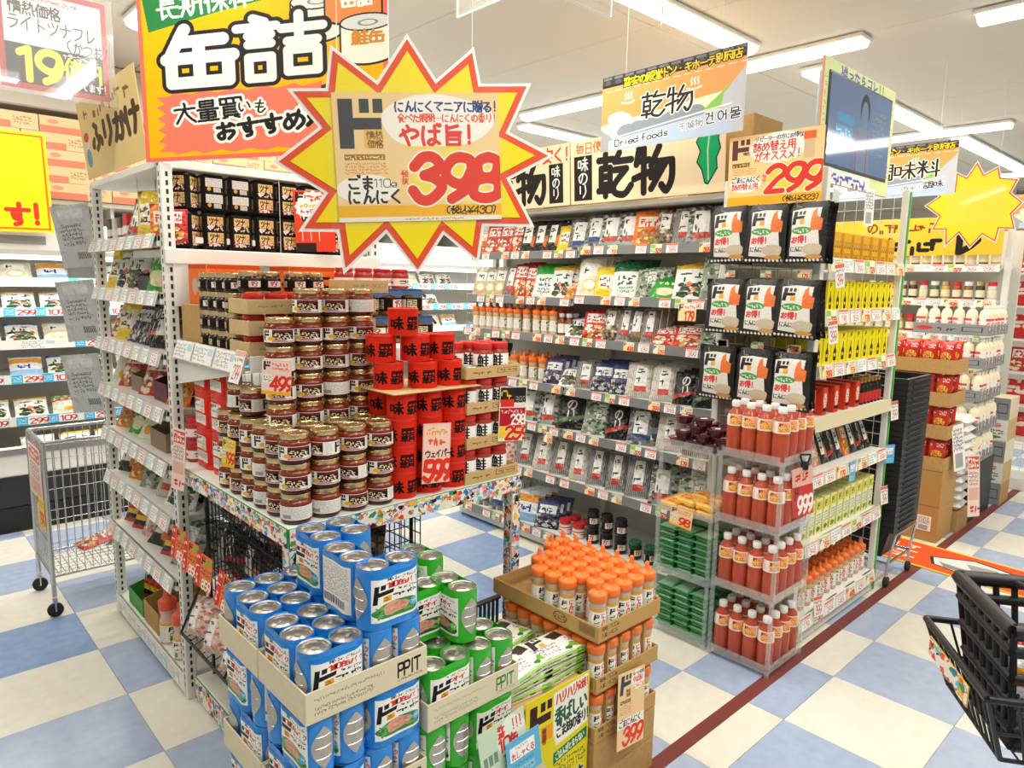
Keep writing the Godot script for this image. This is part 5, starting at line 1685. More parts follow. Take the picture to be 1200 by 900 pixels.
func init_goods() -> void:
	K.jar = jar_proto("chilli_oil_jar", 0.043, 0.084, M.sauce, M.gold_lid, T.jar, 0.014, M.sauce_top)
	K.jar_back = jar_proto("chilli_oil_jar", 0.043, 0.084, M.sauce, M.gold_lid, T.jar_back, 0.014, M.sauce_top)
	K.darkjar = jar_proto("paste_jar", 0.034, 0.062, M.dark_paste, M.gold_lid, T.darkjar, 0.014)
	K.umejar = jar_proto("plum_jar", 0.034, 0.056, M.red_paste, M.red_lid, T.umejar, 0.014)
	K.redjar = jar_proto("plum_jar", 0.036, 0.08, M.red_paste, M.red_lid, T.umejar, 0.012)
	K.salmon = jar_proto("salmon_jar", 0.034, 0.108, M.red_paste, M.red_lid, T.salmon, 0.018, null, 0.93)
	K.blue_pack = can_pack_proto("can_pack", M.blue_sleeve, T.sleeve_blue)
	K.blue_back = can_pack_proto("can_pack", M.blue_sleeve, T.sleeve_back)
	K.green_pack = can_pack_proto("can_pack", M.green_sleeve, T.sleeve_green)
	K.shaker = shaker_proto("shaker_bottle", M.shaker_body, M.orange_cap)
	K.sauce = sauce_bottle_proto()
	K.tin = tin_proto()
	# jar under a tied cloth cover
	var o := jar_proto("cloth_covered_jar", 0.045, 0.1, M.amber, M.navy_cloth, T.darkjar, 0.01)
	var m := MB.new()
	var pts := []
	for k in 25:
		var a := TAU * k / 24.0
		pts.append(Vector3(sin(a) * (0.056 + 0.006 * sin(a * 6.0)), 0.072 + 0.006 * cos(a * 5.0), cos(a) * (0.056 + 0.006 * sin(a * 6.0))))
	for k in 24:
		var a0 := TAU * k / 24.0
		var a1 := TAU * (k + 1) / 24.0
		var p := Vector3(sin(a0) * .044, .092, cos(a0) * .044)
		var q := Vector3(sin(a1) * .044, .092, cos(a1) * .044)
		var nn := Vector3(sin(a0), 0.6, cos(a0)).normalized()
		m.quad(pts[k], pts[k + 1], q, p, nn)
		var i := m.vert(p, Vector3.UP)
		m.vert(q, Vector3.UP)
		m.vert(Vector3(0, .104, 0), Vector3.UP)
		m.tri(i, i + 1, i + 2)
	part(o, "cloth", m.done(), M.navy_cloth)
	K.clothjar = o

# ---------------------------------------------------------------- left shelving
const LX0 := -2.58
const LX1 := -1.62
const LZ := 1.62
const LZB := 0.78
func post(parent: Node3D, x: float, z: float, h: float, slots := true) -> void:
	var p := part(parent, "post", box_mesh(Vector3(0.04, h, 0.04), 0.003), M.white_metal, Vector3(x, h / 2, z))
	if slots:
		var m := MB.new()
		for k in int(h / 0.03) - 2:
			m.box(Vector3(0.0, -h / 2 + 0.06 + k * 0.03, 0.0205), Vector3(0.008, 0.017, 0.001))
			m.box(Vector3(0.0205, -h / 2 + 0.06 + k * 0.03, 0.0), Vector3(0.001, 0.017, 0.008))
		part(p, "slots", m.done(), M.black).set_meta("kind", "stuff")

func pale_tags(w: float, k: int) -> Array:
	var out := []
	for i in 8: out.append([-w / 2 + (i + 0.5) * w / 8, ((i * 3 + k) % 8) * 8 + (7 if (i + k) % 3 else 3)])
	return out

func build_left_gondola() -> void:
	init_goods()
	var g := thing("gondola_shelving", "white slotted shelving with seven tilted price rails, left of the chilli-oil jars", "shelving", Vector3.ZERO)
	K.left_gondola = g
	for x in [LX0, LX1]:
		for z in [LZ, LZB]:
			post(g, x, z, 2.02)
	var w := LX1 - LX0 - 0.04
	var mx := (LX0 + LX1) / 2
	part(g, "back_grid", wire_grid(Vector3(LX0, 0.14, 1.2), Vector3(LX1 - LX0, 0, 0), Vector3(0, 1.86, 0), 12, 24, 0.0016).done(), M.wire)
	part(g, "top_board", box_mesh(Vector3(w + 0.04, 0.03, 0.88), 0.003), M.shelf, Vector3(mx, 2.02, 1.2))
	part(g, "base_box", box_mesh(Vector3(w + 0.04, 0.085, 0.86), 0.003), M.shelf, Vector3(mx, 0.055, 1.2))
	for x in [LX0 + .05, LX1 - .05]:
		for z in [LZ - .04, LZB + .04]:
			part(g, "foot", rings([[0.0, 0.0], [.018, 0.0], [.018, .014], [0.0, .014]], 10), M.black, Vector3(x, 0, z))
	var ys := [1.77, 1.565, 1.345, 1.135, 0.93, 0.72, 0.475]
	for k in 7:
		shelf(g, w, 0.4, Vector3(mx, ys[k], LZ + 0.03), 0, pale_tags(w, k), M.rail_pale, -0.3, 0.056, 0.075)
		shelf(g, w, 0.36, Vector3(mx, ys[k], LZB - 0.0), PI, even_tags(w, 8, k + 13), M.rail)
	var br := part(g, "base_rail", box_mesh(Vector3(w + .04, 0.075, 0.004), 0.001), M.shelf, Vector3(mx, 0.06, LZ + 0.022))
	for k in 6:
		part(br, "price_tag", tag_mesh(k * 8 + 7, 0.1, 0.05), T.tags, Vector3(-0.38 + k * 0.15, 0, 0.004))
	# goods: [name, design, width, height, thickness, lean, words]
	var rows := [
		[["seasoning_box", -1, 0.045, 0.1, 0.1, 0.0, "brown banded slim box"], ["seasoning_box", -2, 0.045, 0.1, 0.1, 0.0, "white banded slim box"], ["seasoning_box", -1, 0.045, 0.1, 0.1, 0.0, "brown banded slim box"], ["seasoning_box", -3, 0.06, 0.11, 0.1, 0.0, "red slim box"], ["seasoning_packet", 2, 0.13, 0.15, 0.03, 0.35, "crumpled clear packet"], ["seasoning_packet", 14, 0.14, 0.19, 0.03, 0.1, "golden pouch"], ["seasoning_packet", 12, 0.12, 0.13, 0.03, 0.3, "white packet"]],
		[["seasoning_packet", 14, 0.14, 0.14, 0.03, 0.3, "yellow packet"], ["seasoning_packet", 12, 0.13, 0.15, 0.03, 0.3, "white packet"], ["seasoning_packet", 13, 0.13, 0.13, 0.03, 0.3, "pale flowered packet"], ["display_box", -4, 0.14, 0.08, 0.14, 0.0, "dark open display box"], ["seasoning_packet", 22, 0.13, 0.19, 0.04, 0.25, "bright green packet"], ["display_box", -5, 0.1, 0.1, 0.14, 0.0, "pink carton"]],
		[["seasoning_packet", 10, 0.1, 0.12, 0.03, 0.4, "red and white packet"], ["seasoning_packet", 14, 0.13, 0.17, 0.03, 0.3, "yellow packet"], ["seasoning_packet", 16, 0.07, 0.2, 0.02, 0.5, "slim lilac stick packet"], ["seasoning_packet", 17, 0.07, 0.2, 0.02, 0.5, "slim purple stick packet"], ["seasoning_packet", 16, 0.07, 0.2, 0.02, 0.5, "slim lilac stick packet"], ["seasoning_packet", 5, 0.1, 0.18, 0.03, 0.4, "black packet"], ["seasoning_packet", 24, 0.12, 0.17, 0.03, 0.4, "dark packet"], ["display_box", -6, 0.1, 0.1, 0.14, 0.0, "kraft carton"]],
		[["seasoning_packet", 26, 0.12, 0.15, 0.03, 0.4, "green and red packet"], ["seasoning_packet", 11, 0.12, 0.15, 0.03, 0.4, "red patterned packet"], ["display_box", -6, 0.16, 0.09, 0.16, 0.0, "grey-brown display box"], ["seasoning_packet", 10, 0.13, 0.17, 0.03, 0.4, "boxed red packet"], ["display_box", -7, 0.16, 0.1, 0.16, 0.0, "dark purple display box"], ["seasoning_packet", 15, 0.1, 0.15, 0.03, 0.4, "orange packet"]],
		[["seasoning_packet", 15, 0.12, 0.16, 0.03, 0.4, "orange packet"], ["seasoning_packet", 22, 0.09, 0.16, 0.03, 0.5, "slim green packet"], ["seasoning_packet", 26, 0.1, 0.16, 0.03, 0.5, "green topped packet"], ["display_box", -6, 0.2, 0.1, 0.16, 0.0, "kraft display box"], ["display_box", -5, 0.08, 0.08, 0.12, 0.0, "pink small carton"]],
		[["seasoning_packet", 24, 0.12, 0.16, 0.03, 0.4, "black packet with orange picture"], ["seasoning_packet", 15, 0.12, 0.15, 0.03, 0.4, "orange packet"], ["seasoning_packet", 28, 0.12, 0.15, 0.03, 0.4, "dark leafy packet"], ["seasoning_packet", 19, 0.11, 0.17, 0.03, 0.5, "silver packet"], ["seasoning_packet", 12, 0.13, 0.17, 0.03, 0.4, "white packet"]],
		[["seasoning_packet", 23, 0.08, 0.19, 0.03, 0.5, "yellow and black striped packet"], ["seasoning_packet", 23, 0.08, 0.19, 0.03, 0.5, "yellow and black striped packet"], ["seasoning_packet", 25, 0.07, 0.2, 0.03, 0.5, "pink and brown packet"], ["seasoning_packet", 24, 0.12, 0.14, 0.03, 0.7, "black packet"], ["seasoning_packet", 23, 0.09, 0.17, 0.03, 0.5, "yellow and black striped packet"], ["seasoning_packet", 2, 0.12, 0.15, 0.03, 0.5, "clear grey packet"]],
	]
	var boxmat := {-1: mk(Color("6e5546"), .5), -2: mk(Color("e6e2da"), .5), -3: mk(Color("cf3a2e"), .45), -4: mk(Color("3a3640"), .6), -5: mk(Color("e79a8a"), .6), -6: mk(Color("9a8470"), .8), -7: M.purple_box}
	for k in 7:
		var total := 0.0
		for it in rows[k]: total += it[2]
		var gap: float = (w - 0.06 - total) / rows[k].size()
		var x: float = LX0 + 0.05
		var n := 0
		for it in rows[k]:
			x += it[2] / 2 + gap / 2
			var lab := "%s, %s from the left, %s shelf down, leftmost shelving" % [it[6], ORD[n], ORD[k]]
			var at := Vector3(x, ys[k] + 0.001, LZ - 0.02 - it[4] * 0.5)
			if it[1] >= 0:
				bag(it[0], it[1], it[2] * 1.4, minf(it[3] * 1.3, 0.185), it[4] * 1.3, at + Vector3(0.012, 0.006, -0.05), 0.34, it[5], lab + ", one behind", "packet", "goods on the leftmost shelving")
			if it[1] < 0:
				display_box(it[0], lab, Vector3(it[2], it[3], it[4]), at, boxmat[it[1]], "goods on the leftmost shelving")
			else:
				bag(it[0], it[1], it[2] * 1.4, minf(it[3] * 1.3, 0.185), it[4] * 1.3, at, 0.34 + rr(-0.06, 0.06), it[5], lab, "packet", "goods on the leftmost shelving")
			x += it[2] / 2 + gap / 2
			n += 1
	# base level: striped packets in a green box, kraft box, three squeeze bottles
	var gb := thing("display_box", "green open display box on the bottom board of the leftmost shelving", "box", Vector3(-2.33, 0.098, LZ - 0.1), 0.0)
	open_box(gb, Vector3(0.22, 0.1, 0.2), M.leaf_green)
	for k in 4:
		bag("seasoning_packet", 23, 0.07, 0.22, 0.035, Vector3(-2.41 + k * 0.052, 0.105, LZ - 0.07 - 0.012 * k), 0.3, 0.2, "yellow, black and red striped packet in the green display box, %s from the left" % ORD[k], "packet", "striped packets in the green box")
	var kb := thing("display_box", "plain kraft open box beside the green display box on the bottom board", "box", Vector3(-2.1, 0.098, LZ - 0.1), 0.0)
	open_box(kb, Vector3(0.2, 0.13, 0.2), M.kraft)
	var squeeze := proto("squeeze_bottle", "bottle")
	part(squeeze, "body", rings([[0.0, 0.0], [.032, 0.0], [.034, .01], [.034, .1], [.026, .12], [.033, .14], [.033, .15]], 16), mk(Color("d8b7a4"), .25))
	part(squeeze, "label", MB.new().lathe([[.0348, .012], [.0348, .095]], 16).done(), T.shaker)
	var sc := part(squeeze, "cap", rings([[.034, .148], [.036, .15], [.036, .185], [.03, .19], [.022, .195], [.014, .21], [.012, .235], [0.0, .238]], 16), mk(Color("e85a34"), .35))
	part(sc, "nozzle", rings([[.018, .196], [.018, .2], [.014, .205]], 12), mk(Color("ee6a40"), .35))
	K.squeeze = squeeze
	for k in 3:
		put(squeeze, "squeeze bottle with a red-orange cap on the bottom board, %s from the kraft box" % ORD[k], Vector3(-1.93 + k * 0.085, 0.098, LZ - 0.02 - (k % 2) * 0.05), Vector3(0, k, 0), "squeeze bottles on the bottom board")
	# silver-grey pouches clipped to the end post
	for k in 3:
		var m := solo("silver_pouch", bag_mesh(21, 0.2, 0.28, 0.02, k), T.bags, "silver-grey pouch clipped to the leftmost white post, %s from the top" % ORD[k], "pouch", Vector3(LX0 - 0.1, [1.66, 1.32, 0.98][k], LZ + 0.05), Vector3(0.1, 0.7, 0.1), "silver pouches on the post")
		m.name = m.name
	# banner on top
	var b := card("banner", "tan rice-seasoning banner with brown lettering above the leftmost shelves", 0.86, 0.32, T.furikake, Vector3(-2.14, 2.2, LZ + 0.04), Vector3(0.1, 0, 0), "", "banner")
	b.set_meta("label", "tan rice-seasoning banner with brown lettering above the leftmost shelves")

func open_box(o: Node3D, s: Vector3, mat: Material) -> void:
	part(o, "bottom", box_mesh(Vector3(s.x, 0.003, s.z)), mat, Vector3(0, .0015, 0))
	part(o, "front_wall", box_mesh(Vector3(s.x, s.y * .75, 0.003)), mat, Vector3(0, s.y * .375, s.z / 2))
	part(o, "back_wall", box_mesh(Vector3(s.x, s.y * 1.3, 0.003)), mat, Vector3(0, s.y * .65, -s.z / 2))
	for q in [-1.0, 1.0]:
		var pl := PackedVector2Array([Vector2(-s.z / 2, 0), Vector2(s.z / 2, 0), Vector2(s.z / 2, s.y * 1.3), Vector2(-s.z / 2, s.y * .75)])
		part(o, "side_wall", MB.new().plate(pl, 0.003, Rect2(-1, -1, 2, 2)).done(), mat, Vector3(q * s.x / 2, 0, 0), Vector3(0, PI / 2, 0))
func display_box(called: String, lab: String, s: Vector3, at: Vector3, mat: Material, group: String) -> void:
	var o := thing(called, lab, "box", at, 0.0, group)
	if s.x > 0.09: open_box(o, s, mat)
	else:
		part(o, "body", MB.new().box(Vector3(0, s.y / 2, 0), s, .0015).done(), mat)
		part(o, "band", box_mesh(Vector3(s.x + .001, s.y * .3, s.z + .001)), M.white_cap, Vector3(0, s.y * .4, 0))

# ---------------------------------------------------------------- sale module with the jar table
const TX := -0.665
func build_table_module() -> void:
	var g := thing("sale_table", "white sale table with sticker-covered edges carrying the jars and red tins", "table", Vector3.ZERO)
	part(g, "table_top", box_mesh(Vector3(0.93, 0.03, 0.87), 0.003), M.shelf, Vector3(-1.13, 0.94, 1.21))
	var fr := MB.new().box(Vector3.ZERO, Vector3(0.87, 0.055, 0.006), 0.001, Rect2(0, 0, 1, 1), Rect2(0.1, 0.1, 0, 0)).done()
	part(g, "sticker_edge", fr, T.stickers, Vector3(TX + 0.003, 0.927, 1.21), Vector3(0, PI / 2, 0))
	part(g, "sticker_edge", MB.new().box(Vector3.ZERO, Vector3(0.93, 0.055, 0.006), 0.001, Rect2(0.3, 0, 1, 1), Rect2(0.1, 0.1, 0, 0)).done(), T.stickers, Vector3(-1.13, 0.927, 1.648))
	for z in [1.625, 0.795]:
		var leg := part(g, "leg", box_mesh(Vector3(0.04, 0.925, 0.04), 0.002), M.white_metal, Vector3(TX - 0.02, 0.4625, z))
		part(leg, "stickers", MB.new().box(Vector3.ZERO, Vector3(0.92, 0.038, 0.0012), 0.0, Rect2(0.1, 0.2, 0.9, 0.5), Rect2(0, 0, 0, 0)).done(), T.stickers, Vector3(0.0208, 0, 0), Vector3(0, PI / 2, PI / 2))
		part(leg, "stickers", MB.new().box(Vector3.ZERO, Vector3(0.92, 0.038, 0.0012), 0.0, Rect2(0.4, 0.2, 0.9, 0.5), Rect2(0, 0, 0, 0)).done(), T.stickers, Vector3(0, 0, 0.0208), Vector3(0, 0, PI / 2))
	# low base board with stickers
	part(g, "base_board", box_mesh(Vector3(0.9, 0.1, 0.8), 0.003), M.shelf, Vector3(-1.13, 0.052, 1.21))
	part(g, "base_edge", MB.new().box(Vector3.ZERO, Vector3(0.9, 0.085, 0.004), 0.0, Rect2(0.5, 0, 1, 1), Rect2(0.1, 0.1, 0, 0)).done(), T.stickers, Vector3(-1.13, 0.055, 1.613))
	for q in [[-1.55, 1.58], [-0.72, 1.58], [-1.55, 0.85], [-0.72, 0.85]]:
		part(g, "foot", rings([[0.0, 0.0], [.02, 0.0], [.02, .012], [0.0, .012]], 10), M.black, Vector3(q[0], 0, q[1]))
	# projecting shelf and top shelf behind
	var s := thing("bracket_shelf", "white projecting shelf with small paste jars above the jar table", "shelf", Vector3.ZERO)
	part(s, "board", box_mesh(Vector3(0.63, 0.024, 0.82), 0.003), M.shelf, Vector3(-1.285, 1.378, 1.2))
	part(s, "front_edge", box_mesh(Vector3(0.006, 0.05, 0.82), 0.001), M.shelf, Vector3(-0.967, 1.37, 1.2))
	var e := part(s, "side_rail", box_mesh(Vector3(0.62, 0.07, 0.004), 0.001), glassy(Color("f4f4f0"), 0.5, 0.2), Vector3(-1.285, 1.37, 1.622), Vector3(-0.3, 0, 0))
	for k in 3:
		part(e, "price_tag", tag_mesh([7, 15, 23][k], 0.17, 0.062), T.tags, Vector3(-0.21 + k * 0.19, 0, 0.004))
	part(e, "price_tag", tag_mesh(3, 0.075, 0.1), T.tags, Vector3(0.28, -0.01, 0.008))
	for z in [1.613, 0.8]:
		var pl := PackedVector2Array([Vector2(-1.6, 1.36), Vector2(-1.0, 1.36), Vector2(-1.0, 1.34), Vector2(-1.6, 1.24)])
		part(s, "bracket", MB.new().plate(pl, 0.004, Rect2(-2, 0, 2, 2), z).done(), M.shelf)
	var t: Node3D = K.left_gondola
	part(t, "top_shelf", box_mesh(Vector3(0.42, 0.03, 0.85), 0.003), M.shelf, Vector3(-1.83, 1.71, 1.2))
	part(t, "top_shelf_edge", box_mesh(Vector3(0.02, 0.055, 0.88), 0.003), M.white_metal, Vector3(-1.6, 1.697, 1.2))
	for z in [1.615, 0.805]:
		var sg := 1.0 if z < 1.0 else -1.0
		var pl := PackedVector2Array([Vector2(0, 0), Vector2(0.2, 0)])
		for k in 7:
			var a := PI / 2 * k / 6.0
			pl.append(Vector2(0.2 - sin(a) * 0.15, -0.03 - (1.0 - cos(a)) * 0.12))
		pl.append(Vector2(0, -0.15))
		part(t, "curved_bracket", MB.new().plate(pl, 0.012, Rect2(0, -1, 1, 1)).done(), M.white_metal, Vector3(-1.6, 1.67, z + (0.0 if sg < 0 else 0.0)), Vector3(0, PI / 2 if sg < 0 else -PI / 2, 0))
	part(t, "upright_panel", box_mesh(Vector3(0.01, 0.34, 0.05), 0.002), M.white_metal, Vector3(-1.6, 1.53, 0.82))
	part(t, "wire_panel", wire_grid(Vector3(-2.02, 1.72, 0.8), Vector3(0, 0, 0.8), Vector3(0, 0.36, 0), 12, 5, 0.0016).done(), M.wire)
	part(t, "wire_panel", wire_grid(Vector3(-1.61, 0.97, 0.82), Vector3(0, 0, 0.78), Vector3(0, 0.72, 0), 12, 10, 0.0016).done(), M.wire)
	# black wire racks under the table
	var r := g
	part(r, "grid_panel", wire_grid(Vector3(-1.56, 0.36, 1.555), Vector3(0.84, 0, 0), Vector3(0, 0.54, 0), 24, 11, 0.0022).done(), M.black_wire)
	part(r, "grid_panel", wire_grid(Vector3(-0.72, 0.2, 1.2), Vector3(0, 0, 0.22), Vector3(0, 0.7, 0), 5, 14, 0.002).done(), M.black_wire)
	part(r, "grid_panel", wire_grid(Vector3(-1.56, 0.12, 1.17), Vector3(0.84, 0, 0), Vector3(0, 0.78, 0), 28, 18, 0.0024).done(), M.black_wire)
	for y in [0.36, 0.54, 0.72]:
		part(r, "wire_shelf", wire_grid(Vector3(-1.56, y, 1.18), Vector3(0.84, 0, 0), Vector3(0, 0, 0.37), 20, 5, 0.002).done(), M.black_wire)
	var tr := MB.new()
	tr.bar(Vector3(-1.57, 0.3, 1.66), Vector3(-0.72, 0.3, 1.66), 0.006).bar(Vector3(-1.57, 0.34, 1.56), Vector3(-0.72, 0.34, 1.56), 0.004).bar(Vector3(-1.57, 0.3, 1.66), Vector3(-1.53, 0.56, 1.56), 0.005).bar(Vector3(-1.15, 0.3, 1.66), Vector3(-1.12, 0.56, 1.56), 0.005)
	for k in 22:
		tr.bar(Vector3(-1.56 + k * 0.04, 0.3, 1.66), Vector3(-1.56 + k * 0.04, 0.34, 1.56), 0.002, 4, false)
	part(r, "sloping_tray", tr.done(), M.black_wire)
	for q in [Vector3(-1.55, 0, 1.553), Vector3(-0.73, 0, 1.553), Vector3(-0.73, 0, 1.2), Vector3(-1.55, 0, 1.2)]:
		part(r, "rack_leg", MB.new().bar(q + Vector3(0, 0.102, 0), q + Vector3(0, 0.9, 0), 0.006).done(), M.black_wire)

func build_table_goods() -> void:
	var G := "chilli-oil jars on the sale table"
	var y0 := 0.956
	var jh := 0.0845
	# front row along the table edge, four columns of three
	for c in 4:
		for l in 3:
			var back := (c == 0 and l == 0) or (c == 1 and l == 0)
			put(K.jar_back if back else K.jar, "chilli-oil jar, front row, %s column from the near corner, %s from the bottom" % [ORD[c], ORD[l]], Vector3(-0.715, y0 + l * jh, 1.597 - c * 0.09), Vector3(0, -0.25 + rr(-0.4, 0.4) + (2.2 if (c + l) % 4 == 3 else 0.0), 0), G)
	# row running left from the corner
	for c in 5:
		for l in 3:
			put(K.jar_back if (c == 1 and l < 2) else K.jar, "chilli-oil jar, side row, %s column left of the corner, %s from the bottom" % [ORD[c], ORD[l]], Vector3(-0.805 - c * 0.09, y0 + l * jh, 1.597), Vector3(0, -0.3 + rr(-0.5, 0.5) + (2.4 if c == 0 else 0.0), 0), G)
	for c in 2:
		put(K.jar, "chilli-oil jar on top of the side row, %s" % ["nearer the red packs", "nearer the tall stack"][c], Vector3(-1.13 + c * 0.1, y0 + 3 * jh, 1.575), Vector3(0, 0.7 + c, 0), G)
	for c in 3:
		for l in 3:
			put(K.jar, "chilli-oil jar, second row, %s column from the near side, %s from the bottom" % [ORD[c], ORD[l]], Vector3(-0.805, y0 + l * jh, 1.505 - c * 0.09), Vector3(0, 0.5, 0), G)
	# tall stack
	var rz := solo("cardboard_riser", box_mesh(Vector3(0.1, 0.05, 0.38), 0.002), M.card, "flat cardboard riser under the tall stack of jars", "riser", Vector3(-0.9, y0 + 0.025, 1.415))
	rz.set_meta("label", "flat cardboard riser under the tall stack of jars")
	for c in 4:
		for l in (6 if c == 0 else 7):
			var yy := y0 + 0.051 + l * jh
			put(K.jar_back if (c + l * 2) % 7 == 1 else K.jar, "chilli-oil jar, tall stack, %s column from the left, %s from the bottom" % [ORD[c], ORD[l]], Vector3(-0.897, yy, 1.548 - c * 0.09), Vector3(0, -0.25 + rr(-0.35, 0.35), 0), G)
	# red seasoning tins
	var R := "red seasoning tins on the sale table"
	for c in 3:
		for l in 4:
			put(K.tin, "red seasoning tin under the sheet, %s column from the left, %s from the bottom" % [ORD[c], ORD[l]], Vector3(-0.725, y0 + l * 0.083, 1.237 - c * 0.099), Vector3(0, -0.6 + rr(-0.25, 0.25), 0), R)
			if l > 2:
				put(K.tin, "red seasoning tin, second row under the sheet, %s column from the left" % ORD[c], Vector3(-0.83, y0 + l * 0.083, 1.237 - c * 0.099), Vector3(0, -0.5, 0), R)
	solo("tin_riser", box_mesh(Vector3(0.1, 0.247, 0.3), 0.002), M.card, "plain cardboard block behind the front row of red tins", "riser", Vector3(-0.83, y0 + 0.1235, 1.137))
	var sy := y0 + 4 * 0.083 + 0.004
	solo("cardboard_sheet", box_mesh(Vector3(0.26, 0.004, 0.34), 0.001), M.card_light, "pale cardboard sheet between the lower and upper red tins", "sheet", Vector3(-0.79, sy - 0.002, 1.137))
	for l in 2:
		for c in 3:
			put(K.tin, "red seasoning tin above the cardboard sheet, %s level, %s from the left" % [["lower", "middle"][l], ORD[c]], Vector3(-0.74 - l * 0.03 - (0.04 if c == 0 else 0.0), sy + 0.001 + l * 0.083, 1.248 - c * 0.101 + l * 0.008), Vector3(0, -0.55 + rr(-0.3, 0.3), 0), R)
	put(K.tin, "single red seasoning tin on the very top of the tin stack", Vector3(-0.77, sy + 0.001 + 2 * 0.083, 1.2), Vector3(0, -0.45, 0), R)
	# salmon jars in cardboard trays
	var S := "salmon flake jars in cardboard trays"
	for l in 4:
		var ty := y0 + 0.001 + l * 0.118
		var wide := 0.24 if l in [0, 3] else 0.2
		tray("cardboard tray of salmon jars on the sale table, %s from the bottom" % ORD[l], wide, 0.16, 0.034, Vector3(-0.755, ty, 0.9 if wide > 0.22 else 0.915), PI / 2, M.card_light, T.carton_print, M.card_light, "salmon jar trays")
		for c in (3 if l != 3 else 3):
			for d in 2:
				if l == 3 and c == 0 and d == 0: continue
				put(K.salmon, "salmon jar, %s tray from the bottom, %s row, %s from the left" % [ORD[l], ["front", "back"][d], ORD[c]], Vector3(-0.715 - d * 0.07, ty + 0.005, 0.985 - c * 0.07), Vector3(0, -1.1 + rr(-0.25, 0.25), 0), S)
	var can := proto("small_tin", "tin")
	part(can, "body", rings([[0.0, 0.0], [.032, 0.0], [.033, .002], [.033, .034], [.031, .036], [.029, .033], [0.0, .033]], 18), M.tin)
	part(can, "label", MB.new().lathe([[.0334, .003], [.0334, .033]], 18).done(), T.small_tin)
	put(can, "small round red and white tin sitting in the top salmon tray", Vector3(-0.712, y0 + 0.001 + 3 * 0.118 + 0.005, 0.985), Vector3(0, -0.75, 0))
	# red ten-tin packs at the far left of the table
	K.red_pack = can_pack_proto("can_pack", M.red_tin, T.redpack)
	for l in 3:
		for c in 2:
			put(K.red_pack, "red ten-tin pack on the sale table, %s level, %s" % [ORD[l], ["nearer the jars", "nearer the white post"][c]], Vector3(-1.29 - c * 0.153, y0 + l * 0.1345, 1.56), Vector3.ZERO, "red can packs on the sale table").scale.y = 0.955
	# two small red-lidded jars by the post
	for l in 2:
		put(K.redjar, "red-lidded jar in the corner by the white post on the sale table, %s" % ["lower", "upper"][l], Vector3(-1.56, y0 + l * 0.081, 1.575), Vector3(0, 0.4, 0), "jars by the post")
	# paste jars and trays on the projecting shelf
	var D := "paste jars on the projecting shelf"
	var sh := 1.391
	for l in 4:
		for c in 4:
			put(K.darkjar, "dark gold-lidded paste jar left on the projecting shelf, %s level, %s from front" % [ORD[l], ORD[c]], Vector3(-1.17 - c * 0.074, sh + l * 0.0625, 1.565), Vector3(0, 0.6 + rr(-0.4, 0.4), 0), D)
	for l in 3:
		for q in 2:
			if l == 0 and q == 1: continue
			var ty := sh + l * 0.064
			tray("kraft tray with green print, projecting shelf, %s level, %s" % [ORD[l], ["near the left", "near the right"][q]], 0.215, 0.15, 0.04, Vector3(-1.055, ty, 1.497 - q * 0.222), PI / 2, M.card_light, T.rice_tray, M.card_light, "kraft trays on the projecting shelf")
			for c in 3:
				put(K.umejar, "small red-lidded jar in the %s tray, %s level, %s from the left" % [["left kraft", "right kraft"][q], ORD[l], ORD[c]], Vector3(-1.03, ty + 0.005, 1.567 - q * 0.222 - c * 0.071), Vector3(0, 0.6, 0), "red-lidded jars in kraft trays")
	for c in 4:
		put(K.darkjar, "dark paste jar on the top layer over the kraft trays, %s from the left" % ORD[c], Vector3(-1.06 - (c % 2) * 0.02, sh + 3 * 0.064 + 0.002, 1.565 - c * 0.074), Vector3(0, 0.5 + rr(-0.4, 0.4), 0), D)
	tray("kraft tray lying on the top layer of paste jars", 0.16, 0.12, 0.038, Vector3(-1.05, sh + 3 * 0.064 + 0.001, 1.19), PI / 2, M.card_light, T.rice_tray, M.card_light)
	# cloth-covered jars at the far end
	for l in 2:
		for c in 3:
			put(K.clothjar, "amber jar under a navy cloth cover, %s layer, %s from the left" % [["lower", "upper"][l], ORD[c]], Vector3(-1.2 - (l * 0.03), sh + l * 0.103, 1.02 - c * 0.1 + l * 0.03), Vector3(0, c, 0), "cloth-covered jars")
	for c in 4:
		put(K.redjar, "red-lidded jar behind the cloth-covered jars, %s from the left" % ORD[c], Vector3(-1.36, sh + 0.2, 1.07 - c * 0.085), Vector3(0, 0.3, 0), "red-lidded jars behind the cloth jars")
	solo("carton_block", box_mesh(Vector3(0.12, 0.2, 0.36), 0.002), M.card, "plain carton under the red-lidded jars on the projecting shelf", "box", Vector3(-1.36, sh + 0.1, 0.98))
	# black tin packs on the top shelf
	var bp := MB.new().box(Vector3(0, .068, 0), Vector3(.088, .136, .088), .01).done()
	var z := 1.545
	for c in 7:
		for l in 2:
			var back := l == 1 and c in [1, 2]
			var turn := PI / 2 + (0.0 if c > 0 else 0.8)
			solo("black_tin_pack", bp, T.blackpack_back if back else T.blackpack, "black tuna tin pack on the top shelf, %s row, %s from the left" % [["lower", "upper"][l], ORD[c]], "can pack", Vector3(-1.675, 1.7265 + l * 0.1365, z), Vector3(0, turn, 0), "black tin packs on the top shelf")
		z -= 0.098
	bag("seasoning_packet", 15, 0.12, 0.16, 0.05, Vector3(-1.69, 1.727, 1.6), 1.0, 0.1, "orange and red packet at the left end of the top shelf", "packet", "")
	bag("seasoning_packet", 11, 0.1, 0.12, 0.03, Vector3(-1.62, 1.745, 1.6), 0.9, 0.1, "small red price packet leaning on the left end of the top shelf", "packet", "")
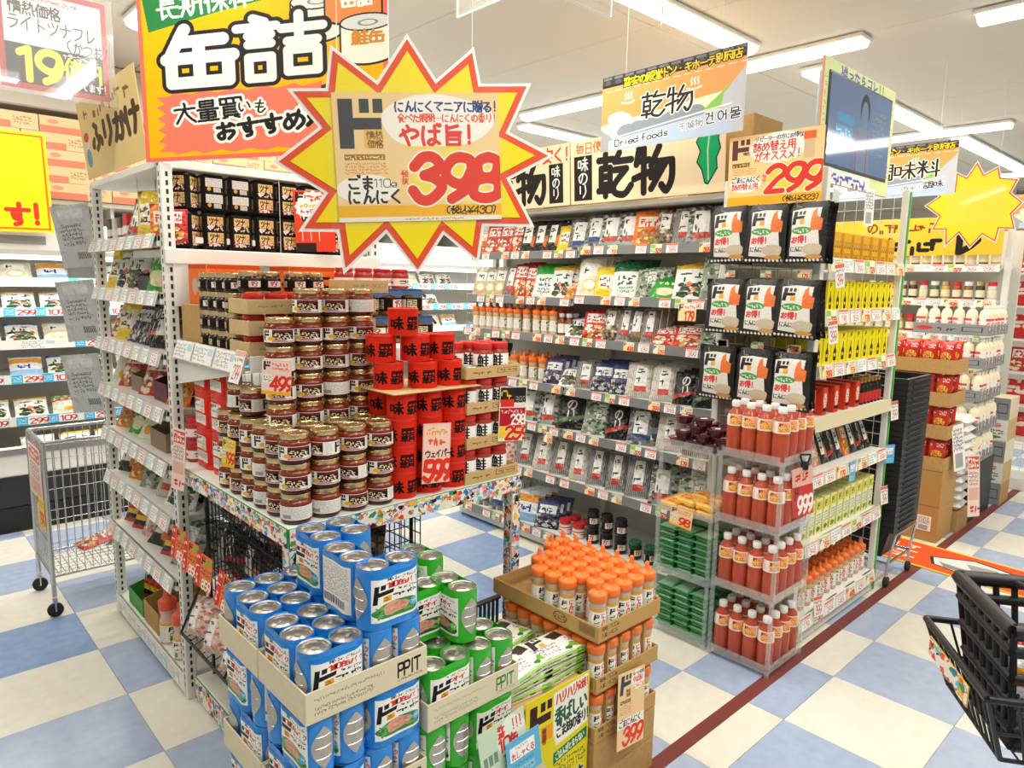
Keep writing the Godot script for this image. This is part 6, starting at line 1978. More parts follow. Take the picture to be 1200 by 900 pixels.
	# orange snack cartons seen through the wire on the shelf behind
	for k in 2:
		solo("snack_carton", MB.new().box(Vector3(0, .07, 0), Vector3(.2, .14, .14), .002).done(), T.orangebox, "orange carton behind the paste jars, %s from the post" % ORD[k], "box", Vector3(-1.5, 1.532, 1.47 - k * 0.3), Vector3(0, PI / 2 + 0.1, 0), "orange cartons")
		solo("stock_carton", box_mesh(Vector3(0.14, 0.14, 0.26), .002), M.card, "plain kraft carton under an orange carton behind the paste jars, %s from the post" % ORD[k], "box", Vector3(-1.5, 1.4615, 1.47 - k * 0.3), Vector3(0, 0.1, 0), "kraft cartons behind the paste jars")
	# bread-like packets in the sloping wire tray
	for k in 4:
		var m := solo("snack_packet", bag_mesh(25, 0.17, 0.14, 0.07, k), T.bags, "plump clear packet in the black sloping tray, %s from the left" % ORD[k], "packet", Vector3(-1.42 + k * 0.16, 0.335, 1.64), Vector3(-1.0, 0.3, 0.1), "packets in the sloping tray")
		m.rotation.x = -0.55
	for k in 4:
		for l in 3:
			for d in 3: bag("seasoning_packet", [[11, 10, 11, 5], [5, 24, 4, 3], [16, 17, 5, 29]][l][k], 0.2, 0.165, 0.06, Vector3(-1.44 + k * 0.2, 0.364 + l * 0.18, 1.5 - d * 0.1), 0.0, 0.12, "packet behind the black wire grid, %s shelf, %s from the left%s" % [ORD[l], ORD[k], ["", ", one behind", ", two behind"][d]], "packet", "packets behind the black grid")
	for k in 3:
		solo("stock_carton", box_mesh(Vector3(0.26, 0.2, 0.28), 0.003), M.card if k != 1 else mk(Color("8e2a26"), .6), "carton stored on the base board under the sale table, %s from the left" % ORD[k], "box", Vector3(-1.4 + k * 0.264, 0.2025, 1.34), Vector3.ZERO, "cartons under the table")
	var clip := thing("binder_clip", "black clip lying on the base board under the sale table", "clip", Vector3(-1.02, 0.102, 1.56), 0.5)
	part(clip, "jaw", MB.new().plate(PackedVector2Array([Vector2(-.03, 0), Vector2(.03, 0), Vector2(.018, .04), Vector2(-.018, .04)]), 0.03, Rect2(-1, -1, 2, 2)).done(), M.clip_black)
	part(clip, "handle", MB.new().path([Vector3(-.016, .038, 0), Vector3(-.02, .09, .02), Vector3(.02, .09, .02), Vector3(.016, .038, 0)], 0.004).done(), M.clip_black)
	# price cards
	card("price_card", "pink 599 price card in front of the red tins", 0.1, 0.19, T.card599, Vector3(-0.665 + 0.004, 1.09, 1.15), Vector3(-0.05, PI / 2 - 0.12, -0.06), "")
	card("price_card", "black, red and yellow 259 price card beside the salmon jars", 0.1, 0.19, T.card259, Vector3(-0.655, 1.18, 0.83), Vector3(0, PI / 2 - 0.35, -0.03), "")
	card("price_card", "pink 499 price card clipped on the tall jar stack", 0.085, 0.1, T.card499, Vector3(-0.81, 1.35, 1.6), Vector3(0, 0.75, -0.06), "")
	card("price_card", "yellow 599 price card hanging on the side row of jars", 0.055, 0.09, T.card199, Vector3(-1.06, 1.09, 1.648), Vector3(0, 0.35, -0.15), "")
	card("price_strip", "tall faded pink price strip hanging by the white post", 0.06, 0.22, T.slip, Vector3(-1.43, 1.0, 1.68), Vector3(0, 0.4, -0.12), "")
	for k in 4:
		card("price_card", "orange and red 859 price card on the wire rack, %s from the left" % ORD[k], 0.115, 0.12, T.card899, Vector3(-1.53 + k * 0.125 + (0.06 if k == 3 else 0.0), 0.66 - k * 0.012, 1.665), Vector3(-0.1, 0.1, -0.05 if k < 3 else -0.25), "orange price cards on the wire rack")
	card("price_card", "red and white product card standing at the right of the black tin packs", 0.16, 0.24, T.tunacard, Vector3(-1.585, 1.855, 1.07), Vector3(0, PI / 2 - 0.2, 0.05), "")

# ---------------------------------------------------------------- goods piled on the floor in front of the table
const PF := -0.168   # front of the piles
# twelve tins' worth of packs in one tray: [x cells, z cells, turned]
const LAY := [[0.0, 0.5, 1], [1.5, 0.0, 0], [1.5, 1.0, 0], [0.5, 2.0, 0], [0.5, 3.0, 0], [2.0, 2.5, 1]]
func pack_layer(pr: Node3D, x1: float, y: float, z1: float, words: String, group: String, pz := 0.0755, px := 0.0755, flip := false) -> void:
	for k in LAY.size():
		var q: Array = LAY[k]
		var zc: float = q[1] if not flip else 3.0 - q[1]
		put(pr, "%s, %s pack" % [words, ORD[k]], Vector3(x1 - 0.04 - q[0] * px, y, z1 - 0.039 - zc * pz), Vector3(0, (PI / 2 if q[2] == 1 else (0.0 if k % 3 != 2 else PI)), 0), group)

func build_floor_piles() -> void:
	var h := 0.14
	var B := "blue ten-tin packs piled on the floor"
	var pal := thing("pallet_box", "low pale base under the pile of blue can packs", "box", Vector3(-0.405, 0, 1.697))
	part(pal, "body", box_mesh(Vector3(0.47, 0.145, 0.3), 0.004), M.card_pale, Vector3(0, 0.0725, 0))
	part(pal, "label", MB.new().box(Vector3.ZERO, Vector3(0.1, 0.08, 0.001)).done(), T.shiplabel, Vector3(-0.15, 0.08, 0.151))
	for lev in 3:
		var fy := 0.148 + lev * 0.285
		for tr in 2:
			var xf := PF - tr * 0.236
			tray("pale PPIT tray of blue can packs, %s tray %s" % [["bottom", "middle", "top"][lev], ["at the front", "at the back"][tr]], 0.305, 0.232, 0.066, Vector3(xf - 0.117, fy, 1.697), PI / 2, M.card_pale, T.tray_blue, M.card_pale, "pale trays of can packs")
			pack_layer(K.blue_pack, xf - 0.004, fy + 0.005, 1.846, "blue can pack in the %s tray %s" % [["bottom", "middle", "top"][lev], ["at the front", "at the back"][tr]], B, 0.0753, 0.0752, tr == 1)
			if lev < 2:
				pack_layer(K.blue_pack, xf - 0.004, fy + 0.006 + h, 1.846, "blue can pack standing on the %s tray's packs %s" % [["bottom", "middle"][lev], ["at the front", "at the back"][tr]], B, 0.0753, 0.0752, tr == 0)
	var ty := 0.148 + 2 * 0.285 + 0.006 + h
	put(K.blue_pack, "loose blue can pack on top, front label towards the aisle", Vector3(-0.212, ty, 1.625), Vector3(0, PI / 2, 0), B)
	put(K.blue_back, "loose blue can pack on top with its white back label showing", Vector3(-0.315, ty, 1.665), Vector3(0, 0, 0), B)
	put(K.blue_pack, "loose blue can pack on top, farthest left", Vector3(-0.475, ty, 1.655), Vector3(0, 0, 0), B)
	put(K.blue_pack, "loose blue can pack on top, behind the farthest left one", Vector3(-0.47, ty, 1.575), Vector3(0, 0, 0), B)
	# green pile
	var Gn := "green ten-tin packs piled on the floor"
	var gp := thing("pallet_box", "low pale base under the pile of green can packs", "box", Vector3(-0.405, 0, 1.397))
	part(gp, "body", box_mesh(Vector3(0.47, 0.27, 0.29), 0.004), M.card_pale, Vector3(0, 0.135, 0))
	for lev in 2:
		var fy := 0.273 + lev * 0.29
		for tr in 2:
			var xf := PF - tr * 0.236
			tray("pale PPIT tray of green can packs, %s tray %s" % [["lower", "upper"][lev], ["at the front", "at the back"][tr]], 0.296, 0.232, 0.066, Vector3(xf - 0.117, fy, 1.394), PI / 2, M.card_pale, T.tray_green, M.card_pale, "pale trays of can packs")
			pack_layer(K.green_pack, xf - 0.004, fy + 0.005, 1.541, "green can pack in the %s tray %s" % [["lower", "upper"][lev], ["at the front", "at the back"][tr]], Gn, 0.0733, 0.0752, tr == 1)
			if lev == 0:
				pack_layer(K.green_pack, xf - 0.004, fy + 0.006 + h, 1.541, "green can pack standing on the lower tray's packs %s" % ["at the front", "at the back"][tr], Gn, 0.0733, 0.0752, tr == 0)
	var gy := 0.273 + 0.29 + 0.006 + h
	put(K.green_pack, "loose green can pack on top, label towards the aisle", Vector3(-0.34, gy, 1.455), Vector3(0, PI / 2, 0), Gn)
	put(K.green_pack, "loose green can pack on top, standing nearest the aisle", Vector3(-0.3, gy, 1.365), Vector3(0, 0, 0), Gn)
	put(K.green_pack, "loose green can pack on top, at the back right", Vector3(-0.52, gy, 1.31), Vector3(0, 0.1, 0), Gn)
	put(K.green_pack, "loose green can pack on top, at the back left", Vector3(-0.5, gy, 1.4), Vector3(0, -0.1, 0), Gn)
	# seaweed: carton, panel and packets
	carton("seaweed_carton", "kraft carton under the white seaweed packets", Vector3(0.44, 0.44, 0.3), Vector3(-0.43, 0, 1.07), 0, M.card_light)
	card("promotion_panel", "yellow seaweed panel with black, red and green lettering on the kraft carton", 0.27, 0.44, T.panel, Vector3(-0.2, 0.25, 1.05), Vector3(0, PI / 2, 0), "", "panel")
	var sw := func(lab: String, at: Vector3, turn: float) -> void:
		var o := thing("seaweed_packet", lab, "packet", at, turn, "white seaweed packets")
		part(o, "body", MB.new().pillow(0.19, 0.14, 0.03, Rect2(0, 0, 1, 1), Rect2(0.4, 0.3, 0.1, 0.1), 2).done(), T.seaweed, Vector3(0, 0.016, 0.07), Vector3(-PI / 2, 0, 0))
		part(o, "side_print", MB.new().box(Vector3.ZERO, Vector3(0.17, 0.022, 0.002), 0.0).done(), T.seaweed_side, Vector3(0, 0.013, 0.064))
	for l in 3:
		for k in 2:
			sw.call("white seaweed packet with green ends, %s stack, %s from the bottom" % [["left", "right"][k], ORD[l]], Vector3(-0.31, 0.441 + l * 0.031, 1.12 - k * 0.14 - l * 0.004), PI / 2 + [0.12, -0.06][k] * (l - 1))
	for k in 2:
		for l in 2:
			sw.call("white seaweed packet at the back by the black crate, %s, %s layer" % [["left", "right"][k], ["lower", "upper"][l]], Vector3(-0.47 - 0.03 * k, 0.441 + l * 0.031, 1.13 - k * 0.13), PI / 2 + 0.2)
	var cr := thing("plastic_crate", "black slatted plastic crate edge behind the green can packs", "crate", Vector3(-0.585, 0.441, 1.08), 0.0)
	part(cr, "rim", box_mesh(Vector3(0.02, 0.012, 0.28), 0.003), M.black_plastic, Vector3(0, 0.135, 0))
	for k in 15:
		part(cr, "slat", box_mesh(Vector3(0.006, 0.13, 0.008)), M.black_plastic, Vector3(0, 0.066, -0.13 + k * 0.0186))
	part(cr, "floor_bar", box_mesh(Vector3(0.02, 0.008, 0.28), 0.002), M.black_plastic, Vector3(0, 0.004, 0))
	# shaker bottles: cartons and three trays
	var O := "orange-capped shaker bottles"
	for k in 2:
		carton("shaker_carton", "plain kraft carton under the shaker bottles, %s" % ["lower", "upper"][k], Vector3(0.476, 0.11, 0.315), Vector3(-0.418, k * 0.111, 0.748), PI if k == 0 else 0.0, M.card, null, "cartons under the shaker bottles")
	for l in 3:
		var fy := 0.224 + l * 0.166
		tray("kraft tray of orange-capped shaker bottles, %s of three" % ["lowest", "middle", "top"][l], 0.315, 0.476, 0.048, Vector3(-0.418, fy, 0.748), PI / 2, M.card, T.tray_shaker, T.tray_side, "kraft shaker trays")
		for i in 7:
			for j in 5:
				if l == 2 and (i == 7 or (i == 6 and j < 3) or (i == 5 and j == 0) or (i == 1 and j == 0)): continue
				if l < 2 and i > 0 and j > 0 and not (i < 3 and j < 2): continue
				put(K.shaker, "orange-capped shaker bottle, %s tray, %s from the aisle, %s from the left" % [["lowest", "middle", "top"][l], ORD[i], ORD[j]], Vector3(-0.214 - i * 0.0625, fy + 0.005, 0.872 - j * 0.0615), Vector3(0, rr(-1.25, -0.45), 0), O)
	for l in 2:
		var m := MB.new()
		for j in 4:
			m.box(Vector3(0, 0.07, -0.092 + j * 0.0615), Vector3(0.02, 0.13, 0.006))
		var dv := solo("cardboard_divider", m.done(), M.card, "die-cut cardboard divider between the bottles of the %s tray" % ["lowest", "middle"][l], "divider", Vector3(-0.2, 0.229 + l * 0.166, 0.748))
		dv.set_meta("group", "dividers in the shaker trays")
	# cards in front
	card("price_card", "pale green price card with red lettering in front of the green can packs", 0.16, 0.15, T.card_green, Vector3(-0.13, 0.445, 1.33), Vector3(-0.1, PI / 2, 0.1), "")
	card("notice_card", "light blue card with a white field overlapping the green price card", 0.12, 0.11, T.card_blue, Vector3(-0.112, 0.41, 1.275), Vector3(-0.1, PI / 2, 0.05), "")
	card("price_card", "tan 399 price card with the dark letter emblem on the shaker pile", 0.135, 0.24, T.card399, Vector3(-0.155, 0.3, 0.76), Vector3(-0.1, PI / 2, -0.1), "")

# ---------------------------------------------------------------- dried-food shelving
const DX0 := -2.67
const DX1 := -0.7
const DZ := -0.56
const DY := [1.835, 1.555, 1.315, 1.02, 0.765, 0.475, 0.118]
func build_dried_gondola() -> void:
	var g := thing("gondola_shelving", "long dried-food shelving with grey price rails below the black-lettered banners", "shelving", Vector3.ZERO)
	var w := DX1 - DX0
	var mid := (DX0 + DX1) / 2
	var xj := -1.7
	part(g, "back_panel", box_mesh(Vector3(w, 2.0, 0.02), 0.002), M.shelf_dim, Vector3(mid, 1.08, -1.0))
	for x in [DX0, xj, DX1]:
		for z in [-0.97, -1.03]:
			part(g, "post", box_mesh(Vector3(0.04, 2.1, 0.03), 0.003), M.white_metal, Vector3(x, 1.05, z))
	part(g, "end_post", box_mesh(Vector3(0.035, 2.05, 0.035), 0.003), M.white_metal, Vector3(DX0 - 0.03, 1.025, -0.9))
	part(g, "end_grid", wire_grid(Vector3(DX0 - 0.01, 0.2, -0.98), Vector3(0, 0, 0.36), Vector3(0, 1.75, 0), 6, 26, 0.0016).done(), M.wire)
	part(g, "base_box", box_mesh(Vector3(w, 0.1, 0.46), 0.003), M.shelf, Vector3(mid, 0.062, -0.79))
	part(g, "plinth", box_mesh(Vector3(w - 0.02, 0.02, 0.42)), M.black, Vector3(mid, 0.01, -0.79))
	part(g, "top_board", box_mesh(Vector3(w, 0.025, 0.34), 0.003), M.shelf, Vector3(mid, 2.06, -0.83))
	for k in 7:
		for s in 2:
			var xa: float = DX0 if s == 0 else xj
			var xb: float = xj if s == 0 else DX1
			var dy := -0.018 if (s == 0 and k < 2) else 0.0
			var dz := [-0.1, -0.06, -0.03, -0.01, 0.0, 0.02, 0.03][k] as float
			var sh := shelf(g, xb - xa - 0.01, 0.4 + dz, Vector3((xa + xb) / 2, DY[k] + dy, DZ + dz), 0.0, even_tags(xb - xa - 0.02, 10, k * 2 + s + 5, 4), M.rail, -0.12, 0.05, 0.07)
			var br := PackedVector2Array([Vector2(0, -0.02), Vector2(-0.3, -0.02), Vector2(-0.38, -0.1), Vector2(-0.38, -0.02)])
			if k < 6: part(sh, "bracket", MB.new().plate(br, 0.004, Rect2(-1, -1, 2, 2)).done(), M.shelf_dim, Vector3(-(xb - xa) / 2 + 0.02, 0, -0.03), Vector3(0, -PI / 2, 0))
	# hanging tags with offers that stand proud of the rails
	var offers := [[-0.86, 1.50, "red and yellow offer card hung below the second dried-food rail", 6, 0.1], [-2.5, 1.27, "small white offer card on the third dried-food rail, far left", 4, 0.06], [-2.35, 1.27, "green edged offer card on the third dried-food rail", 5, 0.06], [-2.02, 0.71, "white offer card on the fifth dried-food rail, left", 6, 0.07], [-1.78, 0.71, "orange offer card on the fifth dried-food rail, right", 4, 0.07]]
	for q in offers:
		solo("offer_card", tag_mesh(q[3], q[4], q[4] * 0.9), T.tags, q[2], "price card", Vector3(q[0], q[1], DZ + 0.04), Vector3(-0.1, 0, 0.03))
	# banners
	card("banner", "cream banner with big black characters and a green kelp leaf over the right-hand shelves", 0.98, 0.345, T.banner_a, Vector3(-1.24, 2.245, -0.6), Vector3(0.06, 0, 0), "dried-food banners", "banner")
	card("banner", "cream banner with big black characters partly behind the starburst", 0.98, 0.345, T.banner_b, Vector3(-2.23, 2.245, -0.6), Vector3(0.06, 0, 0), "dried-food banners", "banner")
	# stock cartons on top
	for k in 4:
		solo("stock_carton", box_mesh(Vector3(0.34, [0.3, 0.26, 0.32, 0.36][k], 0.28), 0.003), M.card if k % 2 else M.card_light, "brown stock carton on top of the dried-food shelving, %s from the left" % ORD[k], "box", Vector3(-2.4 + k * 0.52, 2.073 + [0.3, 0.26, 0.32, 0.36][k] / 2, -0.84), Vector3.ZERO, "stock cartons over the dried food")

func build_dried_goods() -> void:
	var W := {0: "clear bag with dark shreds", 1: "grey clear bag of shreds", 2: "silvery clear bag", 3: "brown clear bag", 4: "black seaweed packet with white lettering", 5: "black and red packet", 6: "green-topped white packet", 7: "dark-green-topped packet", 8: "white noodle packet", 9: "pale strands packet", 10: "red and white packet", 11: "red packet", 12: "white packet with yellow top", 13: "white packet with blue top", 14: "yellow packet", 15: "orange packet", 16: "navy film packet", 17: "purple film packet", 18: "clear packet of brown strips", 19: "clear packet of white strips", 20: "grey packet of thin strips", 22: "green packet", 24: "black packet with orange picture", 25: "pink fish-flake bag", 26: "green and red gift packet", 27: "blue and white bag", 28: "clear bag of green leaves", 29: "clear bag of brown mushrooms"}
	# per shelf: [design, width, height] left to right; -1 shaker, -2 red-lidded jar, -3 dark jar, -4 green jar, -5 small amber bottle
	var rows := [
		[[15, .09, .14], [10, .13, .17], [10, .12, .17], [11, .11, .18], [24, .12, .18], [24, .11, .17], [24, .1, .17], [14, .1, .14], [1, .13, .2], [1, .12, .19], [2, .13, .17], [2, .12, .17], [15, .14, .22], [29, .11, .18], [20, .1, .18], [2, .14, .19], [19, .12, .18]],
		[[9, .1, .16], [9, .09, .16], [9, .09, .17], [18, .09, .18], [11, .1, .19], [11, .09, .18], [6, .14, .18], [12, .11, .17], [15, .1, .12], [8, .13, .21], [14, .12, .15], [7, .15, .18], [28, .1, .14], [22, .14, .13], [12, .15, .16], [28, .13, .2]],
		[[-1, .065, .18], [-1, .065, .18], [-1, .065, .18], [-1, .065, .18], [-1, .065, .18], [-1, .065, .18], [-1, .065, .18], [-1, .1, .18], [-1, .075, .18], [-1, .065, .18], [-1, .065, .18], [-5, .055, .15], [-5, .055, .15], [13, .13, .13], [11, .13, .14], [29, .1, .17], [18, .08, .17], [3, .08, .17], [18, .08, .17], [10, .13, .1], [11, .14, .12], [28, .11, .12]],
		[[24, .12, .19], [24, .1, .17], [14, .12, .13], [-1, .065, .16], [-1, .065, .16], [-1, .065, .16], [-1, .065, .16], [17, .11, .14], [13, .11, .12], [20, .11, .14], [16, .11, .15], [16, .1, .15], [19, .14, .17], [19, .12, .17], [5, .1, .15], [4, .1, .14]],
		[[0, .13, .19], [0, .12, .19], [3, .12, .18], [2, .14, .18], [2, .12, .18], [4, .15, .18], [28, .13, .17], [5, .11, .17], [1, .14, .18], [19, .12, .17], [18, .12, .17]],
		[[25, .13, .12], [25, .14, .2], [25, .12, .18], [20, .12, .19], [19, .11, .19], [20, .11, .19], [19, .1, .19], [20, .1, .19], [20, .1, .19], [20, .12, .19], [2, .13, .18], [28, .13, .16]],
		[[26, .14, .22], [1, .11, .21], [1, .11, .21], [19, .1, .2], [27, .16, .17], [16, .13, .15], [-2, .085, .09], [-2, .085, .09], [-3, .08, .1], [-3, .08, .1], [-3, .08, .1], [-4, .08, .1], [-4, .08, .1], [28, .12, .12], [2, .12, .12]],
	]
	var amber := proto("small_bottle", "bottle")
	part(amber, "body", rings([[0.0, 0.0], [.024, 0.0], [.025, .004], [.025, .08], [.014, .1], [.014, .112]], 12), mk(Color("8a4a1c"), .15))
	part(amber, "label", MB.new().lathe([[.0256, .015], [.0256, .07]], 12).done(), M.white_cap)
	part(amber, "cap", rings([[.016, .108], [.018, .11], [.018, .13], [0.0, .131]], 12), M.white_cap)
	K.amberb = amber
	K.greenjar = jar_proto("green_jar", 0.036, 0.098, mk(Color("23402a"), .2), mk(Color("1f6a3f"), .35), T.darkjar, 0.016)
	K.blackjar = jar_proto("dark_jar", 0.036, 0.098, M.dark_paste, M.black, T.darkjar, 0.016)
	K.bigred = jar_proto("red_lidded_jar", 0.039, 0.088, mk(Color("d9cfc8"), .3), M.red_lid, T.umejar, 0.026)
	for k in 7:
		var total := 0.0
		for it in rows[k]: total += it[1]
		var gap: float = (DX1 - DX0 - 0.06 - total) / rows[k].size()
		var x := DX0 + 0.03
		var n := 0
		var dz := [-0.1, -0.06, -0.03, -0.01, 0.0, 0.02, 0.03][k] as float
		for it in rows[k]:
			var wi: float = it[1]
			x += wi / 2 + gap / 2
			var y: float = DY[k] + (-0.018 if (x < -1.7 and k < 2) else 0.0) + 0.001
			var where := "%s dried-food shelf down, %s from the left" % [ORD[k], ORD[n]]
			var z := DZ + dz - 0.03
			match it[0]:
				-1:
					for d in 3: put(K.shaker, "orange-capped shaker, %s%s" % [where, ["", ", one behind", ", two behind"][d]], Vector3(x, y, z - 0.03 - d * 0.065), Vector3(0, rr(-0.4, 0.4), 0), "shaker bottles on the dried-food shelves")
				-2:
					for d in 2: put(K.bigred, "red-lidded jar, %s%s" % [where, ["", ", one behind"][d]], Vector3(x, y, z - 0.045 - d * 0.09), Vector3(0, 0.3, 0), "jars on the bottom dried-food shelf")
				-3:
					for d in 2: put(K.blackjar, "dark jar, %s%s" % [where, ["", ", stacked on top"][d]], Vector3(x, y + d * 0.1, z - 0.05), Vector3(0, rr(-0.6, 0.6), 0), "jars on the bottom dried-food shelf")
				-4:
					put(K.greenjar, "dark green jar, %s" % where, Vector3(x, y, z - 0.05), Vector3(0, 0.2, 0), "jars on the bottom dried-food shelf")
				-5:
					for d in 2: put(K.amberb, "small amber bottle, %s%s" % [where, ["", ", one behind"][d]], Vector3(x, y, z - 0.04 - d * 0.06), Vector3(0, 0.2, 0), "small amber bottles")
				_:
					var hh: float = it[2]
					var lean := 0.42 if hh > 0.13 else 0.8
					var turn := 0.36 + rr(-0.05, 0.05)
					for d in 3:
						bag("dried_food_packet", it[0], wi * 1.22, minf(hh * 1.18, [0.205, 0.235, 0.2, 0.24, 0.215, 0.24, 0.27][k]), 0.034, Vector3(x + d * 0.018, y + d * 0.008, z - 0.005 - d * 0.04), turn, lean, "%s, %s%s" % [W[it[0]], where, ["", ", one behind", ", two behind"][d]], "packet", "packets on the dried-food shelves")
			x += wi / 2 + gap / 2
			n += 1

# ---------------------------------------------------------------- end unit facing the main aisle
const EX := -0.215
const EY := [1.745, 1.525, 1.29, 1.055, 0.8, 0.485, 0.13]
func build_end_unit() -> void:
	var g := thing("end_shelving", "end-of-aisle shelving with pale rails, green corner post and yellow boxes", "shelving", Vector3.ZERO)
	part(g, "post", box_mesh(Vector3(0.03, 2.12, 0.03), 0.003), M.white_metal, Vector3(EX - 0.02, 1.06, -1.465))
	part(g, "green_strip", box_mesh(Vector3(0.008, 2.1, 0.012)), M.green_post, Vector3(EX - 0.002, 1.06, -1.472))
	part(g, "post", box_mesh(Vector3(0.035, 2.12, 0.035), 0.003), M.white_metal, Vector3(EX - 0.02, 1.06, -0.52))
	part(g, "post", box_mesh(Vector3(0.035, 2.1, 0.035), 0.003), M.white_metal, Vector3(-0.67, 1.05, -0.52))
	part(g, "post", box_mesh(Vector3(0.035, 2.1, 0.035), 0.003), M.white_metal, Vector3(-0.67, 1.05, -1.465))
	part(g, "side_grid", wire_grid(Vector3(-0.66, 0.15, -1.47), Vector3(0.43, 0, 0), Vector3(0, 1.95, 0), 7, 30, 0.0018).done(), M.wire)
	part(g, "back_grid", wire_grid(Vector3(-0.665, 0.15, -1.45), Vector3(0, 0, 0.92), Vector3(0, 1.95, 0), 14, 30, 0.0018).done(), M.wire)
	part(g, "hook_grid", wire_grid(Vector3(-0.66, 0.95, -0.525), Vector3(0.43, 0, 0), Vector3(0, 1.1, 0), 7, 16, 0.002).done(), M.wire)
	part(g, "back_panel", box_mesh(Vector3(0.01, 2.0, 0.92)), M.shelf_dim, Vector3(-0.68, 1.06, -1.0))
	part(g, "base_box", box_mesh(Vector3(0.44, 0.11, 0.93), 0.003), M.shelf, Vector3(-0.44, 0.065, -1.0))
	var rail := mk(Color("dccfa8"), .45)
	for k in 7:
		shelf(g, 0.9, 0.42, Vector3(EX, EY[k], -0.985), PI / 2, even_tags(0.88, 7, k + 4, 5), rail if k < 6 else M.shelf, -0.15, 0.062, 0.1)
	# goods: [atlas cell, size, count, stacked words]
	var cell := func(c: int) -> Rect2: return Rect2(c * 0.25 + 0.004, 0.01, 0.242, 0.98)
	var defs := [[1, Vector3(.07, .125, .1), 8, "amber honey-drink box"], [0, Vector3(.068, .135, .09), 11, "bright yellow drink box"], [0, Vector3(.075, .145, .09), 10, "bright yellow drink box"], [2, Vector3(.05, .125, .07), 7, "red and white box"], [-1, Vector3(.06, .17, .03), 10, "black hanging packet"], [3, Vector3(.06, .17, .05), 11, "pale yellow seasoning box"], [-2, Vector3(.06, .18, .06), 12, "orange-capped shaker"]]
	for k in 7:
		var d: Array = defs[k]
		var s: Vector3 = d[1]
		var mesh := MB.new()
		if d[0] >= 0:
			var r: Rect2 = cell.call(d[0])
			mesh.box(Vector3(0, s.y / 2, 0), s, .0015, r, Rect2(r.position + Vector2(0.008, 0.02), r.size * 0.06))
		var am := mesh.done() if d[0] >= 0 else null
		var z := -0.575
		for n in d[2]:
			var where := "%s end-unit shelf down, %s from the near side" % [ORD[k], ORD[n]]
			for row in 2:
				var at := Vector3(EX - 0.03 - s.z / 2 - row * (s.z + 0.006), EY[k] + 0.001, z - s.x / 2)
				var lab := "%s, %s%s" % [d[3], where, ["", ", one behind"][row]]
				if d[0] >= 0:
					if k == 3 and n > 4: continue
					solo("drink_box" if k < 4 else "seasoning_box", am, T.boxes, lab, "box", at, Vector3(0, PI / 2 + rr(-0.04, 0.04), 0), "boxes on the end unit")
				elif d[0] == -1:
					if row == 0: bag("hanging_packet", [5, 24, 15, 24][n % 4], s.x + .01, s.y, .025, at + Vector3(-0.02, 0, 0), PI / 2, 0.35, lab, "packet", "packets on the end unit")
				else:
					put(K.shaker, lab, at, Vector3(0, PI / 2 + rr(-0.4, 0.4), 0), "shakers on the end unit")
			z -= s.x + (0.86 - s.x * d[2]) / d[2]
	# dark dropper bottles beside the red boxes
	var db := proto("dropper_bottle", "bottle")
	part(db, "body", rings([[0.0, 0.0], [.019, 0.0], [.02, .004], [.02, .08], [.01, .1], [.01, .11]], 12), mk(Color("241a18"), .15))
	part(db, "label", MB.new().lathe([[.0205, .01], [.0205, .06]], 12).done(), M.red_lid)
	part(db, "cap", rings([[.011, .108], [.012, .108], [.012, .13], [0.0, .131]], 12), mk(Color("b98a2c"), .35))
	for n in 6:
		for row in 2:
			put(db, "dark gold-capped bottle by the red boxes, %s from near side%s" % [ORD[n], ["", ", one behind"][row]], Vector3(EX - 0.05 - row * 0.05, EY[3] + 0.001, -1.17 - n * 0.045), Vector3(0, 1.2, 0), "dark gold-capped bottles")
	# black refill pouches on hooks at the near side
	var pm := MB.new().pillow(0.185, 0.24, 0.034, Rect2(0, 0, 1, 1), Rect2(0.0, 0.02, 1.0, 0.06), 4, 0.06).done()
	var xs := [-0.585, -0.415, -0.25]
	for r in 3:
		for c in 3:
			var x: float = xs[c] + [0.0, -0.012, -0.02][r]
			var y: float = [1.735, 1.425, 1.125][r]
			var hk := thing("display_hook", "wire display hook for refill pouches, %s row, %s from the left" % [["top", "middle", "bottom"][r], ORD[c]], "hook", Vector3(x, y + 0.213, -0.52), 0.0, "display hooks")
			part(hk, "arm", MB.new().bar(Vector3(0, 0, -0.005), Vector3(0, 0.0, 0.2), 0.0025).bar(Vector3(0, 0, 0.2), Vector3(0, 0.02, 0.205), 0.0025).done(), M.chrome)
			var tg := part(hk, "price_plate", tag_mesh(r * 8 + 4 + c % 3, 0.05, 0.03), T.tags, Vector3(0.0, -0.265 if r < 2 else 0.03, 0.1))
			tg.visible = true
			for d in 5:
				var m := solo("refill_pouch", pm, T.pouch if d < 1 or true else T.pouch_back, "black refill pouch, %s row, %s column, %s in depth" % [["top", "middle", "bottom"][r], ORD[c], ORD[d]], "pouch", Vector3(x + rr(-0.006, 0.006) + (0.014 if d == 0 else 0.0), y - 0.01 + rr(0, 0.006), -0.375 - d * 0.027), Vector3(rr(-0.04, 0.04), rr(-0.16, 0.06), rr(-0.05, 0.05)), "black refill pouches on hooks")
				m.set_meta("category", "pouch")
	card("price_card", "large tan 299 refill card above the black pouches", 0.41, 0.285, T.card299, Vector3(-0.385, 2.112, -0.365), Vector3(0.03, 0.0, 0.0), "")
	for q in [[EX + 0.03, 1.68, -0.62, "small hanging price slip beside the top pouches"], [EX + 0.03, 1.44, -0.6, "small hanging price slip beside the middle pouches"], [EX + 0.02, 1.0, -1.47, "white price slip hooked on the green post"], [EX + 0.02, 0.55, -1.44, "pink price slip hooked low on the green post"], [EX + 0.03, 0.17, -0.69, "pink price slip hanging by the bottom shelf"]]:
		solo("price_slip", tag_mesh(2, 0.05, 0.1), T.tags, q[3], "price card", Vector3(q[0], q[1], q[2]), Vector3(0, PI / 2 - 0.4, 0.15))
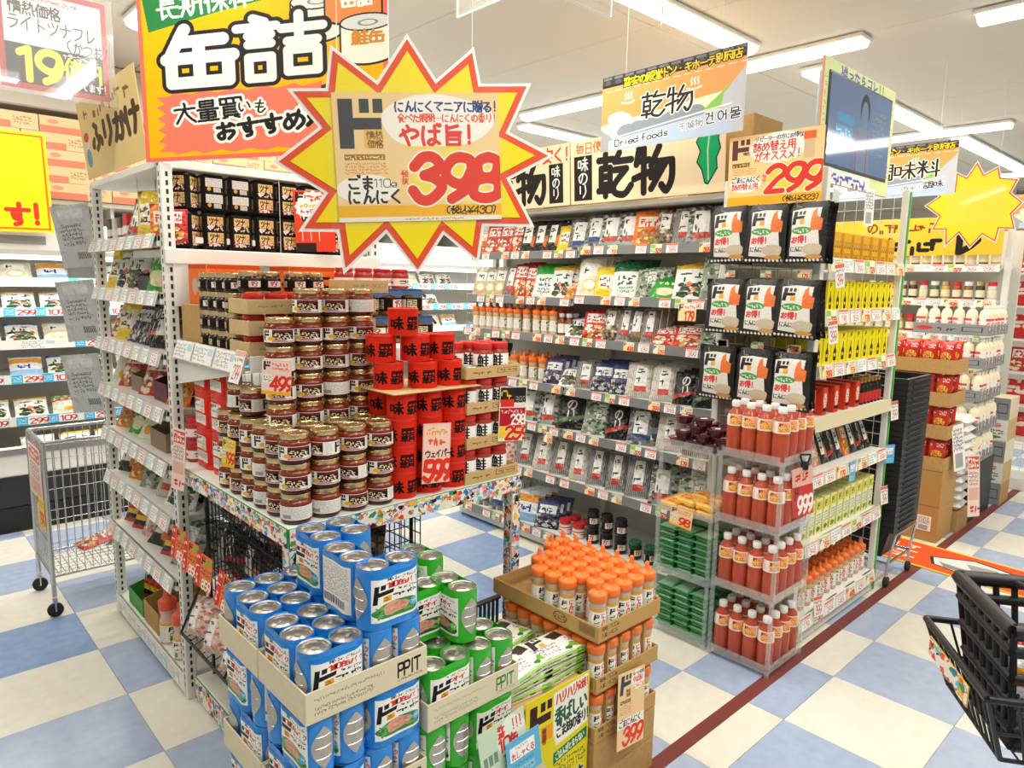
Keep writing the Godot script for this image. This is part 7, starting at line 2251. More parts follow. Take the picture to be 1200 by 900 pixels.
	card("price_slip", "light blue price slip hooked on the green post", 0.06, 0.1, T.card_blue, Vector3(EX + 0.02, 0.77, -1.46), Vector3(0, PI / 2 - 0.5, 0.02), "")
	card("price_slip", "light blue card clipped on the fifth end-unit rail", 0.07, 0.1, T.card_blue, Vector3(EX + 0.02, 0.76, -0.98), Vector3(0, PI / 2, 0.0), "")
	# small white leaflet under the screen
	card("leaflet", "white printed leaflet hanging under the display screen", 0.11, 0.17, T.shiplabel, Vector3(-0.287, 2.012, -1.14), Vector3(0, PI / 2, 0.06), "", "leaflet")

# ---------------------------------------------------------------- clear stands by the end unit
func clear_stand(label: String, x0: float, x1: float, z0: float, z1: float, levels: Array, top: float) -> void:
	var o := thing("acrylic_stand", label, "stand", Vector3((x0 + x1) / 2, 0, (z0 + z1) / 2))
	var w := x1 - x0
	var d := z1 - z0
	for sx in [-1.0, 1.0]:
		for sz in [-1.0, 1.0]:
			part(o, "leg", MB.new().box(Vector3(0, top / 2, 0), Vector3(0.016, top, 0.016), 0.002).done(), M.acrylic_edge, Vector3(sx * (w / 2 - .008), 0, sz * (d / 2 - .008)))
	for y in levels:
		var s := part(o, "shelf", box_mesh(Vector3(w - .004, 0.005, d - .004)), M.acrylic, Vector3(0, y, 0))
		part(s, "front_lip", box_mesh(Vector3(w - .034, 0.035, 0.004)), M.acrylic_edge, Vector3(0, 0.018, d / 2 - .004))
		for sx in [-1.0, 1.0]:
			part(s, "side_lip", box_mesh(Vector3(0.004, 0.035, d - .034)), M.acrylic_edge, Vector3(sx * (w / 2 - .004), 0.018, 0))
	part(o, "back_sheet", box_mesh(Vector3(w - .03, top - .02, 0.003)), M.acrylic, Vector3(0, top / 2, -d / 2 + .006))

func build_racks() -> void:
	clear_stand("clear acrylic stand holding the red sauce bottles", -0.462, -0.172, -0.515, -0.205, [0.02, 0.33, 0.625, 0.915], 0.93)
	for l in 4:
		var y: float = [0.02, 0.33, 0.625, 0.915][l] + 0.003
		for i in 4:
			for j in 4:
				if i > 0 and i < 3 and j > 2: continue
				put(K.sauce, "red sauce bottle, %s level of the stand, %s from the left, %s row" % [["bottom", "second", "third", "top"][l], ORD[i], ORD[j]], Vector3(-0.416 + i * 0.0685, y, -0.246 - j * 0.0725), Vector3(0, rr(-0.9, -0.1), 0), "red sauce bottles on the acrylic stand")
	card("price_card", "red 999 price card hanging on the sauce bottle stand", 0.11, 0.21, T.card999, Vector3(-0.155, 0.79, -0.36), Vector3(0, PI / 2 - 0.35, 0.12), "")
	var cl := thing("spring_clip", "black spring clip holding the 999 card", "clip", Vector3(-0.155, 0.9, -0.36), 0.4)
	part(cl, "jaw", MB.new().box(Vector3.ZERO, Vector3(0.03, 0.035, 0.02), 0.004).done(), M.clip_black)
	part(cl, "handle", MB.new().path([Vector3(-.012, .015, 0), Vector3(-.02, .045, 0), Vector3(.02, .05, 0), Vector3(.012, .015, 0)], 0.004).done(), M.clip_black)
	clear_stand("clear acrylic stand with green trays and dark jelly cups", -0.765, -0.475, -0.5, -0.205, [0.02, 0.3, 0.6, 0.9], 0.905)
	# dark jelly cups on top
	var cup := proto("jelly_cup", "cup")
	part(cup, "cup", rings([[0.0, 0.0], [.03, 0.0], [.032, .003], [.041, .03]], 16), M.jelly)
	part(cup, "lid_film", rings([[.041, .03], [.046, .031], [.046, .033], [.04, .034], [0.0, .034]], 16), mk(Color("6a2a3c"), .12))
	part(cup, "label", box_mesh(Vector3(0.03, 0.0008, 0.022)), M.white_cap, Vector3(0, 0.0348, 0))
	for l in 4:
		for i in 3:
			for j in 2:
				if l == 3 and (i == 2 or j == 1): continue
				if l == 2 and i == 0: continue
				put(cup, "dark red jelly cup on the clear stand, %s layer, %s from the left, %s row" % [ORD[l], ORD[i], ["front", "back"][j]], Vector3(-0.71 + i * 0.1 + (l % 2) * 0.03, 0.903 + l * 0.0352, -0.27 - j * 0.105), Vector3(0, i, 0), "dark jelly cups")
	# orange cups and green trays
	var oc := MB.new().box(Vector3(0, .016, 0), Vector3(.09, .032, .1), .008, Rect2(0.1, 0.1, 0.1, 0.1), Rect2(0.1, 0.1, 0.1, 0.1), Rect2(0, 0, 1, 1)).done()
	for l in 2:
		for i in 3:
			for j in 2:
				if l == 1 and i == 0: continue
				solo("orange_cup", oc, T.orangelid, "orange-lidded square cup on the clear stand, %s layer, %s from the left, %s row" % [["lower", "upper"][l], ORD[i], ["front", "back"][j]], "cup", Vector3(-0.715 + i * 0.094, 0.603 + l * 0.033, -0.27 - j * 0.105), Vector3(0, rr(-0.1, 0.1), 0), "orange cups")
	var gt := proto("green_tray_pack", "tray pack")
	var lath := MB.new()
	lath.box(Vector3(0, .013, 0), Vector3(.075, .024, .1), .01)
	part(gt, "tray", lath.done(), M.cup_green)
	part(gt, "rim", box_mesh(Vector3(.088, .003, .115), .0012), M.rim_green, Vector3(0, .0265, 0))
	part(gt, "film", box_mesh(Vector3(.07, .002, .095), .0008), mk(Color("9ab89a"), .1), Vector3(0, .0285, 0))
	for lev in 2:
		for l in (7 if lev == 1 else 7):
			for i in 3:
				for j in 2:
					if j == 1 and l < 5: continue
					put(gt, "green tray pack, %s stand level, %s column, %s up%s" % [["bottom", "second"][lev], ORD[i], ORD[l], ["", ", back row"][j]], Vector3(-0.712 + i * 0.092, [0.023, 0.303][lev] + l * 0.031 + (0.0 if j == 0 else 0.001 * l), -0.275 - j * 0.13), Vector3(rr(-0.05, 0.05), rr(-0.08, 0.08), 0), "green tray packs")
	card("price_card", "tan 98 price card on the clear stand under the orange cups", 0.115, 0.085, T.card98, Vector3(-0.62, 0.59, -0.19), Vector3(-0.05, 0.0, -0.06), "")

# ---------------------------------------------------------------- baskets, cartons and shelves further along the aisle
func build_far_right() -> void:
	# nested black baskets on a chrome trolley
	var tr := thing("basket_trolley", "chrome trolley on casters under the stacked black baskets", "trolley", Vector3(-0.37, 0, -1.75))
	part(tr, "frame", MB.new().path([Vector3(.18, .13, .17), Vector3(.18, .13, -.17), Vector3(-.18, .13, -.17), Vector3(-.18, .13, .17), Vector3(.18, .13, .17)], .008).done(), M.chrome)
	for q in [Vector3(.18, 0, .17), Vector3(.18, 0, -.17), Vector3(-.18, 0, .17), Vector3(-.18, 0, -.17)]:
		part(tr, "leg", MB.new().path([q + Vector3(0, .14, 0), q + Vector3(0, .06, 0)], .008).done(), M.chrome)
		part(tr, "caster", MB.new().lathe([[0.0, -.01], [.026, -.01], [.03, -.006], [.03, .006], [.026, .01], [0.0, .01]], 14).done(), M.rubber, q + Vector3(0, .03, 0), Vector3(0, 0, PI / 2))
	part(tr, "handle", MB.new().path([Vector3(.18, .13, .17), Vector3(.205, .3, .16), Vector3(.205, .3, -.16), Vector3(.18, .13, -.17)], .007).done(), M.chrome)
	var bk := proto("shopping_basket", "basket")
	var m := MB.new()
	var rings_ := [[0.122, 0.112, 0.0], [0.182, 0.17, 0.2], [0.2, 0.185, 0.2], [0.2, 0.185, 0.171]]
	for k in 3:
		var a: Array = rings_[k]
		var b: Array = rings_[k + 1]
		for s in 4:
			var c0: Vector2 = [Vector2(1, 1), Vector2(1, -1), Vector2(-1, -1), Vector2(-1, 1)][s]
			var c1: Vector2 = [Vector2(1, -1), Vector2(-1, -1), Vector2(-1, 1), Vector2(1, 1)][s]
			var nn: Vector3 = [Vector3(1, 0, 0), Vector3(0, 0, -1), Vector3(-1, 0, 0), Vector3(0, 0, 1)][s]
			if k == 1: nn = Vector3.UP
			m.quad(Vector3(c0.x * a[0], a[2], c0.y * a[1]), Vector3(c1.x * a[0], a[2], c1.y * a[1]), Vector3(c1.x * b[0], b[2], c1.y * b[1]), Vector3(c0.x * b[0], b[2], c0.y * b[1]), nn)
	part(bk, "body", m.done(), M.black_plastic)
	part(bk, "bottom", box_mesh(Vector3(.24, .003, .22)), M.black_plastic, Vector3(0, .002, 0))
	for s in [-1.0, 1.0]:
		part(bk, "handle", MB.new().path([Vector3(s * .2045, .186, -.12), Vector3(s * .2045, .186, .12)], .004, 5).done(), M.black)
	for k in 27:
		put(bk, "black shopping basket in the nested stack by the green post, %s from the bottom" % (ORD[k] if k < 25 else ["", "top but one", "topmost"][k - 24]) if k < 25 else "black shopping basket at the top of the nested stack, %s" % ["second highest", "highest"][k - 25], Vector3(-0.37, 0.14 + k * 0.0315, -1.75), Vector3.ZERO, "nested black baskets")
	# red pack tower
	carton("large_carton", "kraft carton with a white shipping label at the foot of the red pack tower", Vector3(0.42, 0.235, 0.3), Vector3(-0.43, 0, -2.69), 0, M.card, T.bigcarton)
	solo("shipping_label", box_mesh(Vector3(0.085, 0.1, 0.0015)), T.shiplabel, "white shipping label on the lowest kraft carton", "label", Vector3(-0.3, 0.12, -2.5375))
	carton("large_carton", "kraft carton second from the floor in the red pack tower", Vector3(0.42, 0.235, 0.3), Vector3(-0.43, 0.236, -2.69), 0, M.card, T.bigcarton)
	var rb := MB.new().pillow(0.1, 0.14, 0.05, Rect2(0, 0, 1, 1), Rect2(0, 0, 1, 1), 3).done()
	for l in 4:
		var ty := 0.473 + l * 0.21
		tray("kraft tray of red snack packs, %s tray up the tower" % ORD[l], 0.42, 0.3, 0.085, Vector3(-0.43, ty, -2.69), 0, M.card, M.card, M.card, "kraft trays of red packs")
		for i in 4:
			for j in 2:
				solo("red_snack_pack", rb, T.redbag, "red snack pack, %s tray up the tower, %s from the left, %s row" % [ORD[l], ORD[i], ["front", "back"][j]], "packet", Vector3(-0.585 + i * 0.102, ty + 0.06, -2.575 - j * 0.14), Vector3(-0.05, rr(-0.2, 0.3), 0), "red snack packs")
	var sackm := MB.new().pillow(0.25, 0.22, 0.085, Rect2(0, 0.3, 0.3, 0.08), Rect2(0, 0.3, 0.3, 0.08), 5).done()
	# white flat sacks leaning pile and grey cartons of milky bottles
	for l in 11:
		solo("white_sack", sackm, T.whitebag, "white flat sack lying in the pile beside the red pack tower, %s from the bottom" % ORD[l], "sack", Vector3(-0.19, 0.178 + l * 0.058, -2.985), Vector3(-PI / 2, PI / 2 + rr(-0.06, 0.06), 0), "white sacks")
	carton("display_carton", "kraft carton under the pile of white sacks", Vector3(0.24, 0.145, 0.24), Vector3(-0.31, 0, -2.985), 0, M.card)
	card("price_card", "long pink price strip leaning on the white sacks", 0.1, 0.42, T.slip, Vector3(-0.14, 0.33, -2.95), Vector3(-0.12, PI / 2 - 0.5, 0.0), "")
	card("price_card", "white price sheet leaning on the red pack tower", 0.12, 0.3, T.shiplabel, Vector3(-0.19, 0.62, -2.7), Vector3(-0.1, PI / 2 - 0.3, 0.1), "")
	var milk := proto("milky_bottle", "bottle")
	part(milk, "body", rings([[0.0, 0.0], [.034, 0.0], [.036, .01], [.036, .13], [.028, .16], [.012, .175], [.012, .185]], 12), M.milky)
	part(milk, "label", MB.new().lathe([[.0366, .03], [.0366, .12]], 12).done(), T.milk)
	part(milk, "cap", rings([[.014, .18], [.015, .18], [.015, .2], [0.0, .201]], 10), M.white_cap)
	carton("display_carton", "dark display base under the cartons of milky bottles", Vector3(0.5, 0.42, 0.6), Vector3(-0.45, 0, -3.4), 0, M.black)
	for l in 5:
		var ty := 0.423 + l * 0.225
		for q in 2:
			tray("grey printed carton tray of milky bottles, %s layer, %s" % [ORD[l], ["near side", "far side"][q]], 0.46, 0.26, 0.07, Vector3(-0.43, ty, -3.25 - q * 0.27), 0, M.grey_flat, T.greycarton, T.greycarton, "grey carton trays")
			for i in 6:
				if q == 1 and i < 5: continue
				for j in (1 if i < 5 else 3):
					put(milk, "milky white bottle, %s carton layer %s, %s from the left, %s row" % [ORD[l], ["near", "far"][q], ORD[i], ORD[j]], Vector3(-0.62 + i * 0.077, ty + 0.005, -3.165 - q * 0.27 - j * 0.08), Vector3(0, rr(0, 2), 0), "milky bottles")
	# stacked small printed cartons farther on
	for l in 5:
		carton("drink_carton", "white, yellow and blue printed carton pile by the red line, %s from the floor" % ORD[l], Vector3(0.24, 0.165, 0.26), Vector3(-0.28, l * 0.166, -3.96), 0, [M.card, M.card_light, M.milky, M.card_light, M.milky][l], T.greycarton if l % 2 == 0 else T.whitebag, "printed cartons by the red line")
	# spice shelves
	var g := thing("spice_shelving", "white shelving with rows of spice bottles under the plain yellow starburst", "shelving", Vector3.ZERO)
	part(g, "back_panel", box_mesh(Vector3(1.5, 2.1, 0.03)), M.shelf_dim, Vector3(-1.05, 1.05, -4.32))
	for x in [-1.78, -0.32]:
		part(g, "post", box_mesh(Vector3(0.04, 2.1, 0.05), 0.003), M.white_metal, Vector3(x, 1.05, -4.0))
	for k in 6:
		shelf(g, 1.4, 0.36, Vector3(-1.05, [1.82, 1.55, 1.28, 1.0, 0.7, 0.4][k], -3.93), 0, even_tags(1.36, 12, k + 2, 9), M.shelf, -0.1, 0.06, 0.1)
	part(g, "base_box", box_mesh(Vector3(1.4, 0.12, 0.36), 0.003), M.shelf, Vector3(-1.05, 0.06, -4.12))
	var spice := []
	for c in [Color("8a5a2c"), Color("b03a26"), Color("c8a23a"), Color("4a6a3a"), Color("d8d2c4"), Color("3a2a20")]:
		var o := proto("spice_bottle", "bottle")
		part(o, "body", rings([[0.0, 0.0], [.03, 0.0], [.032, .006], [.032, .1], [.026, .115]], 10), mk(c, .25))
		part(o, "label", MB.new().lathe([[.0326, .025], [.0326, .08]], 10).done(), M.milky)
		part(o, "cap", rings([[.028, .113], [.03, .114], [.03, .145], [0.0, .146]], 10), [M.white_cap, M.red_lid, M.gold_lid][spice.size() % 3])
		spice.append(o)
	for k in 3:
		for i in 17:
			put(spice[(i * 5 + k * 2) % 6], "spice bottle, %s spice shelf down, %s from the left" % [ORD[k], ORD[i]], Vector3(-1.68 + i * 0.08, [1.82, 1.55, 1.28][k] + 0.001, -3.99), Vector3(0, i, 0), "spice bottles on the far shelving")
	card("banner", "yellow banner with black brush lettering above the spice bottles", 1.3, 0.3, T.furikake_far, Vector3(-1.0, 2.05, -3.92), Vector3.ZERO, "", "banner")
	# wire rack of red noodle packs
	var wr := thing("noodle_rack", "white wire rack of red noodle packs at the right edge", "rack", Vector3(-0.1, 0, -4.75))
	part(wr, "grid", wire_grid(Vector3(-0.5, 0.1, 0), Vector3(1.2, 0, 0), Vector3(0, 2.0, 0), 16, 26, 0.002).done(), M.wire)
	for x in [-0.52, 0.72]:
		part(wr, "post", box_mesh(Vector3(0.05, 2.2, 0.05), .003), M.white_metal, Vector3(x, 1.1, 0))
	part(wr, "base_box", box_mesh(Vector3(1.24, 0.1, 0.4), .003), M.shelf, Vector3(0.1, 0.05, 0.1))
	for l in 6:
		part(wr, "shelf", box_mesh(Vector3(1.2, 0.015, 0.25), .002), M.shelf, Vector3(0.1, 0.42 + l * 0.27, 0.13))
		for i in 5:
			solo("noodle_pack", bag_mesh(10, 0.2, 0.2, 0.05, i), T.redbag if l % 3 != 2 or i > 1 else T.bags, "red noodle pack on the wire rack, %s shelf up, %s from the left" % [ORD[l], ORD[i]], "packet", Vector3(-0.48 + i * 0.21, 0.43 + l * 0.27, -4.6), Vector3(-0.12, 0, 0), "red noodle packs")
	# printed floor mat
	var fm := solo("floor_mat", MB.new().box(Vector3.ZERO, Vector3(1.1, 0.0012, 0.44), 0.0, Rect2(0.01, 0.01, 0, 0), Rect2(0.01, 0.01, 0, 0), Rect2(0, 0, 1, 1)).done(), T.mat, "orange printed floor mat with a grey picture across the red line", "floor mat", Vector3(0.0, 0.0034, -2.24), Vector3(0, -0.06, 0))
	fm.set_meta("category", "floor mat")
	# a brown shelf end and boxes high up behind the screen
	for k in 5:
		solo("stock_carton", box_mesh(Vector3(0.4, 0.28, 0.36), .003), M.card if k % 2 else M.card_light, "brown stock carton high behind the display screen, %s from the near side" % ORD[k], "box", Vector3(-1.15 - (k % 2) * 0.45, 2.07 + 0.14 + (0.28 if k > 3 else 0.0), -1.25 - k * 0.0), Vector3(0, 0.02 * k, 0), "stock cartons behind the screen") if k < 2 else null

# ---------------------------------------------------------------- open chiller along the left wall
func build_cooler() -> void:
	var g := thing("open_chiller", "long white open chiller with blue price rails along the left wall", "chiller", Vector3(-4.2, 0, 0))
	var L := 6.4
	var zc := -0.4
	var white := mk(Color("eceae4"), 0.35)
	part(g, "plinth", box_mesh(Vector3(0.9, 0.16, L)), M.black, Vector3(-0.42, 0.08, zc))
	part(g, "kick_panel", box_mesh(Vector3(0.05, 0.2, L), 0.005), mk(Color("26282a"), .4), Vector3(0.0, 0.26, zc))
	part(g, "bin_front", box_mesh(Vector3(0.06, 0.15, L), 0.01), white, Vector3(0.0, 0.435, zc))
	part(g, "bumper", box_mesh(Vector3(0.03, 0.06, L), 0.01), M.chrome, Vector3(0.03, 0.52, zc))
	part(g, "bin_floor", box_mesh(Vector3(0.86, 0.04, L)), white, Vector3(-0.44, 0.42, zc))
	part(g, "back_wall", box_mesh(Vector3(0.06, 2.0, L)), white, Vector3(-0.87, 1.0, zc))
	part(g, "canopy", box_mesh(Vector3(0.95, 0.2, L), 0.03), white, Vector3(-0.45, 1.84, zc))
	part(g, "top_board", box_mesh(Vector3(0.8, 0.03, L), .004), M.shelf_dim, Vector3(-0.5, 2.085, zc))
	part(g, "rear_panel", box_mesh(Vector3(0.02, 0.14, L)), M.shelf_dim, Vector3(-0.86, 2.0, zc))
	for k in 9: part(g, "spacer_bracket", box_mesh(Vector3(0.7, 0.13, 0.02)), M.shelf_dim, Vector3(-0.52, 2.005, zc - L / 2 + 0.1 + k * 0.77))
	part(g, "thermometer_panel", box_mesh(Vector3(0.004, 0.05, 0.3)), M.grey_flat, Vector3(0.028, 1.83, 1.7))
	for s in [-1.0, 1.0]:
		part(g, "end_wall", box_mesh(Vector3(0.9, 1.95, 0.05), .005), white, Vector3(-0.43, 0.975, zc + s * L / 2))
	var ys := [1.57, 1.375, 1.165, 0.945, 0.68]
	for k in 5:
		var d: float = [0.42, 0.46, 0.5, 0.55, 0.62][k]
		var s := part(g, "shelf", box_mesh(Vector3(d, 0.025, L - .06), .003), white, Vector3(-0.84 + d / 2 + 0.1, ys[k], zc))
		part(s, "price_rail", box_mesh(Vector3(0.005, 0.06, L - .06)), M.shelf, Vector3(d / 2 + .004, 0, 0))
		var tm := MB.new().box(Vector3.ZERO, Vector3(0.34, 0.058, 0.002)).done()
		for i in 16:
			if (i * 3 + k) % 5 == 4: continue
			part(s, "price_tag", tm if (i + k) % 4 != 3 else tag_mesh(i + 2, 0.2, 0.058), T.chill_tag if (i + k) % 4 != 3 else T.tags, Vector3(d / 2 + .009, 0, -2.95 + i * 0.38), Vector3(0, PI / 2, 0))
	# strip light under the canopy
	var glow := mk(Color.WHITE, 0.5)
	glow.emission_enabled = true
	glow.emission = Color(1.0, 0.99, 0.97)
	glow.emission_energy_multiplier = 3.0
	part(g, "light_tube", MB.new().bar(Vector3(0, 0, -L / 2 + .1), Vector3(0, 0, L / 2 - .1), 0.012, 8).done(), glow, Vector3(-0.1, 1.725, zc))
	var lamp := AreaLight3D.new()
	lamp.name = "lamp"
	lamp.area_size = Vector2(0.03, L - 0.2)
	lamp.light_color = Color(1.0, 0.99, 0.97)
	lamp.light_energy = 2.4
	lamp.shadow_enabled = true
	lamp.area_range = 10.0
	lamp.area_attenuation = 2.0
	lamp.position = Vector3(-0.1, 1.71, zc)
	lamp.rotation = Vector3(-PI / 2, 0, 0)
	g.add_child(lamp)
	# goods on the chiller shelves where they can be seen
	var words := {12: "white pack with a yellow top", 13: "white pack with a blue top", 26: "green and red pack", 8: "white noodle pack", 6: "green-topped pack", 27: "blue and white pack", 15: "orange pack", 14: "yellow pack"}
	for k in 6:
		var n := 0
		for i in 22:
			var z := 2.5 - i * 0.21
			if z < 0.9 and z > -0.5: continue
			if (i * 7 + k * 3) % 6 == 0: continue
			var des: int = [12, 13, 8, 12, 13, 27, 12, 8, 13, 26][(i * 3 + k) % 10]
			var d: float = [0.42, 0.46, 0.5, 0.55, 0.62, 0.8][k]
			var hh := 0.13 if k < 5 else 0.16
			bag("chilled_pack", des, 0.19, hh, 0.05, Vector3(-4.2 - 0.84 + d + 0.02, (ys[k] + 0.0135) if k < 5 else 0.441, z), PI / 2, 0.5, "%s, %s chiller level down, %s from the camera end" % [words[des], ORD[k], ORD[n]], "packet", "chilled packs")
			n += 1
	# stock boxes on top, two rows of tiers
	for t in 5:
		for i in 7:
			var bx := MB.new().box(Vector3(0, .05, 0), Vector3(.38, .1, .3), .002).done()
			solo("stock_box", bx, T.stockbox, "tan and red stock box above the chiller, %s tier, %s from the camera end" % [ORD[t], ORD[i]], "box", Vector3(-4.42, 2.101 + t * 0.101, 2.1 - i * 0.385 + (0.1 if t % 2 else 0.0)), Vector3(0, PI / 2, 0), "stock boxes over the chiller")
	card("poster", "yellow poster with an orange border and red lettering hanging on the chiller", 0.42, 0.58, T.poster, Vector3(-4.05, 2.16, 1.74), Vector3(0, PI / 2, 0.02), "", "poster")

func build_carts() -> void:
	# wire cage cart at the left
	var c := thing("cage_cart", "chrome wire cage cart with a few packets, left of the shelving", "cart", Vector3(-2.905, 0, 1.5))
	var w := 0.19
	var d := 0.375
	for sx in [-1.0, 1.0]:
		for sz in [-1.0, 1.0]:
			part(c, "post", MB.new().bar(Vector3(sx * w, 0.1, sz * d), Vector3(sx * w, 0.85, sz * d), 0.011, 8).done(), M.chrome)
			var wh := part(c, "caster", MB.new().lathe([[0.0, -.012], [.028, -.012], [.034, -.008], [.034, .008], [.028, .012], [0.0, .012]], 14).done(), M.rubber, Vector3(sx * w, 0.035, sz * d), Vector3(0, 0, PI / 2))
			part(wh, "fork", MB.new().box(Vector3(0.02, 0.0, 0), Vector3(0.05, 0.034, 0.006)).box(Vector3(0.045, 0, 0), Vector3(0.02, 0.02, 0.02)).done(), M.chrome)
	part(c, "top_rail", MB.new().path([Vector3(w, .85, d), Vector3(w, .85, -d), Vector3(-w, .85, -d), Vector3(-w, .85, d), Vector3(w, .85, d)], 0.009, 8).done(), M.chrome)
	part(c, "bottom_rail", MB.new().path([Vector3(w, .2, d), Vector3(w, .2, -d), Vector3(-w, .2, -d), Vector3(-w, .2, d), Vector3(w, .2, d)], 0.007, 8).done(), M.chrome)
	for sx in [-1.0, 1.0]:
		part(c, "wire_wall", wire_grid(Vector3(sx * w, 0.2, -d), Vector3(0, 0, d * 2), Vector3(0, 0.65, 0), 22, 4, 0.0022).done(), M.chrome)
	for sz in [-1.0, 1.0]:
		part(c, "wire_wall", wire_grid(Vector3(-w, 0.2, sz * d), Vector3(w * 2, 0, 0), Vector3(0, 0.65, 0), 11, 4, 0.0022).done(), M.chrome)
	part(c, "wire_floor", wire_grid(Vector3(-w, 0.2, -d), Vector3(w * 2, 0, 0), Vector3(0, 0, d * 2), 8, 26, 0.002).done(), M.chrome)
	for k in 4:
		solo("cart_packet", bag_mesh([11, 26, 2, 10][k], 0.16, 0.2, 0.04, k), T.bags, "%s packet lying in the wire cage cart" % ["red patterned", "green and red", "crumpled silver", "red and white"][k], "packet", Vector3(-2.95 + (k % 2) * 0.1, 0.235, 1.72 - k * 0.15), Vector3(-1.35, 0.4 * k, 0.1), "packets in the cage cart")
	var sg := thing("cart_sign", "faded price sheets with an orange 199 tag on the cage cart", "sign", Vector3(-2.9, 0.0, 1.885))
	part(sg, "sheet", MB.new().box(Vector3(0, .68, 0), Vector3(.3, .26, .002), 0.0, Rect2(0, 0, 1, .8), Rect2(0, 0, 0, 0)).done(), T.slip)
	part(sg, "price_tag", MB.new().box(Vector3(.1, .5, 0.004), Vector3(.17, .15, .002), 0.0, Rect2(0, 0, 1, 1), Rect2(0, 0, 0, 0)).done(), T.card199)
	# shopping cart at the right edge: black basket on a black wire cart
	var yaw := 0.6
	var s := thing("shopping_cart", "black wire shopping cart frame at the right edge", "cart", Vector3(0.882, 0, 0.43), yaw)
	var fr := MB.new()
	var corners := [Vector3(-.275, .76, -.19), Vector3(.3, .76, -.19), Vector3(.3, .76, .19), Vector3(-.275, .76, .19)]
	var low := [Vector3(-.22, .6, -.15), Vector3(.26, .6, -.15), Vector3(.26, .6, .15), Vector3(-.22, .6, .15)]
	for k in 4:
		fr.bar(corners[k], corners[(k + 1) % 4], 0.009, 8).bar(low[k], low[(k + 1) % 4], 0.005).bar(corners[k], low[k], 0.006)
		fr.bar(corners[k].lerp(low[k], .55), corners[(k + 1) % 4].lerp(low[(k + 1) % 4], .55), 0.004)
		for j in range(1, 10):
			fr.bar(corners[k].lerp(corners[(k + 1) % 4], j / 10.0), low[k].lerp(low[(k + 1) % 4], j / 10.0), 0.0035, 5)
	for j in range(1, 12):
		fr.bar(low[0].lerp(low[1], j / 12.0), low[3].lerp(low[2], j / 12.0), 0.003, 4)
	part(s, "wire_tray", fr.done(), M.black_wire)
	for z in [-.17, .17]:
		part(s, "upright", MB.new().path([Vector3(.3, .76, z), Vector3(.34, .95, z), Vector3(.34, .95, z), Vector3(.3, .76, z), Vector3(.24, .12, z)], 0.012, 8).done(), M.black)
		part(s, "base_bar", MB.new().path([Vector3(.24, .12, z), Vector3(-.2, .1, z * 0.8)], 0.011, 8).done(), M.black)
		for x in [.24, -.2]:
			part(s, "caster", MB.new().lathe([[0.0, -.012], [.04, -.012], [.045, -.008], [.045, .008], [.04, .012], [0.0, .012]], 14).done(), M.rubber, Vector3(x, .045, z * (1.0 if x > 0 else .8)), Vector3(PI / 2, 0, 0))
			part(s, "fork", MB.new().bar(Vector3(x, .05, z * (1.0 if x > 0 else .8)), Vector3(x, .12, z * (1.0 if x > 0 else .8)), .008).done(), M.black)
	part(s, "handle", MB.new().bar(Vector3(.34, .95, -.2), Vector3(.34, .95, .2), 0.014, 10).done(), M.black)
	var card_ := part(s, "advert_plate", MB.new().box(Vector3.ZERO, Vector3(.24, .05, .003), 0.0, Rect2(.2, .1, .15, .8), Rect2(.2, .1, 0, 0)).done(), T.stickers, Vector3(-.285, .72, 0), Vector3(0, -PI / 2, 0))
	card_.set_meta("label", "small coloured advert plate")
	var b := thing("shopping_basket", "black basket with rows of oval holes standing in the right-hand cart", "basket", Vector3(0.882, 0.0, 0.43), yaw)
	var top := [Vector3(-.225, .9, -.15), Vector3(.24, .9, -.15), Vector3(.24, .9, .15), Vector3(-.225, .9, .15)]
	var bot := [Vector3(-.185, .615, -.115), Vector3(.2, .615, -.115), Vector3(.2, .615, .115), Vector3(-.185, .615, .115)]
	var rim := MB.new()
	for k in 4: rim.bar(top[k], top[(k + 1) % 4], 0.012, 10)
	part(b, "rim", rim.done(), M.black_plastic)
	for k in 4:
		var wall := MB.new()
		var n := 11 if k % 2 == 0 else 7
		var a0: Vector3 = top[k]
		var a1: Vector3 = top[(k + 1) % 4]
		var b0: Vector3 = bot[k]
		var b1: Vector3 = bot[(k + 1) % 4]
		for j in n * 2 + 1:
			var u := j / (n * 2.0)
			if j % 2 == 0: wall.bar(a0.lerp(a1, u), b0.lerp(b1, u), 0.0075, 6)
		for v in [.0, .17, .4, .63, .86, 1.0]:
			var p: Vector3 = a0.lerp(b0, v)
			var q: Vector3 = a1.lerp(b1, v)
			wall.bar(p, q, 0.0125 if v != 0.0 else 0.018, 6)
		part(b, "pierced_wall", wall.done(), M.black_plastic)
	part(b, "bottom", box_mesh(Vector3(.38, .006, .23), .002), M.black_plastic, Vector3(.007, .613, 0))
	part(b, "handle", MB.new().path([Vector3(-.1, .9, -.15), Vector3(-.09, .925, .0), Vector3(-.1, .9, .15)], .008, 8).done(), M.black)
	for k in 8:
		bag("basket_packet", [27, 13, 26, 15, 10, 12, 14, 11][k], 0.11, 0.17, 0.04, Vector3(0.882, 0, 0.43) + Vector3(-.13 + (k % 4) * .085, .62, .05 - (k / 4) * .1).rotated(Vector3.UP, yaw), yaw, 0.15, "%s packet in the black basket on the cart" % ["blue and white", "white and blue", "green and red", "orange", "red and white", "yellow-topped white", "yellow", "plain red"][k], "packet", "packets in the cart basket")

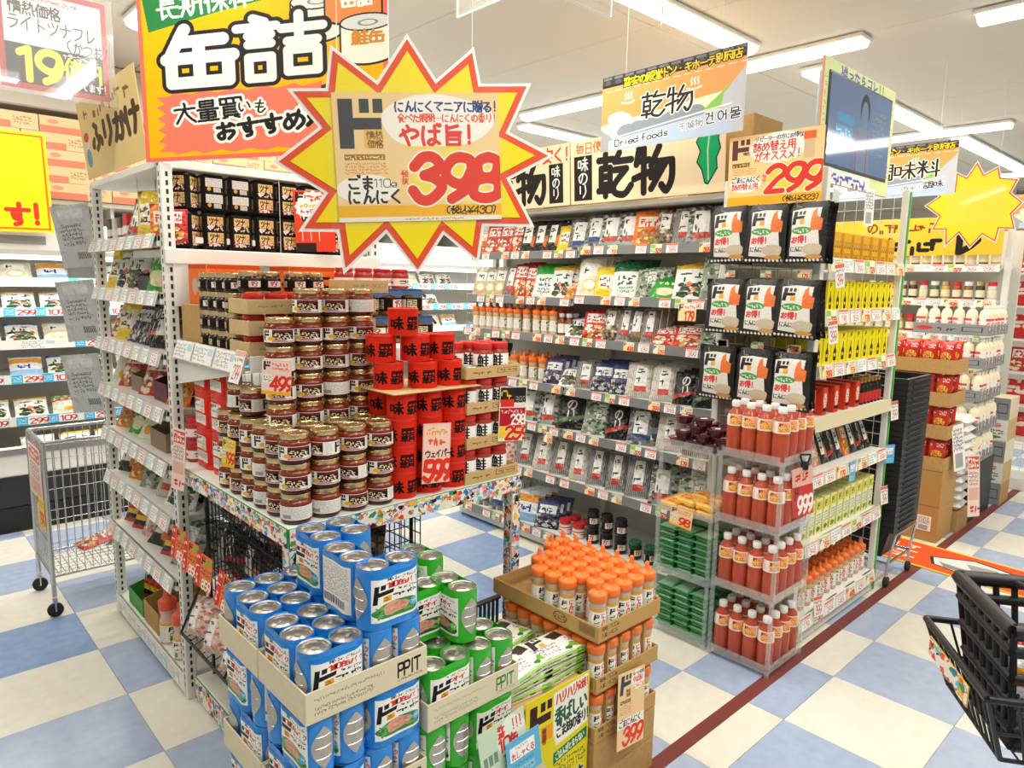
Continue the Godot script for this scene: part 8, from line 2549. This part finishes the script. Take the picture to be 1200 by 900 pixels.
# ---------------------------------------------------------------- hanging signs
func strings(o: Node3D, xs: Array, y: float, up: float) -> void:
	for x in xs:
		part(o, "string", MB.new().bar(Vector3(x, y, 0), Vector3(x, up, 0), 0.0012, 4, false).done(), M.string)
func board(o: Node3D, w: float, h: float, mat: Material, th := 0.006) -> void:
	part(o, "panel", box_mesh(Vector3(w, h, th), 0.001), M.white_cap, Vector3(0, 0, -th / 2))
	part(o, "print", MB.new().box(Vector3.ZERO, Vector3(w, h, 0.001), 0.0, Rect2(0, 0, 1, 1), Rect2(0.01, 0.01, 0, 0)).done(), mat, Vector3(0, 0, 0.0008))

func star(label: String, pts: PackedVector2Array, at: Vector3, yaw: float, edge: float, band: float) -> Node3D:
	var o := thing("starburst_sign", label, "sign", at, yaw, "yellow starburst signs")
	part(o, "white_board", MB.new().plate(pts, 0.004, Rect2(-1, -1, 2, 2)).done(), M.white_cap)
	var a := Geometry2D.offset_polygon(pts, -edge, Geometry2D.JOIN_MITER)
	var b := Geometry2D.offset_polygon(pts, -edge - band, Geometry2D.JOIN_MITER)
	part(o, "red_border", MB.new().plate(a[0], 0.001, Rect2(-1, -1, 2, 2), 0.003).done(), mk(Color("e2502c"), .4))
	part(o, "yellow_face", MB.new().plate(b[0], 0.001, Rect2(-1, -1, 2, 2), 0.0044).done(), mk(Color("f2dc16"), .35))
	return o

func build_signs() -> void:
	# orange tinned-food sign
	var a := Vector3(-1.657, 2.015, 1.668)
	var b := Vector3(-0.866, 2.033, 1.185)
	var w := a.distance_to(b)
	var h := w * 0.62
	var o := thing("hanging_sign", "large orange tinned-food sign with white outlined characters, top left", "sign", (a + b) / 2 + Vector3(0, h / 2, 0), atan2(-(b - a).z, (b - a).x))
	board(o, w, h, T.cans)
	strings(o, [-w * .4, w * .4], h / 2, CEIL - o.position.y)
	o.rotation.z = 0.012
	# main starburst with its price card in a clear sleeve
	var raw := [-0.013, 0.308, 0.062, 0.2, 0.16, 0.286, 0.179, 0.196, 0.314, 0.204, 0.257, 0.077, 0.381, 0.021, 0.261, -0.045, 0.331, -0.169, 0.193, -0.171, 0.179, -0.272, 0.084, -0.196, 0.015, -0.304, -0.069, -0.197, -0.182, -0.308, -0.197, -0.197, -0.296, -0.199, -0.228, -0.099, -0.354, -0.025, -0.239, 0.066, -0.316, 0.157, -0.219, 0.163, -0.206, 0.269, -0.09, 0.188]
	var pts := PackedVector2Array()
	for k in range(0, raw.size(), 2): pts.append(Vector2(raw[k], raw[k + 1]))
	var s := star("yellow starburst sign with red border carrying the 398 price card", pts, Vector3(-0.513, 1.948, 1.343), 0.9615, 0.008, 0.016)
	strings(s, [0.155, -0.19], 0.25, CEIL - 1.948)
	var pc := card("price_card", "tan 398 sesame-garlic price card in a clear sleeve on the starburst", 0.43, 0.325, T.card398, Vector3(-0.513, 1.948, 1.343) + Vector3(0.017, 0.0, 0.0075).rotated(Vector3.UP, 0.9615), Vector3(0, 0.9615, 0.05), "")
	pc.set_meta("category", "price card")
	var slv := solo("clear_sleeve", box_mesh(Vector3(0.47, 0.36, 0.0012)), M.film, "clear plastic sleeve over the 398 price card", "sleeve", Vector3(-0.513, 1.948, 1.343) + Vector3(0.017, 0.0, 0.0105).rotated(Vector3.UP, 0.9615), Vector3(0, 0.9615, 0.05))
	slv.set_meta("category", "sleeve")
	# plain starburst further off
	raw = [-0.009, 0.3, 0.037, 0.209, 0.12, 0.256, 0.138, 0.179, 0.241, 0.164, 0.206, 0.073, 0.281, 0.005, 0.224, -0.069, 0.254, -0.176, 0.162, -0.172, 0.149, -0.266, 0.067, -0.212, -0.001, -0.303, -0.075, -0.2, -0.155, -0.294, -0.163, -0.172, -0.25, -0.17, -0.211, -0.072, -0.305, 0.004, -0.224, 0.066, -0.272, 0.172, -0.134, 0.111, -0.13, 0.234, -0.066, 0.195]
	pts = PackedVector2Array()
	for k in range(0, raw.size(), 2): pts.append(Vector2(raw[k], raw[k + 1]))
	s = star("plain yellow starburst sign with no card, at the right", pts, Vector3(-0.415, 2.221, -3.334), 0.252, 0.006, 0.008)
	strings(s, [0.12, -0.13], 0.23, CEIL - 2.221)
	part(s, "clear_sleeve", box_mesh(Vector3(0.34, 0.26, 0.0012)), M.film, Vector3(0, 0, 0.008))
	# aisle signs
	o = thing("aisle_sign", "hanging dried-food aisle sign with tiled-roof top edge and lettering", "sign", Vector3(-0.88, 2.44, -0.3), 0.0, "hanging aisle signs")
	board(o, 0.76, 0.345, T.hang_dried)
	strings(o, [-0.24, 0.26], 0.172, CEIL - 2.44)
	part(o, "ceiling_hook", MB.new().bar(Vector3(-0.05, 0.34, 0), Vector3(-0.05, 0.6, 0), 0.004).done(), M.white_cap)
	o = thing("aisle_sign", "hanging seasoning aisle sign half hidden behind the display screen", "sign", Vector3(-0.7, 2.375, -2.55), 0.0, "hanging aisle signs")
	board(o, 0.74, 0.325, T.hang_season)
	strings(o, [-0.24, 0.26], 0.16, CEIL - 2.375)
	o = thing("aisle_sign", "far hanging aisle sign at the right edge behind the plain starburst", "sign", Vector3(-0.1, 2.3, -4.6), 0.0, "hanging aisle signs")
	board(o, 0.7, 0.32, T.hang_season)
	strings(o, [-0.24, 0.26], 0.16, CEIL - 2.3)
	# display screen on the end unit
	var tv := thing("display_screen", "flat display screen in a pale green printed surround above the end unit", "screen", Vector3(-0.3, 2.33, -0.965), PI / 2)
	part(tv, "surround", MB.new().box(Vector3.ZERO, Vector3(0.8, 0.5, 0.012), 0.001, Rect2(0, 0, 1, 1), Rect2(0.02, 0.3, 0, 0)).done(), T.tv_frame)
	part(tv, "casing", box_mesh(Vector3(0.72, 0.42, 0.03), .006), mk(Color("aebfd0"), .4), Vector3(0, 0.0, -0.022))
	part(tv, "bezel", box_mesh(Vector3(0.71, 0.385, 0.006), .002), M.black, Vector3(0, 0.01, 0.008))
	part(tv, "screen", MB.new().box(Vector3.ZERO, Vector3(0.69, 0.365, 0.003)).done(), T.tv_screen, Vector3(0, 0.01, 0.012))
	for x in [-0.36, 0.1]:
		part(tv, "stand_pole", MB.new().bar(Vector3(x, -0.22, -0.03), Vector3(x, -0.215 - 0.001, -0.03), 0.01).bar(Vector3(x, -0.217, -0.03), Vector3(x, -0.1, -0.03), 0.012).done(), M.green_post)
	# best-seller board in a clear case, upper left
	o = thing("hanging_sign", "framed best-seller board with black and yellow lettering in a clear case", "sign", Vector3(-1.95, 2.43, 1.86), PI / 2)
	board(o, 0.33, 0.34, T.board19)
	part(o, "clear_case", box_mesh(Vector3(0.37, 0.37, 0.003)), glassy(Color.WHITE, 0.1, 0.03), Vector3(0.0, 0, 0.006))
	strings(o, [-0.12, 0.12], 0.17, CEIL - 2.43)
	# ceiling air unit with a clear deflector, and a small round detector
	var ac := thing("ceiling_air_unit", "ceiling air unit with slats and a white-framed clear deflector", "air conditioner", Vector3(-1.293, 0, 0.145))
	part(ac, "casing", box_mesh(Vector3(0.46, 0.05, 0.46), .01), M.white_cap, Vector3(0, CEIL - 0.025, 0))
	for k in 9:
		part(ac, "slat", box_mesh(Vector3(0.4, 0.01, 0.02)), mk(Color("8b8880"), .5), Vector3(0, CEIL - 0.055, -0.18 + k * 0.045), Vector3(0.5, 0, 0))
	for q in [[Vector3(0.243, CEIL - 0.155, 0), 0.0], [Vector3(0, CEIL - 0.155, 0.243), PI / 2]]:
		var p := part(ac, "deflector", box_mesh(Vector3(0.004, 0.22, 0.48)), M.glass, q[0], Vector3(0, q[1], 0))
		part(p, "frame", MB.new().path([Vector3(0, .11, -.24), Vector3(0, -.11, -.24), Vector3(0, -.11, .24), Vector3(0, .11, .24)], .004, 6).done(), M.white_cap)
	var sd := thing("smoke_detector", "small round white ceiling detector behind the orange sign", "detector", Vector3(-2.2, CEIL, 0.9))
	part(sd, "base", rings([[0.0, -.004], [.06, -.004], [.06, -.02], [.045, -.035], [0.0, -.04]], 18), M.white_cap)
	part(sd, "lens", rings([[0.0, -.04], [.015, -.04], [.012, -.046], [0.0, -.048]], 10), M.grey_flat)
